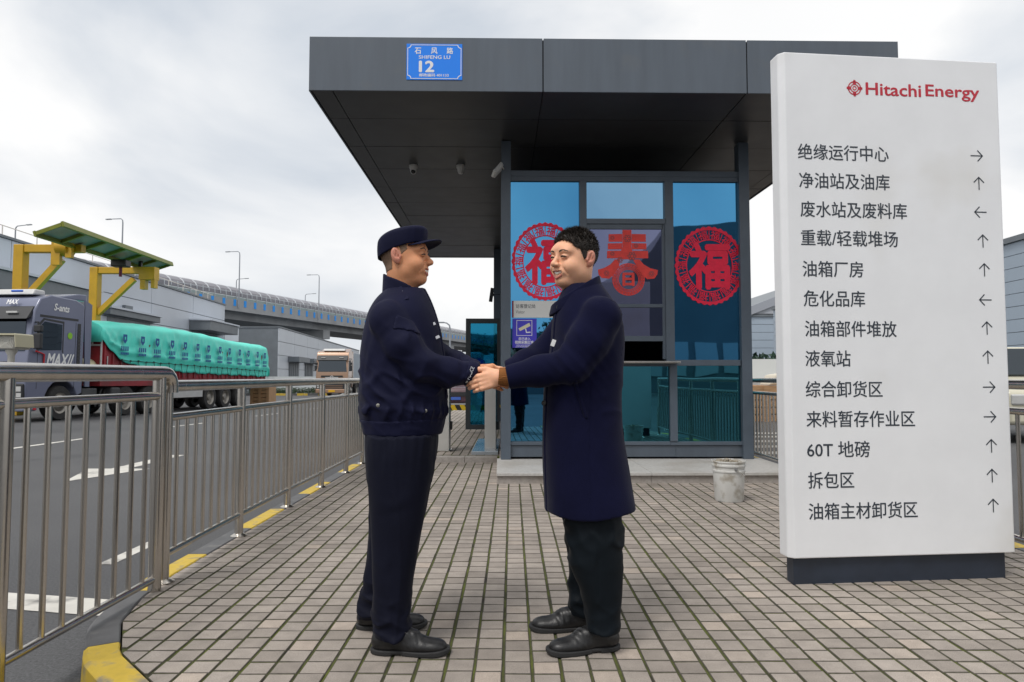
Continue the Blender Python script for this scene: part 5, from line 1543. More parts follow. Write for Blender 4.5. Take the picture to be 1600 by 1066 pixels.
mb = MB(); p = Vector(W(864.5, 536, 2.80)) + hl; mb.box(-.008, .008, -.003, .003, -.014, .014, Matrix.Translation(p) @ Matrix.Rotation(R(20), 4, 'Y')); mb.build('badge_card', M_pwhite, coat)
# brown knit cuff
kc = SDF().cap([N_wr + np.array((.03, 0, .0)), N_wr + np.array((-.040, .0, .004))], [.041, .037], 0)
axq = axes(N_wr - np.array((.08, .06, .06)), N_wr + np.array((.06, .06, .06)), .003)
kf = kc.eval(axq); X, Y, Z = grid3(axq)
kf = np.maximum(kf, (N_wr[0] - .040) - X + (Z - N_wr[2]) * .1) + .0013 * np.sin(np.arctan2(Z - N_wr[2], Y - N_wr[1]) * 26)
V, Q = nets(kf.astype(np.float32), axq); V = relax(V, Q, 1, .3); hput('knit_cuff', V, Q, M_knit)
# trousers
T2 = SDF()
T2.loft(sec([(760, 876, 968), (800, 880, 971), (840, 886, 972), (880, 890, 973), (920, 906, 972), (950, 914, 970), (984, 918, 968)], 2.88, [.070, .082, .095, .092, .084, .078, .080]), 0, n=2.3)
T2.loft(sec([(760, 872, 950), (800, 876, 948), (840, 884, 945), (880, 889, 942), (920, 889, 938), (945, 887, 933), (962, 887, 932)], 3.125, [.105, .10, .095, .088, .080, .076, .078]), .02, n=2.3)
axu = axes((W(860, 850)[0], 2.75, .03), (W(985, 850)[0], 3.25, .70), .0058)
UF = T2.eval(axu); X, Y, Z = grid3(axu); P3 = (X, Y, Z)
kn = (.25 * fold(Z * 74 - X * 46 + 3.4 * wob(P3, 10, 1)) + crs(X, Y, Z, 30, 22, 46, 1)) * (np.exp(-((Z - .44) / .10)**2) * .0135 + np.exp(-((Z - .16) / .10)**2) * .0130)
UF = (UF - kn * np.clip(.6 + .7 * wob(P3, 9, 5), 0, 1.2) - .0018 * wob(P3, 26, 2) + .003 * np.exp(-((X - W(935, 850, 2.8)[0]) / .004)**2) * (Y < 2.9)).astype(np.float32)
UF = np.maximum(UF, np.where(Y + 0 * X > 3.005, .060, .055) - Z - .16 * np.clip(X - W(930, 900)[0], -.1, .1)).astype(np.float32)
V, Q = nets(UF, axu); V = relax(V, Q, 1, .35); hput('trousers', V, Q, M_pants2)
shoe(h2, Vector((W(967, 1000, 2.88)[0], 2.905, 0)) + hl, R(180 + 12), .290)
shoe(h2, Vector((W(936, 968, 3.1)[0], 3.115, 0)) + hl, R(180 + 1), .292)
# body
HS2 = 1.09
Mh2 = Matrix.Translation(W(897, 404, 2.98)) @ Matrix.Rotation(R(180 + 36), 4, 'Z') @ Matrix.Rotation(R(3), 4, 'Y') @ Matrix.Rotation(R(-4), 4, 'X')
kV, kQ, kW, kmi, kF_, kax = head_mesh('B', Mh2, HS2)
hands = SDF()
hand_ops(hands, N_wr + np.array((-.034, .002, .002)), (-1, .0, -.27), (0, -1, .10), (16, 34, 34), thumb=(.80, .30, .30), arm=N_wr + np.array((.06, 0, 0)), scale=1.0)
hand_ops(hands, B_wr + np.array((-.020, -.012, -.004)), (-1, -.05, -.30), (0, 1, .1), (24, 30, 20), thumb=(.95, .05, .3), arm=B_wr + np.array((.06, .01, 0)))
axh = axes((W(722, 580, 2.9)[0], 2.80, W(760, 628, 2.9)[2]), (W(815, 580, 2.9)[0], 3.08, W(760, 546, 2.9)[2]), .0024)
h2V, h2Q = nets(hands.eval(axh), axh); h2V = relax(h2V, h2Q, 1, .35)
inner = SDF()
inner.loft([(.75, W(915, 800)[0], YC, .12, .15), (1.0, W(912, 800)[0], YC, .115, .155), (1.3, W(915, 800)[0], YC, .11, .15), (1.42, W(912, 800)[0], YC, .085, .13), (1.50, W(908, 800)[0], YC, .055, .06)], 0)
inner.cap([N_sh, N_el, N_wr], [.055, .045, .03], .03); inner.cap([B_sh, B_el, B_wr], [.055, .045, .03], .03)
inner.cap([(W(920, 760)[0], 2.90, .78), (W(932, 860, 2.88)[0], 2.88, .45), (W(945, 985, 2.88)[0], 2.885, .09)], [.07, .05, .038], .03)
inner.cap([(W(915, 760)[0], 3.10, .78), (W(915, 860, 3.12)[0], 3.12, .45), (W(910, 950, 3.12)[0], 3.12, .09)], [.07, .05, .038], .03)
axi = axes((W(785, 800)[0], 2.72, .03), (W(985, 800)[0], 3.30, 1.56), .011)
inV, inQ = nets(inner.eval(axi), axi)
hbody = join_body('body', h2, hput, [(kW, kQ, kmi), (h2V, h2Q, np.zeros(len(h2Q), int)), (inV, inQ, np.zeros(len(inQ), int))], [M_skinB, M_lip, M_mouth, M_earskin])
face_bits(hput, hbody, kF_, kax, Mh2, HS2)
# hair: cap of hair with a ragged hairline plus short strands
axr = axes((-.135, -.115, -.10), (.12, .115, .16), .003)
X, Y, Z = grid3(axr)
hs = head_sdf('B'); hs.ops = hs.ops[:2] + [o for o in hs.ops if False]
base = SDF().ell((-.012, 0, .024), (.088, .077, .082), 0).ell((.020, 0, -.030), (.066, .065, .080), .03).ell((.063, 0, .034), (.026, .050, .026), .022).eval(axr)
ay = np.abs(Y)
hl_z = np.where(X > .045, .066 - 6 * Y**2, 0)
lowz = np.interp(np.broadcast_to(X, (len(axr[0]), 1, 1)).ravel(), [-.12, -.06, -.036, -.031, -.004, .003, .012, .022, .032, .045, .060, .075, .1], [-.060, -.060, -.045, .020, .024, -.012, -.016, .006, .034, .040, .066, .078, .082]).reshape(-1, 1, 1)
lowz = lowz + .004 * np.sin(Y * 190) + .003 * np.sin(Y * 410 + X * 300)
thick_ = np.interp(Z.ravel(), [-.06, -.02, .03, .07, .11], [.001, .002, .0035, .008, .012]).reshape(1, 1, -1)
HFf = np.maximum(base - thick_ - .0028 * wob((X, Y, Z), 120, 1) - .002 * wob((X, Y, Z), 260, 3), lowz - Z)
HFf = np.maximum(HFf, -(base + .006)).astype(np.float32)
V, Q = nets(HFf, axr); V = relax(V, Q, 1, .3)
hair = hput('hair', to_world(V, Mh2, HS2), Q, M_hair, hbody)
# strands
fa = V[Q].mean(1); fn_ = np.cross(V[Q[:, 2]] - V[Q[:, 0]], V[Q[:, 3]] - V[Q[:, 1]]); ar = np.linalg.norm(fn_, axis=1) + 1e-12; fn_ /= ar[:, None]
outw = (fn_ * (fa - np.array((-.012, 0, .02)))).sum(1) > 0.01
cand = np.nonzero(outw)[0]
pick = rng.choice(cand, 9000, p=ar[cand] / ar[cand].sum())
b = fa[pick] + rng.normal(0, .0015, (9000, 3)); nn = fn_[pick]
ln = np.interp(b[:, 2], [-.05, .02, .06, .1], [.0025, .004, .010, .016]) * rng.uniform(.6, 1.25, 9000)
dirv = nn * .75 + np.stack([.45 * np.ones(9000) * (b[:, 2] > .05), rng.normal(0, .1, 9000), -.5 * (b[:, 2] < .05)], 1) + rng.normal(0, .22, (9000, 3))
dirv /= np.linalg.norm(dirv, axis=1)[:, None]
sd_ = np.cross(dirv, rng.normal(0, 1, (9000, 3))); sd_ /= np.linalg.norm(sd_, axis=1)[:, None]
w_ = .00085
tip = b + dirv * ln[:, None]; midp = b + dirv * ln[:, None] * .55
SV = np.stack([b - sd_ * w_, b + sd_ * w_, midp + sd_ * w_ * .8, midp - sd_ * w_ * .8, tip], 1).reshape(-1, 3)
SV = to_world(SV, Mh2, HS2) + np.array(HI.translation)
fs = []
for i in range(9000): fs += [(5 * i, 5 * i + 1, 5 * i + 2, 5 * i + 3), (5 * i + 3, 5 * i + 2, 5 * i + 4)]
me = bpy.data.meshes.new('hair_strands'); me.from_pydata(SV.tolist(), [], fs); me.materials.append(M_hair)
tag(link('hair_strands', me, hair), kind='stuff')
# ---------------------------------------------------------------- lorries
M_cabpaint = mat('slate_blue_cab_paint', (0.165, 0.18, 0.26), 0.34, 0.2, var=0.05, vscale=1, coat=0.5)
M_cabpale = mat('pale_blue_cab_paint', (0.30, 0.34, 0.46), 0.32, 0.1, coat=0.5)
M_bronze = mat('bronze_cab_paint', (0.36, 0.225, 0.15), 0.35, 0.3, coat=0.5)
M_trim = mat('black_trim', (0.022, 0.023, 0.026), 0.5)
M_wind = mirror_glass('cab_glass', (0.10, 0.115, 0.13), 0.25, (0.25, 0.28, 0.3))
M_redsteel = mat('red_trailer_paint', (0.26, 0.014, 0.022), 0.5, var=0.25, vscale=1.4, stain=((0.10, 0.02, 0.02), 1.1, 0.5, 0.6))
M_tarp = mat('teal_tarpaulin', (0.085, 0.74, 0.60), 0.42, var=0.10, vscale=1.5, spec=0.5)
M_tarpink = mat('tarp_blue_print', (0.0, 0.09, 0.30), 0.5)
M_rope = mat('dark_rope', (0.02, 0.05, 0.05), 0.8)
M_chassis = mat('chassis_grey', (0.045, 0.046, 0.05), 0.6, var=0.3, vscale=3)
M_rim = mat('wheel_rim', (0.30, 0.28, 0.25), 0.45, 0.6, var=0.2, vscale=8)
M_silver = mat('silver_panel', (0.55, 0.55, 0.54), 0.4, 0.3, var=.08, vscale=3)
def wheel(parent, x, y, z, r=0.52, w=0.30, side=1, twin=False):
    M_ = Matrix.Translation((x, y, z)) @ Matrix.Rotation(R(90) * side, 4, 'Y')
    mb = MB(); h = w
    mb.lathe([(r * .60, -h), (r * .93, -h), (r, -h * .82), (r, -h * .18), (r * .93, 0.0), (r * .60, 0.0), (r * .58, -.03)], 36, M=M_, closed_ends=False)
    t = mb.build('wheel', M_rubber, parent, smooth=True)
    mb = MB()
    prof = [(r * .60, -.002), (r * .56, -.02), (r * .50, -.11), (r * .30, -.13), (r * .26, -.06), (r * .22, -.03), (0.0, -.025)] if twin else [(r * .60, -.002), (r * .56, -.02), (r * .48, -.03), (r * .34, .03), (r * .24, .06), (r * .20, .10), (0.0, .105)]
    mb.lathe(prof, 28, M=M_, closed_ends=False); mb.build('rim', M_rim, t, smooth=True)
def cab(t, paint, pale, W_=2.5, big=True):
    """tractor cab: front at y=0, near flank x=0, far flank x=-W_"""
    arch = [(1.40 + .68 * math.cos(R(a)), .52 + .68 * math.sin(R(a))) for a in range(20, 161, 20)]
    prof = [(.06, .42), (.78, .50)] + arch[::-1] + [(2.06, .72), (2.28, .80), (2.28, 3.55), (1.9, 3.68), (.85, 3.70), (.45, 3.56), (.24, 3.2), (.08, 2.05), (.0, 1.3)]
    prof = prof[::-1]
    mb = MB(); mb.prism(prof, -W_, 0.0, lambda a, b, d: (d, a, b)); body = mb.build('cab', paint, t, bevel=.05, smooth=True, seg=3)
    X1 = .006
    mb = MB(); mb.prism([(.42, 2.05), (1.32, 2.10), (1.32, 2.86), (.62, 2.90), (.50, 2.78)], -.02, X1 + .004, lambda a, b, d: (d, a, b)); mb.build('side_window', M_wind, t)
    mb = MB(); mb.prism([(.34, 1.98), (.42, 2.03), (.48, 2.80), (.62, 2.94), (1.36, 2.90), (1.36, 2.04), (1.40, 2.0), (1.40, 2.96), (.58, 3.0), (.42, 2.84)], -.02, X1, lambda a, b, d: (d, a, b)); mb.build('window_surround', M_trim, t)
    mb = MB(); mb.box(-.02, X1, 1.98, 2.12, 1.25, 2.95); mb.build('louvre_strip', M_trim, t)
    for k in range(14): 
        mb = MB(); mb.box(-.01, X1 + .012, 1.985, 2.115, 1.30 + k * .11, 1.34 + k * .11); mb.build('louvre', M_chassis, t)
    mb = MB(); mb.box(-.02, X1, .44, 2.0, 3.02, 3.09); mb.build('drip_rail', M_trim, t)
    mb = MB(); mb.box(-.02, .004, .395, .405, .95, 1.98); mb.box(-.02, .004, 1.90, 1.91, .95, 2.98); mb.build('door_gap', M_dark, t)
    mb = MB(); mb.box(-.005, .05, 1.62, 1.86, 1.55, 1.60); mb.build('door_handle', M_trim, t)
    # front: windscreen, visor, grille, lamps, bumper
    fx = lambda z: np.interp(z, [1.3, 2.05, 3.2, 3.56], [0, .08, .24, .45])
    mb = MB(); mb.add([(x, fx(z) - .012, z) for x, z in ((-.12, 2.02), (-W_ + .12, 2.02), (-W_ + .22, 3.05), (-.22, 3.05))], [(0, 1, 2, 3)]); ws = mb.build('windscreen', M_wind, t); thick(ws, .012)
    mb = MB(); mb.add([(x, y, z) for x in (-.06, -W_ + .06) for y, z in ((.26, 3.30), (.0, 2.92), (.20, 2.98), (.36, 3.33))], [(0, 1, 2, 3), (7, 6, 5, 4), (0, 4, 5, 1), (1, 5, 6, 2), (2, 6, 7, 3), (3, 7, 4, 0)]); mb.build('sun_visor', M_trim, t, bevel=.02)
    for x in (-.55, -W_ + .55):
        mb = MB(); mb.box(x - .16, x + .16, .05, .10, 3.10, 3.15); mb.build('marker_lamp', M_lightplastic, t)
    mb = MB(); mb.prism([(-.25, .62), (-.42, 1.72), (-W_ + .42, 1.72), (-W_ + .25, .62)], -.03, .06, lambda a, b, d: (a, d, b)); mb.build('grille', M_trim, t)
    for k in range(6): 
        mb = MB(); mb.box(-W_ + .40, -.40, -.05, -.02, .72 + k * .16, .77 + k * .16); mb.build('grille_bar', pale, t)
    for x0, x1 in ((-.30, -.04), (-W_ + .04, -W_ + .30)):
        mb = MB(); mb.box(x0, x1, -.04, .25, .68, 1.10); lm = mb.build('headlight', M_trim, t, bevel=.04)
        mb = MB(); mb.box(x0 + .05, x1 - .05, -.05, -.03, .88, 1.02); mb.box(x0 + .08, x1 - .04, -.05, -.03, .72, .84); mb.build('lamp_glass', M_silver, lm)
    mb = MB(); mb.box(-W_ - .01, .01, -.06, .5, .32, .66); mb.build('bumper', pale, t, bevel=.06)
    for x, s in ((.10, 1), (-W_ - .10, -1)):
        mb = MB(); mb.tube([(x - s * .1, .30, 2.85), (x + s * .08, .16, 2.85), (x + s * .08, .16, 2.05)], .025, 8); mr_ = mb.build('mirror_arm', M_trim, t, smooth=True)
        mb = MB(); mb.box(x - .02, x + .20, .10, .22, 2.08, 2.52); mb.box(x - .02, x + .20, .10, .22, 2.56, 2.76); mb.build('mirror', M_trim, t, bevel=.03)
    mb = MB(); mb.prism([(2.30, 3.05), (2.42, 1.0), (2.62, 1.0), (2.62, 3.6), (2.30, 3.72)], -.05, -.01, lambda a, b, d: (d, a, b)); mb.build('side_fairing', paint, t)
    mb = MB(); mb.prism([(1.2, 3.69), (2.55, 3.70), (2.55, 3.92), (2.2, 3.90)], -W_ + .15, -.15, lambda a, b, d: (d, a, b)); mb.build('roof_deflector', paint, t, bevel=.03)
    mb = MB(); mb.prism([(.55, 3.68), (1.05, 3.70), (1.05, 3.86), (.65, 3.86)], -W_ + .45, -.35, lambda a, b, d: (d, a, b)); mb.build('roof_lamp_bar', M_lightplastic, t, bevel=.05, seg=3)
    wheel(t, -.02, 1.40, .52); wheel(t, -W_ + .02, 1.40, .52, side=-1)
    return body
TA = R(4.1)
el = Vector((math.sin(TA), math.cos(TA), 0))
wf = Vector((-13.5, 20.5, 0)); o_ = wf - el * 1.4
truck = thing('lorry', 'slate blue lorry with a teal tarpaulin over its long red trailer', 'lorry', (o_.x, o_.y, road_z(o_.y) - .004), -TA)
truck.rotation_euler = (-0.0103, 0, -TA)
cab(truck, M_cabpaint, M_cabpale)
lettering('lettering', 'MAX//', M_pwhite, (.008, 1.30, 1.80), (0, 1, 0), (0, .22, 1), 1.05, .40, .004, .03, truck)
lettering('lettering', 'S-ants', M_pwhite, (.008, 1.28, 3.36), (0, 1, -.02), (0, .2, 1), .62, .22, .004, .03, truck)
lettering('lettering', 'MAX', M_pwhite, (-.7, .26, 3.44), (1, 0, 0), (0, .45, 1), .34, .16, .004, .03, truck)
mb = MB(); mb.box(-.9, -.55, .40, .46, 3.74, 3.80); mb.build('roof_beacon', mat('blue_lamp', (.02, .12, .6), .3), truck, bevel=.02)
mb = MB(); ring(mb, Vector((0, 0, 0)), .10, .0, 0, 24); me_ = mb.v; mb2 = MB(); mb2.add([(.009, 1.66 + p[0], 2.55 + p[2]) for p in me_], mb.f); mb2.build('round_sticker', mat('green_sticker', (.25, .55, .02), .5), truck)
for y_, z_ in ((.30, 2.0),):
    mb = MB(); mb.tube([(.06, .26, 2.02), (.08, .42, 1.98), (.03, .62, 1.94), (.02, .62, 1.62)], .022, 8); mb.build('red_ribbon', mat('red_ribbon', (.55, .01, .02), .6), truck, smooth=True)
for k, (x, y) in enumerate(((.02, 1.38), (.02, .35))):
    mb = MB(); mb.box(x - .01, x + .01, y - .05, y + .05, (1.27, .35)[k], (1.42, .50)[k]); mb.build('red_ribbon', mat('red_ribbon', (.55, .01, .02), .6), truck)
# chassis of the tractor
mb = MB(); mb.box(-1.7, -.8, 2.2, 6.3, .62, .90); mb.build('chassis_rail', M_chassis, truck)
mb = MB(); mb.box(-.62, -.05, 2.35, 3.05, .45, .95); mb.build('battery_box', M_chassis, truck, bevel=.03)
mb = MB(); [mb.tube([(-.25, 3.25, .35 + .0), (-.25, 3.55, .95)], .03, 8), mb.tube([(-.25, 3.45, .35), (-.25, 3.75, .95)], .03, 8), mb.box(-.5, -.15, 3.2, 3.7, .60, .64)]; mb.build('access_steps', M_chassis, truck)
mb = MB(); mb.lathe([(0, 0), (.33, 0), (.36, .04), (.36, .86), (.33, .9), (0, .9)], 28, M=Matrix.Translation((-.45, 2.42, 1.55)) @ Matrix.Rotation(R(-90), 4, 'X')); mb.build('fuel_tank', M_cream, truck, smooth=True)
mb = MB(); mb.box(-.55, .0, 3.7, 4.15, .62, .98); mb.build('mudguard', M_chassis, truck, bevel=.05)
for y in (4.50, 5.85):
    wheel(truck, -.03, y, .52, twin=True); wheel(truck, -2.47, y, .52, side=-1, twin=True)
    mb = MB(); mb.box(-2.3, -.2, y - .06, y + .06, .46, .58); mb.build('axle', M_chassis, truck)
for y in (10.2, 11.55, 12.9):
    wheel(truck, -.03, y, .52, twin=True); wheel(truck, -2.47, y, .52, side=-1, twin=True)
    mb = MB(); mb.box(-2.3, -.2, y - .06, y + .06, .46, .58); mb.build('axle', M_chassis, truck)
# trailer
TL0, TL1 = 3.1, 15.6
mb = MB(); mb.box(-2.5, 0, TL0, TL1, 1.02, 1.30); mb.build('trailer_floor', M_redsteel, truck)
mb = MB(); mb.box(-1.75, -1.55, TL0 + .5, TL1, .80, 1.16); mb.box(-.95, -.75, TL0 + .5, TL1, .80, 1.16); tag(mb.build('trailer_beams', M_chassis, truck))
mb = MB(); mb.box(-2.48, -.02, TL0, TL0 + .06, 1.30, 2.95); mb.build('headboard', M_redsteel, truck)
for k in range(8):
    y0 = TL0 + .04 + k * (TL1 - TL0 - .06) / 8; y1 = y0 + (TL1 - TL0 - .06) / 8 - .03
    for x in (-.05, -2.5):
        mb = MB(); mb.box(x, x + .05, y0, y1, 1.302, 2.55); pn = mb.build('side_board', M_redsteel, truck)
        if x > -1:
            for j in range(4): 
                mb = MB(); yy = y0 + .12 + j * (y1 - y0 - .24) / 3; mb.box(.0, .035, yy - .04, yy + .04, 1.31, 2.50); mb.build('rib', M_redsteel, pn)
mb = MB(); mb.box(-.03, .0, 7.2, 9.5, .55, 1.05); mb.build('side_guard_panel', M_silver, truck)
for k in range(3): 
    mb = MB(); mb.box(-.02, .012, 6.65 + k * .17, 6.77 + k * .17, .72, .98); mb.build('side_guard_slat', M_silver, truck)
mb = MB(); mb.tube([(.02, TL0 - .02, 1.35), (.02, TL0 - .02, 2.9)], .03, 8); mb.tube([(-.5, TL0 - .03, 2.35), (.02, TL0 - .03, 2.35)], .03, 8); mb.tube([(-.28, TL0 - .03, 2.35), (-.28, TL0 - .03, 2.95)], .025, 8); mb.tube([(.02, TL0 + .3, 1.35), (.02, TL0 + .3, 2.0)], .02, 8); mb.build('ladder_frame', M_silver, truck)
# tarpaulin: sheet draped over bows
ny, nc = 150, 46
def tarp_pt(i, j):
    s = i / (ny - 1); y = TL0 - .10 + s * (TL1 - TL0 + .2)
    base = np.interp(s, [0, .03, .10, .22, .45, 1.0], [2.55, 2.25, 1.80, 1.62, 1.52, 1.44]) + .02 * math.sin(s * 60) + .015 * math.sin(s * 143)
    top = 3.10 + .16 * math.sin(math.pi * min(1, s * 1.3)) + .015 * math.cos(s * 2 * math.pi * 9) - .10 * s
    c = j / (nc - 1)
    if c < .42:
        q = c / .42; x = .07 - .10 * q**3; z = base + (top - .12 - base) * q
    elif c < .58:
        q = (c - .42) / .16; x = -.03 - 2.44 * q; z = top - .12 + .12 * min(1, q * 6) * min(1, (1 - q) * 6) + .10 * math.sin(math.pi * q)
    else:
        q = (c - .58) / .42; x = -2.47 - .10 * q; z = (top - .12) + (1.5 - top + .12) * q
    if c < .45:
        m = math.sin(math.pi * min(1, c / .42))
        ph = s * 95 + c * 14
        w_a = .5 + .5 * math.sin(s * 23 + 1.3)
        x += .020 * m * math.sin(s * 2 * math.pi * 7 + 4 * c) + .040 * m * w_a * math.exp(1.5 * math.sin(ph * 1.3 + 3 * math.sin(s * 17))) / 4.5 + .016 * m * math.sin(s * 260 - c * 30 + 2 * math.sin(s * 40))
        if .03 < s: x += .06 * math.exp(-((c - .13) / .03)**2)
        z -= .02 * m * math.sin(s * 71)
    return (x, y, z)
mb = MB(); mb.add([tarp_pt(i, j) for i in range(ny) for j in range(nc)], [(i * nc + j, i * nc + j + 1, (i + 1) * nc + j + 1, (i + 1) * nc + j) for i in range(ny - 1) for j in range(nc - 1)])
for i in (0, ny - 1):
    ring_ = [tarp_pt(i, j) for j in range(nc)]
    # gathered end: falls to the headboard / tail
    yy = ring_[0][1]; low = 2.35 if i == 0 else 1.4
    mb.add(ring_ + [(p[0], yy + (.03 if i else -.03), max(low + .08 * math.sin(k * 1.7), min(p[2], low + .1))) for k, p in enumerate(ring_)], [(k, k + 1, nc + k + 1, nc + k) for k in range(nc - 1)])
tarp = mb.build('tarpaulin', M_tarp, truck, smooth=True, sharp=80); thick(tarp, .01)
def tsurf(y, z):
    """outer x of the near tarp flank"""
    i = int(round((y - (TL0 - .10)) / (TL1 - TL0 + .2) * (ny - 1))); i = max(0, min(ny - 1, i))
    zs = [tarp_pt(i, j) for j in range(int(nc * .42))]
    return max(np.interp(z, [p[2] for p in zs], [p[0] for p in zs]), 0) + .025
for k in range(13):
    y = TL0 + 1.0 + k * .92; z = 2.62 - .012 * k
    x = max(tsurf(y + d, z + e) for d in (-.22, -.1, 0, .1, .22) for e in (.1, -.2, -.5)) + .015
    S_ = lambda a, b: (x, y + a, z + b)
    mb = MB(); mb.add([S_(-.11, .15), S_(.11, .15), S_(.11, -.06), (x, y, z - .17), S_(-.11, -.06)], [(0, 1, 2, 3, 4)]); mb.build('shield_print', M_tarpink, tarp)
    mb = MB(); mb.add([(x + .004, y + a, z + b) for a, b in ((-.03, .07), (.03, .07), (.03, -.03), (-.03, -.03))], [(0, 1, 2, 3)]); mb.build('shield_mark', M_tarp, tarp)
    for r_, (zz, hh, n_) in enumerate(((-.33, .075, 4), (-.50, .040, 5))):
        for q in range(n_):
            a = -.22 + .44 * (q + .5) / n_
            mb = MB(); mb.add([(x, y + a + da, z + zz + db) for da, db in ((-.036, -hh), (.036, -hh), (.036, hh), (-.036, hh))], [(0, 1, 2, 3)]); mb.build('print_mark', M_tarpink, tarp)
pts = [(tsurf(y, 1.90) + .03, y, 1.90 - .02 * (i % 2) - .016 * (y - 4)) for i, y in enumerate(np.arange(TL0 + .9, TL1, .45))]
mb = MB(); mb.tube(pts, .014, 6); mb.build('tie_rope', M_rope, tarp)
for i, p in enumerate(pts):
    mb = MB(); mb.tube([p, (p[0] + .02, p[1] + .12 * (-1)**i, 1.34)], .010, 5); mb.build('tie_cord', M_rope, tarp)
    mb = MB(); mb.box(p[0] - .01, p[0] + .02, p[1] - .03, p[1] + .03, p[2] - .03, p[2] + .03); mb.build('tie_ring', M_rope, tarp)

# second lorry
p2 = Vector((-13.2, 54.0, 0))
t2 = thing('lorry', 'bronze lorry facing the gate beyond the long railing', 'lorry', (p2.x + .25, p2.y, road_z(p2.y) - .004), R(4))
cab(t2, M_bronze, M_bronze)
mb = MB(); mb.box(-1.5, -1.0, -.08, -.05, .42, .58); mb.build('number_plate', mat('yellow_plate', (.75, .42, .01), .5), t2)
mb = MB(); mb.box(-1.75, -.75, -.075, -.04, 1.52, 1.60); mb.build('chrome_bar', M_silver, t2)
mb = MB(); ring(mb, Vector((-1.25, 0, 1.58)), .14, .08, -.085, 20); mb.build('front_badge', M_silver, t2)
mb = MB(); mb.box(-2.45, -.05, 2.9, 11.5, 1.2, 3.6); mb.build('box_body', mat('grey_blue_box', (.28, .34, .40), .5), t2, bevel=.02)
mb = MB(); mb.box(-1.7, -.8, 2.2, 11.0, .62, 1.2); mb.build('chassis_rail', M_chassis, t2)
for y in (4.6, 9.5): wheel(t2, -.03, y, .52, twin=True); wheel(t2, -2.47, y, .52, side=-1, twin=True)

# ---------------------------------------------------------------- plate reader and its post
p = at_y(18, 545, 10.0)
t = thing('plate_camera', 'off white hooded camera housing on a post beyond the near railing', 'camera', (p.x, 10.0, road_z(10.0)))
zc = p.z - road_z(10.0)
M_hous = mat('off_white_housing', (0.60, 0.59, 0.54), 0.45, var=.05, vscale=5)
sec_ = lambda s, o: [(-.15 * s, .10 * s + o), (.15 * s, .10 * s + o), (.165 * s, .04 * s + o), (.12 * s, -.10 * s + o), (-.12 * s, -.10 * s + o), (-.165 * s, .04 * s + o)]
mb = MB(); mb.prism(sec_(1.0, .09)[::-1], -.12, .22, lambda a, b, d: (a, d, zc + b)); mb.build('housing', M_hous, t, bevel=.02, seg=3)
for k in range(5):
    s = .86 - k * .16; o = sec_(s, .09); i_ = sec_(s - .05, .09); n = 6
    mb = MB(); mb.add([(a, -.124, zc + b) for a, b in o] + [(a, -.124, zc + b) for a, b in i_], [(j, (j + 1) % n, n + (j + 1) % n, n + j) for j in range(n)]); thick(mb.build('rib', M_hous, t), .012)
mb = MB(); mb.prism([(-.175, .20), (-.16, .215), (.16, .215), (.175, .20), (.19, .02), (.18, .02), (.165, .19), (-.165, .19), (-.18, .02), (-.19, .02)], -.18, .20, lambda a, b, d: (a, d, zc + b)); mb.build('hood', mat('yellowed_hood', (.50, .47, .33), .5), t)
mb = MB(); mb.lathe([(.07, 0), (.07, .02), (.045, .05), (.045, zc - .10), (.075, zc - .04), (.075, zc - .01)], 18); mb.build('post', M_hous, t, smooth=True)

# ---------------------------------------------------------------- yellow loading gantry with tilted tray
t = thing('loading_gantry', 'yellow cantilever gantry carrying a tilted green tray above the lorry', 'gantry', (-17.1, 23.6, road_z(23.6)))
GZ = -road_z(23.6)
def gan(u0, d, ur, vt, w):
    a = at_y(u0, vt, d); b = at_y(ur, vt, d); zt = a.z + GZ
    X0, X1, Y = a.x + 17.1, b.x + 17.1, d - 23.6
    mb = MB(); mb.beam((X0, Y, 0), (X0, Y, zt), w, w, (0, 1, 0)); mb.build('post', M_yellow, t, bevel=.02)
    mb = MB(); mb.beam((X0 + w / 2 + .004, Y, zt - w * .4), (X1, Y, zt - w * .4), w * .8, w * .8); mb.build('arm', M_yellow, t, bevel=.02)
    mb = MB(); mb.beam((X0 + w * .4, Y, zt - 1.95), (X1 - .75, Y, zt - .50), w * .6, w * .6); mb.build('brace', M_yellow, t)
    return X0, X1, Y, zt
g1 = gan(34, 23.6, 131, 383, .34)
g2 = gan(150, 28.5, 238, 418, .34)
X0, X1, Y, zt = g1
mb = MB(); mb.lathe([(0, -.2), (.30, -.2), (.30, .2), (0, .2)], 20, M=Matrix.Translation((X1 - .55, Y - .15, zt - .12)) @ Matrix.Rotation(R(90), 4, 'Y')); mb.build('pivot_drum', M_yellow, t, smooth=True)
mb = MB(); mb.box(X1 - .9, X1 - .6, Y - .35, Y - .2, zt - .75, zt + .35); mb.box(X1 - .42, X1 - .2, Y - .35, Y - .2, zt - .5, zt + .3); mb.build('hinge_plates', M_yellow, t)
X0, X1, Y, zt = g2
mb = MB(); mb.box(X1 - .4, X1 + .25, Y - .3, Y + .1, zt - .55, zt - .02); mb.box(X1 - .35, X1 - .15, Y - .28, Y, zt - .95, zt - .56); mb.box(X1 + .1, X1 + .25, Y - .28, Y, zt - .9, zt - .56); mb.build('stop_block', M_yellow, t)
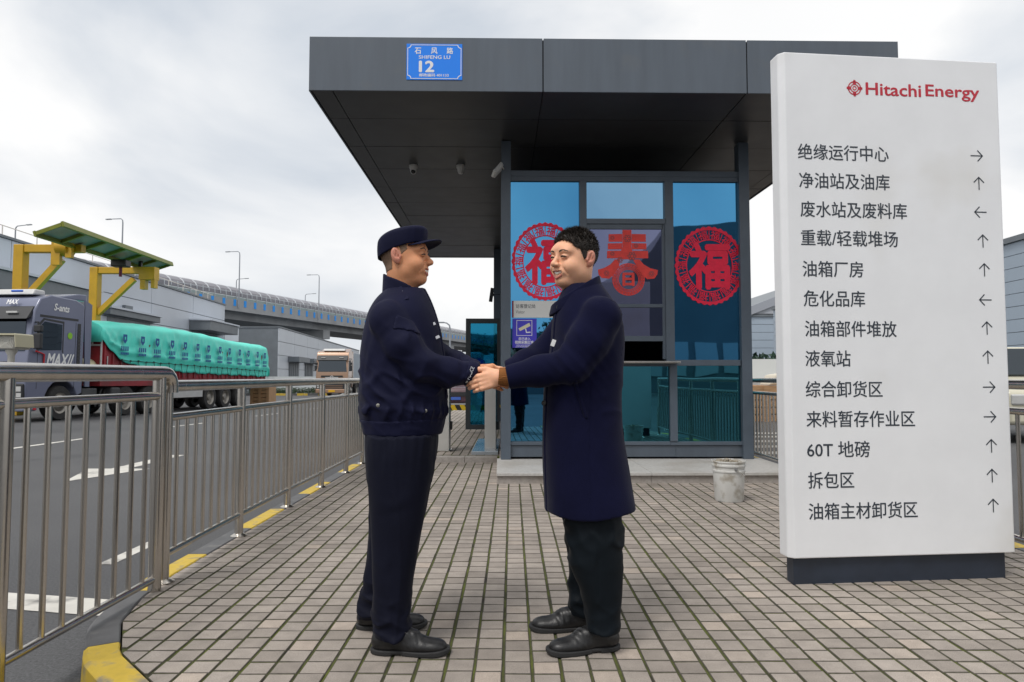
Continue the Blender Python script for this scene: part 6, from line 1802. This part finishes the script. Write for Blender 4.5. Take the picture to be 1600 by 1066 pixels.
# tray
TR = Matrix.Translation(at_y(52, 366, 21.0) - Vector((-17.1, 23.6, -GZ)) if False else (at_y(52, 366, 21.0) - Vector((-17.1, 23.6, -GZ))))
ea = (at_y(264, 415, 30.5) - at_y(90, 353, 20.9)); La = ea.length; ea.normalize()
eb = (at_y(90, 353, 20.9) - at_y(52, 366, 21.0)); Wb = eb.length * 1.25; eb.normalize(); en = ea.cross(eb).normalized()
if en.z < 0: en = -en
o0 = at_y(52, 366, 21.0) - Vector((-17.1, 23.6, -GZ))
TP = lambda a, b, c: o0 + ea * a + eb * b + en * c
def tbox(name, m, a0, a1, b0, b1, c0, c1):
    mb = MB(); mb.add([TP(a, b, c) for a in (a0, a1) for b in (b0, b1) for c in (c0, c1)], [(0, 1, 3, 2), (4, 6, 7, 5), (0, 4, 5, 1), (2, 3, 7, 6), (0, 2, 6, 4), (1, 5, 7, 3)]); return mb.build(name, m, t)
nseg = 6
for k in range(nseg): tbox('tray_sheet', M_trayunder, k * La / nseg + .03, (k + 1) * La / nseg - .03, .03, Wb - .03, .06, .075)
for k in range(nseg + 1): tbox('cross_member', M_green, max(0, k * La / nseg - .06), min(La, k * La / nseg + .06), .09, Wb - .09, -.05, .058)
tbox('side_member', M_green, 0, La, 0, .08, -.08, .09); tbox('side_member', M_green, 0, La, Wb - .08, Wb, -.08, .09)
for k, (X0, X1, Y, zt) in enumerate((g1, g2)):
    mb = MB(); mb.beam((X1 - .5, Y, zt), (X1 - .5, Y, zt + .55), .12, .12, (0, 1, 0)); mb.build('prop', M_green if k == 0 else M_black, t)
mb = MB(); q = TP(La * .58, Wb * .3, -.15); mb.box(q.x - .3, q.x + .3, q.y - .2, q.y + .2, q.z - .28, q.z); mb.build('hoist_motor', M_black, t, bevel=.04)
mb = MB(); mb.tube([q + Vector((0, 0, -.2)), q + Vector((0, 0, -.65))], .06, 8); mb.build('hoist_hook', mat('dark_red_hook', (.12, .01, .03), .5), t)

# ---------------------------------------------------------------- warehouses with panel cladding
def clad_wall(t, a, b, z0, z1, rows, colsn, m, name='wall_panel', th=.08, gap=.025):
    """vertical wall from a to b (2-D) as separate panels; outward to the right of a->b"""
    a, b = Vector((a[0], a[1], 0)), Vector((b[0], b[1], 0)); d = (b - a); L_ = d.length; d.normalize(); n_ = Vector((d.y, -d.x, 0))
    for r_ in range(rows):
        for c in range(colsn):
            s0, s1 = L_ * c / colsn + gap, L_ * (c + 1) / colsn - gap
            q0, q1 = z0 + (z1 - z0) * r_ / rows + gap, z0 + (z1 - z0) * (r_ + 1) / rows - gap
            mb = MB(); mb.add([a + d * s + n_ * o + Vector((0, 0, z)) for s in (s0, s1) for o in (-th, .0) for z in (q0, q1)], [(0, 1, 3, 2), (4, 6, 7, 5), (0, 4, 5, 1), (2, 3, 7, 6), (0, 2, 6, 4), (1, 5, 7, 3)])
            mb.build(name, m, t)
def prism_xy(t, name, poly, z0, z1, m):
    mb = MB(); mb.prism(poly, z0, z1, lambda a, b, d: (a, b, d)); return mb.build(name, m, t)
def wall_box(t, a, b, s0, s1, z0, z1, o0, o1, name, m, bevel=0):
    a, b = Vector((a[0], a[1], 0)), Vector((b[0], b[1], 0)); d = (b - a).normalized(); n_ = Vector((d.y, -d.x, 0))
    mb = MB(); mb.add([a + d * s + n_ * o + Vector((0, 0, z)) for s in (s0, s1) for o in (o0, o1) for z in (z0, z1)], [(0, 1, 3, 2), (4, 6, 7, 5), (0, 4, 5, 1), (2, 3, 7, 6), (0, 2, 6, 4), (1, 5, 7, 3)])
    return mb.build(name, m, t, bevel=bevel)
ZG = -0.95
A1, B1 = (-24.4, 26.0), (-27.6, 65.4)
zt1 = 1.13 + 6.8
w1 = thing('warehouse', 'long pale blue clad warehouse behind the gantry on the left', 'building')
def off(a, b, o):
    d = Vector((b[0] - a[0], b[1] - a[1])).normalized(); return (a[0] - d.y * o, a[1] + d.x * o), (b[0] - d.y * o, b[1] + d.x * o)
a2, b2 = off(A1, B1, .12)
prism_xy(w1, 'core', [A1 if False else off(A1, B1, .09)[0], off(A1, B1, .09)[1], (-70, 65.3), (-70, 26.0)], ZG, zt1 - .05, M_cladgrey)
clad_wall(w1, A1[::1], B1, ZG, zt1, 6, 5, M_clad)
clad_wall(w1, B1, (-60, 65.4), ZG, zt1, 6, 4, M_clad)
wall_box(w1, A1, B1, -.3, 39.7, zt1, zt1 + .12, -1.2, .10, 'roof_edge', M_cladgrey)
mb = MB(); mb.add([(-24.6, 26, zt1 + .12), (-27.7, 65.4, zt1 + .12), (-60, 65.4, zt1 + 1.6), (-60, 26, zt1 + 1.6)], [(0, 1, 2, 3)]); mb.build('roof', M_cladgrey, w1)
# canopies over the loading doors
def canopy(u0, v0, u1, v1, t, a, b, depth, hgt, name='door_canopy'):
    d = Vector((b[0] - a[0], b[1] - a[1], 0)).normalized(); n_ = Vector((d.y, -d.x, 0)); p0 = Vector((a[0], a[1], 0)) + n_ * .01
    q0, q1 = at_plane(u0, v0, p0, n_), at_plane(u1, v1, p0, n_)
    s0, s1 = (q0 - p0).dot(d), (q1 - p0).dot(d); z = (q0.z + q1.z) / 2
    wall_box(t, a, b, s0, s1, z - hgt, z, .01, depth, name, M_cladgrey, .03)
    wall_box(t, a, b, s0 - .1, s1 + .1, z + .003, z + .13, .01, depth + .12, 'canopy_flashing', M_clad)
    wall_box(t, a, b, s0 + .6, s1 - .6, z - hgt - 3.2, z - hgt - .1, .005, .03, 'loading_door', M_cladgrey)
canopy(-60, 417, 112, 459, w1, A1, B1, 1.6, .9)
canopy(296, 499, 343, 512, w1, A1, B1, 1.7, .8)
canopy(160, 480, 240, 497, w1, A1, B1, .5, .4)
for u, v in ((196, 486), (452, 549)):
    pass
q = at_plane(196, 486, Vector((A1[0], A1[1], 0)), Vector((.9967, .081, 0)))
mb = MB(); mb.box(q.x - .1, q.x + .25, q.y - .45, q.y + .45, q.z - .35, q.z + .35); mb.build('vent_box', M_cladgrey, w1)
wall_box(w1, A1, B1, 0, 39, zt1 + .9, zt1 + .94, -1.0, -.96, 'roof_guard_rail', M_steel)
for k in range(14): wall_box(w1, A1, B1, k * 2.9, k * 2.9 + .04, zt1 + .1, zt1 + .9, -1.0, -.96, 'guard_post', M_steel)

A2, B2 = (-23.9, 70.0), (-30.2, 135.0)
zt2 = at_y(437, 512, 70).z
w2 = thing('warehouse', 'pale grey clad warehouse corner behind the bronze lorry', 'building')
prism_xy(w2, 'core', [off(A2, B2, .12)[0], off(A2, B2, .12)[1], (-70, 134.9), (-70, 70.12)], ZG, zt2 - .05, M_cladgrey)
mb = MB()
clad_wall(w2, (-52, 70.0), A2, ZG, zt2, 5, 5, M_clad2)
clad_wall(w2, A2, B2, ZG, zt2, 5, 9, M_clad2)
wall_box(w2, (-52, 70), A2, 0, 28.2, zt2, zt2 + .12, -.3, .08, 'roof_edge', M_cladgrey); wall_box(w2, A2, B2, 0, 65, zt2 + .004, zt2 + .124, -.3, .08, 'roof_edge', M_cladgrey)
for s0 in (4.5, 13.0, 22):
    wall_box(w2, A2, B2, s0, s0 + 5.0, ZG, ZG + 3.6, .005, .06, 'loading_door', M_cladgrey)
    for j in range(5): wall_box(w2, A2, B2, s0 + .3 + j * .9, s0 + .36 + j * .9, ZG, ZG + 3.6, .06, .10, 'door_rib', M_alu)
    wall_box(w2, A2, B2, s0 - .5, s0 + 5.5, ZG + 3.65, ZG + 4.2, .01, 1.2, 'door_canopy', M_cladgrey)
# low white wall and hedge before it
t = thing('boundary_wall', 'low pale wall in front of the far warehouse', 'wall')
for k in range(5):
    mb = MB(); mb.box(-25.5 + k * 2.5, -25.5 + k * 2.5 + 2.47, 66.0, 66.2, -.8, 1.1); mb.build('wall_panel', mat('white_wall', (.60, .64, .65), .7, var=.05, vscale=1), t)
def hedge(name, label, x0, x1, y0, y1, z0, z1, n_, cat='hedge', m=M_grass):
    t = thing(name, label, cat, ((x0 + x1) / 2, (y0 + y1) / 2, z0))
    r_ = np.random.default_rng(int(abs(x0 * 7 + y0)))
    c = np.stack([r_.uniform(x0, x1, n_), r_.uniform(y0, y1, n_), z0 + (z1 - z0) * r_.random(n_)**.6 * (0.75 + .25 * np.sin(np.arange(n_)))], 1) - np.array(((x0 + x1) / 2, (y0 + y1) / 2, z0))
    s = (z1 - z0) * .09; d1 = r_.normal(size=(n_, 3)); d1 /= np.linalg.norm(d1, axis=1)[:, None]; d2 = np.cross(d1, r_.normal(size=(n_, 3))); d2 /= np.linalg.norm(d2, axis=1)[:, None]
    V = np.stack([c - d1 * s, c + d2 * s * .5, c + d1 * s, c - d2 * s * .5], 1).reshape(-1, 3)
    o = link('foliage', np_mesh('foliage', V, np.arange(n_ * 4).reshape(-1, 4), m), t); tag(o, kind='stuff')
    o.data.polygons.foreach_set('use_smooth', np.zeros(n_, bool))
    for k in range(max(2, int((x1 - x0) / 1.0))):
        mb = MB(); x = x0 + (k + .5) * (x1 - x0) / max(2, int((x1 - x0) / 1.0)) - (x0 + x1) / 2; mb.tube([(x, 0, 0), (x + .05, 0, (z1 - z0) * .7)], [.04, .015], 6); mb.build('stem', M_wood, t)
    return t
hedge('hedge', 'low planted hedge between the lorries beyond the railing', -24.2, -16.6, 62.4, 63.6, -.62, .12, 5000)
t = thing('kerb', 'yellow and grey far kerb below the low hedge', 'kerb')
for k in range(10):
    mb = MB(); mb.box(-25 + k * .95, -25 + k * .95 + .93, 61.5, 61.8, -.8, -.42); mb.build('kerb_stone', M_yellowpaint if k % 2 == 0 else M_kerbdark, t)
# crate behind the trailer
def crate(label, x, y, z, w, d, h, rz=0, group='timber crates'):
    t = thing('timber_crate', label, 'crate', (x, y, z), rz, group)
    n_ = 5
    for k in range(n_):
        mb = MB(); mb.box(-w / 2 + .02, w / 2 - .02, -d / 2 + .02, d / 2 - .02, k * h / n_ + .015, (k + 1) * h / n_ - .015); mb.build('board', M_wood, t)
    for sx in (-1, 0, 1):
        mb = MB(); mb.box(sx * (w / 2 - .08) - .07, sx * (w / 2 - .08) + .07, -d / 2 - .03, d / 2 + .03, -.0, h); mb.build('batten', M_wood, t)
    return t
pc = at_z(411, 631, road_z(33)); crate('timber crate on the road behind the tarpaulin trailer', pc.x, pc.y, road_z(pc.y), 1.0, 1.0, .95)

# ---------------------------------------------------------------- elevated road with noise tunnel
OA = Vector((-75.0, 0.0, 0)); 
oA = at_y(241, 426, 92.0); oB = at_y(725, 517, 210.0)
dirO = Vector((oB.x - oA.x, oB.y - oA.y, 0)); LO = dirO.length; dirO.normalize(); nO = Vector((dirO.y, -dirO.x, 0))
s_min, s_max = -80.0, LO + 70
O0 = Vector((oA.x, oA.y, 0)) + nO * 2.0
ov = thing('elevated_road', 'elevated concrete road with a curved translucent noise barrier and blue panels', 'bridge')
OP = lambda s, o, z: O0 + dirO * s + nO * o + Vector((0, 0, z))
def obox(name, m, s0, s1, o0, o1, z0, z1):
    mb = MB(); mb.add([OP(s, o, z) for s in (s0, s1) for o in (o0, o1) for z in (z0, z1)], [(0, 1, 3, 2), (4, 6, 7, 5), (0, 4, 5, 1), (2, 3, 7, 6), (0, 2, 6, 4), (1, 5, 7, 3)]); return mb.build(name, m, ov)
ZO = CAMH
M_blue = mat('blue_barrier_panel', (0.008, 0.30, 0.85), .5)
M_tunnel = mat('smoked_acrylic', (0.205, 0.20, 0.225), 0.35, var=.08, vscale=.2, spec=.5)
M_pale = mat('pale_barrier', (0.50, 0.53, 0.56), .6, var=.05, vscale=.5)
obox('deck', M_concrete, s_min, s_max, -14, .2, ZO + 10.2, ZO + 10.9)
obox('girder', M_concrete, s_min, s_max, -12.0, -1.6, ZO + 8.9, ZO + 10.195)
obox('parapet', M_concrete, s_min, s_max, .21, .45, ZO + 10.0, ZO + 11.75)
obox('barrier_panel', mat('green_grey_barrier', (.30, .37, .37), .6), s_min, s_max, -.15, -.05, ZO + 11.75, ZO + 12.25)
obox('barrier_panel', M_pale, s_min, s_max, -.15, -.05, ZO + 12.3, ZO + 13.0)
pitch_ = 2.45
ns = int((s_max - s_min) / pitch_)
bp_me = None
for k in range(ns):
    s = s_min + k * pitch_
    if s > LO + 30: break
    obox('blue_panel', M_blue, s, s + .55, .451, .50, ZO + 10.75, ZO + 11.74)
    if k % 1 == 0: obox('barrier_post', M_pale, s + 1.2, s + 1.32, -.045, .06, ZO + 11.75, ZO + 13.1)
# curved roof
prof_ = [(.02, 12.9), (-.02, 13.4), (-.25, 13.85), (-.8, 14.25), (-1.7, 14.55), (-3.0, 14.7)]
def oshell(name, m, s0, s1, o_=0.0):
    mb = MB(); n = len(prof_)
    mb.add([OP(s, a + o_, ZO + b + o_ - .55) for s in (s0, s1) for a, b in prof_], [(i, i + 1, n + i + 1, n + i) for i in range(n - 1)]); return mb.build(name, m, ov)
for k in range(ns):
    s = s_min + k * pitch_
    if s > LO + 40: break
    oshell('roof_panel', M_tunnel, s + .06, s + pitch_ - .06)
    oshell('roof_rib', M_pale, s - .10, s + .10, .06)
for s in range(-60, int(LO) + 40, 34):
    obox('pier_cap', M_concrete, s - 1.2, s + 1.2, -10, -.9, ZO + 7.2, ZO + 8.895)
    obox('pier', M_concrete, s - .9, s + .9, -7.4, -4.0, -1.2, ZO + 7.195)
def lamp(name, label, base, h, arm, rz):
    t = thing(name, label, 'street lamp', base, rz, 'lamps along the elevated road')
    mb = MB(); mb.tube([(0, 0, 0), (0, 0, h - .6), (-.05, 0, h - .25), (-.3, 0, h - .05), (-arm, 0, h)], [.11, .08, .07, .06, .05], 10); mb.build('pole', mat('lamp_pole_grey', (.28, .30, .33), .5), t, smooth=True)
    mb = MB(); mb.box(-arm - .7, -arm + .1, -.14, .14, h - .06, h + .06); mb.build('lamp_head', mat('lamp_head_grey', (.30, .32, .34), .5), t, bevel=.03)
rzO = math.atan2(nO.y, nO.x)
for u, vt, lab in ((184, 341, 'street lamp showing just right of the green tray'), (371, 392.5, 'street lamp on the elevated road above the teal tarpaulin'), (498, 429, 'street lamp on the elevated road above the bronze lorry')):
    # point on the parapet line under that pixel column
    best = min(((abs(800 + FPX * OP(s, .7, 0).x / OP(s, .7, 0).y - u), s) for s in np.arange(s_min + 40, LO, .5)), key=lambda q: q[0])[1]
    b_ = OP(best, .7, ZO + 10.4); zt_ = at_y(u, vt, b_.y).z
    lamp('street_lamp', lab, b_, zt_ - b_.z, 1.9, rzO)
for u, vt, lab in ((17, 353, 'street lamp at the top left above the warehouse roof'), (367, 436, 'short far street lamp beside the tall lamp above the tarpaulin'), (475, 459.5, 'short far street lamp left of the lamp above the bronze lorry')):
    best = min(((abs(800 + FPX * OP(s, -13.5, 0).x / OP(s, -13.5, 0).y - u), s) for s in np.arange(s_min, LO, .5)), key=lambda q: q[0])[1]
    b_ = OP(best, -13.5, ZO + 10.9); zt_ = at_y(u, vt, b_.y).z
    lamp('street_lamp', lab, b_, zt_ - b_.z, 1.9, rzO + math.pi)
pl = at_y(703, 560, 60.0); lamp('street_lamp', 'thin street lamp seen between the guard and the open door', (pl.x, 60, road_z(60)), at_y(703, 504, 60).z - road_z(60), .6, 0)

# vehicle glimpsed past the hazard arm, shrubs
M_maroon = mat('maroon_car_paint', (.075, .030, .040), .35, coat=.5)
pv = at_z(700, 640, road_z(26))
t = thing('car', 'dark maroon car glimpsed below the guard\'s sleeve behind the gate', 'car', (pv.x + .3, pv.y, road_z(pv.y)), R(2))
mb = MB(); mb.prism([(0.0, .28), (0.0, .75), (.12, .92), (1.1, 1.02), (1.75, 1.50), (3.2, 1.52), (3.9, 1.05), (4.4, .95), (4.45, .3)][::-1], -1.75, 0, lambda a, b, d: (d + .875, a, b)); mb.build('body', M_maroon, t, bevel=.08, seg=3, smooth=True)
mb = MB(); mb.add([(x, y, z) for x, y, z in ((-.72, 1.12, 1.05), (.72, 1.12, 1.05), (.60, 1.70, 1.47), (-.60, 1.70, 1.47))], [(0, 1, 2, 3)]); thick(mb.build('windscreen', M_wind, t), .03)
for x in (-.62, .62):
    mb = MB(); mb.box(x - .19, x + .19, -.03, .12, .66, .80); mb.build('headlight', M_silver, t, bevel=.03)
mb = MB(); mb.box(-.22, .22, -.04, -.01, .42, .54); mb.build('number_plate', mat('blue_plate', (.05, .12, .45), .5), t)
mb = MB(); mb.box(-.45, .45, -.035, .0, .58, .74); mb.build('grille', M_trim, t)
for x, s in ((.86, 1), (-.86, -1)):
    for y in (.85, 3.5): wheel(t, x, y, .32, .32, .2, side=s)
# blue-topped kiosk behind
pk = at_y(715, 560, 48.0)
t = thing('kiosk', 'small white kiosk with a bright blue roof band far behind the gate', 'kiosk', (pk.x - .6, 48, road_z(48)))
mb = MB(); mb.box(-2.2, 2.2, 0, 3, 0, 2.2); mb.build('walls', M_pale, t)
mb = MB(); mb.box(-2.4, 2.4, -.2, 3.2, 2.25, 2.75); mb.build('roof_band', mat('bright_blue_band', (.0, .14, .75), .5), t)
mb = MB(); mb.box(-2.3, 2.3, -.1, 3.1, 2.76, 3.3); mb.build('roof', M_pale, t, bevel=.15)

# ---------------------------------------------------------------- right side
XRW = 22.0
w3 = thing('warehouse', 'pale blue ribbed warehouse on the right behind the totem', 'building')
zr = 1.13 + 6.0
a3, b3 = (XRW + 1.8, 62.0), (XRW, 18.0)
prism_xy(w3, 'core', [(XRW + .1, 18), (60, 18), (60, 62), (XRW + 1.9, 62)], ZG, zr - .05, M_cladgrey)
clad_wall(w3, b3, a3, ZG, zr, 1, 1, M_clad2) if False else None
M_rib = mat('ribbed_blue_cladding', (0.36, 0.43, 0.51), 0.45, var=.04, vscale=.4)
clad_wall(w3, (XRW + 60, 62.0), (XRW + 1.8, 62.0), ZG, zr, 2, 3, M_rib) if False else None
clad_wall(w3, a3, b3, ZG, zr, 14, 5, M_rib, gap=.012)
clad_wall(w3, b3, (60, 18), ZG, zr, 14, 4, M_rib, gap=.012)
wall_box(w3, a3, b3, -.2, 44.3, zr, zr + .25, -.4, .12, 'roof_edge', M_cladgrey)
# gabled hall further back
w4 = thing('gabled_hall', 'grey gabled hall end seen between booth and totem', 'building')
q0, q1 = at_y(1150, 585, 75), at_y(1420, 585, 75)
zE = at_y(1178, 495, 75).z; zL = at_y(1178, 478, 75).z; zRr = at_y(1219, 462, 75).z
sl_ = (zRr - zL) / (at_y(1219, 470, 75).x - at_y(1178, 470, 75).x)
x0 = q0.x; x1 = q1.x; xm = x0 + 16; zl0 = zL + sl_ * (x0 - at_y(1178, 470, 75).x)
mb = MB(); mb.prism([(x0, ZG), (xm + 16, ZG), (xm + 16, zl0), (xm, zl0 + sl_ * 16), (x0, zl0)], 75.1, 120, lambda a, b, d: (a, d, b)); mb.build('hall_body', M_cladgrey, w4)
for k in range(10):
    za, zb_ = ZG + (zE - ZG) * k / 10, ZG + (zE - ZG) * (k + 1) / 10
    mb = MB(); mb.box(x0, xm + 16, 75.0, 75.09, za + .02, zb_ - .02); mb.build('wall_panel', M_rib, w4)
mb = MB(); mb.box(x0, xm + 16, 74.85, 74.99, zE, zE + .22); mb.build('band', M_cladgrey, w4)
mb = MB(); mb.prism([(x0, zE + .32), (xm + 16, zE + .32), (xm + 16, max(zl0 - .5, zE + .5)), (xm, zl0 + sl_ * 16 - .6), (x0, max(zl0 - .5, zE + .5))], 74.9, 75.09, lambda a, b, d: (a, d, b)); mb.build('gable_panel', mat('pale_lilac_cladding', (.40, .42, .46), .5), w4)
mb = MB(); mb.prism([(x0, zl0 - .85), (xm, zl0 + sl_ * 16 - .85), (xm + 16, zl0 - .85), (xm + 16, zl0 + .1), (xm, zl0 + sl_ * 16 + .1), (x0, zl0 + .1)], 74.7, 75.09, lambda a, b, d: (a, d, b)); mb.build('barge_board', mat('grey_lilac_flashing', (.33, .35, .39), .5), w4)
hedge('hedge', 'dark green clipped hedge band behind the right railing', 9.0, 20.5, 34.5, 36.0, -.4, 2.25, 9000, m=mat('dark_hedge_leaf', (.018, .05, .03), .6, var=.4, vscale=2))
# pale flatbed with crates
t = thing('flatbed_trailer', 'pale flatbed trailer standing behind the right railing', 'trailer', (9.2, 24.5, road_z(24.5)), R(0))
mb = MB(); mb.box(-1.6, 9.0, -1.2, 1.2, 1.0, 1.2); mb.build('deck', M_silver, t, bevel=.02)
mb = MB(); mb.box(-1.6, 9.0, 1.14, 1.2, 1.205, 2.0); mb.build('tail_board', mat('white_board_paint', (.62, .63, .61), .5), t)
for x in (0.2, 6.0, 7.3):
    for s in (-1, 1): wheel(t, x, 0, .5, .5, .28, side=1) if False else None
for x in (-.4, 6.2, 7.5):
    for yy in (-1.1, 1.1):
        mb = MB(); mb.lathe([(0, -.14), (.30, -.14), (.47, -.14), (.50, -.1), (.50, .1), (.47, .14), (.30, .14), (0, .14)], 28, M=Matrix.Translation((x, yy, .5)) @ Matrix.Rotation(R(90), 4, 'X')); mb.build('wheel', M_rubber, t, smooth=True)
crate('wide timber crate just right of the booth behind the railing', 7.35, 20.4, road_z(20.4), 1.9, 1.2, 1.05)
crate('timber crate beside the totem edge behind the railing', 9.5, 20.3, road_z(20.3), 1.6, 1.2, 1.3, R(4))
t = thing('pallet_cover', 'pale wrapped bundle on the timber crate behind the railing', 'bundle', (8.0, 20.4, road_z(20.4) + 1.055))
mb = MB(); mb.prism([(-.5, 0), (.5, 0), (.42, .22), (.1, .36), (-.3, .30)], -.4, .4, lambda a, b, d: (a, d, b)); mb.build('wrap', mat('pale_wrap', (.6, .55, .45), .6), t, bevel=.05)
for k in range(6):
    q = 11.5
# cream lorry nose at the right edge
t = thing('van', 'cream van behind the right edge of the totem', 'van', (9.1, 12.6, road_z(12)), R(-8))
mb = MB(); mb.prism([(0, .35), (0, .95), (.3, 1.15), (1.0, 1.25), (1.6, 1.85), (4.6, 1.9), (4.7, .35)][::-1], 0, 1.8, lambda a, b, d: (d, a, b)); mb.build('body', mat('cream_van_paint', (.60, .57, .45), .4, coat=.4), t, bevel=.08, seg=3, smooth=True)
mb = MB(); mb.add([(.1, .92, 1.27), (1.7, .92, 1.27), (1.6, 1.50, 1.80), (.2, 1.50, 1.80)], [(0, 1, 2, 3)]); thick(mb.build('windscreen', M_wind, t), .04)
mb = MB(); mb.prism([(1.5, 1.25), (2.7, 1.25), (2.7, 1.72), (1.85, 1.72)], -.012, .01, lambda a, b, d: (d, a, b)); mb.build('side_window', M_wind, t)
for x in (.25, 1.55):
    mb = MB(); mb.box(x - .18, x + .18, -.03, .1, .72, .92); mb.build('headlight', M_silver, t, bevel=.03)
for x, s in ((.02, -1), (1.78, 1)):
    for y in (.9, 3.7): wheel(t, x, y, .34, .34, .2, side=s)

# ---------------------------------------------------------------- what the windows mirror: yard behind the camera
w5 = thing('factory_hall', 'dark grey factory hall behind the viewpoint, mirrored in the booth windows', 'building')
M_hall = mat('dark_factory_cladding', (.17, .19, .21), .6, var=.1, vscale=.3)
mb = MB(); mb.prism([(9.2, -1), (9.2, 7.6), (12.2, 11.4), (26, 13.0), (26, -1)], -70, -30.0, lambda a, b, d: (a, d, b)); mb.build('hall_body', M_hall, w5)
for k in range(8):
    mb = MB(); mb.box(10 + k * 2, 11.6 + k * 2, -30.05, -29.9, 1.2, 3.4); mb.build('window', M_pale, w5)
w6 = thing('factory_hall', 'long low factory hall behind the viewpoint, mirrored in the left booth window', 'building')
mb = MB(); mb.prism([(-30, -1), (-30, 4.4), (-6, 5.4), (8.6, 4.4), (8.6, -1)], -75, -38.0, lambda a, b, d: (a, d, b)); mb.build('hall_body', M_hall, w6)
for k in range(10):
    mb = MB(); mb.box(-28 + k * 3.5, -25.6 + k * 3.5, -38.05, -37.9, 1.0, 3.0); mb.build('window', M_pale, w6)
def tree(label, x, y, h, w, n_, seed):
    t = thing('tree', label, 'tree', (x, y, -.12), 0, 'trees across the yard')
    mb = MB(); mb.tube([(0, 0, 0), (.05, 0, h * .25), (0, .05, h * .55)], [.16, .12, .06], 10); mb.build('trunk', mat('bark', (.07, .055, .04), .9), t, smooth=True)
    r_ = np.random.default_rng(seed); cl = r_.normal(size=(26, 3)); cl /= np.linalg.norm(cl, axis=1)[:, None]; cl = cl * r_.random((26, 1))**.4 * np.array((w * .42, w * .42, h * .30)) + np.array((0, 0, h * .64))
    c = cl[r_.integers(0, 26, n_)] + r_.normal(0, .32, (n_, 3)); s = .13
    d1 = r_.normal(size=(n_, 3)); d1 /= np.linalg.norm(d1, axis=1)[:, None]; d2 = np.cross(d1, r_.normal(size=(n_, 3))); d2 /= np.linalg.norm(d2, axis=1)[:, None]
    V = np.stack([c - d1 * s, c + d2 * s * .5, c + d1 * s, c - d2 * s * .5], 1).reshape(-1, 3)
    tag(link('crown', np_mesh('crown', V, np.arange(n_ * 4).reshape(-1, 4), M_grass), t), kind='stuff')
    for k in range(5):
        a = k * 1.26; mb = MB(); mb.tube([(0, 0, h * (.3 + .05 * k)), (math.cos(a) * w * .3, math.sin(a) * w * .3, h * (.5 + .05 * k))], [.06, .02], 6); mb.build('limb', mat('bark', (.07, .055, .04), .9), t)
for k in range(6):
    tree('leafy tree in the row behind the viewpoint, ' + ['first', 'second', 'third', 'fourth', 'fifth', 'sixth'][k] + ' from the left', -13 + k * 4.2, -24 - (k % 2) * 2, 4.4 + .5 * (k % 3), 3.6, 2600, k)
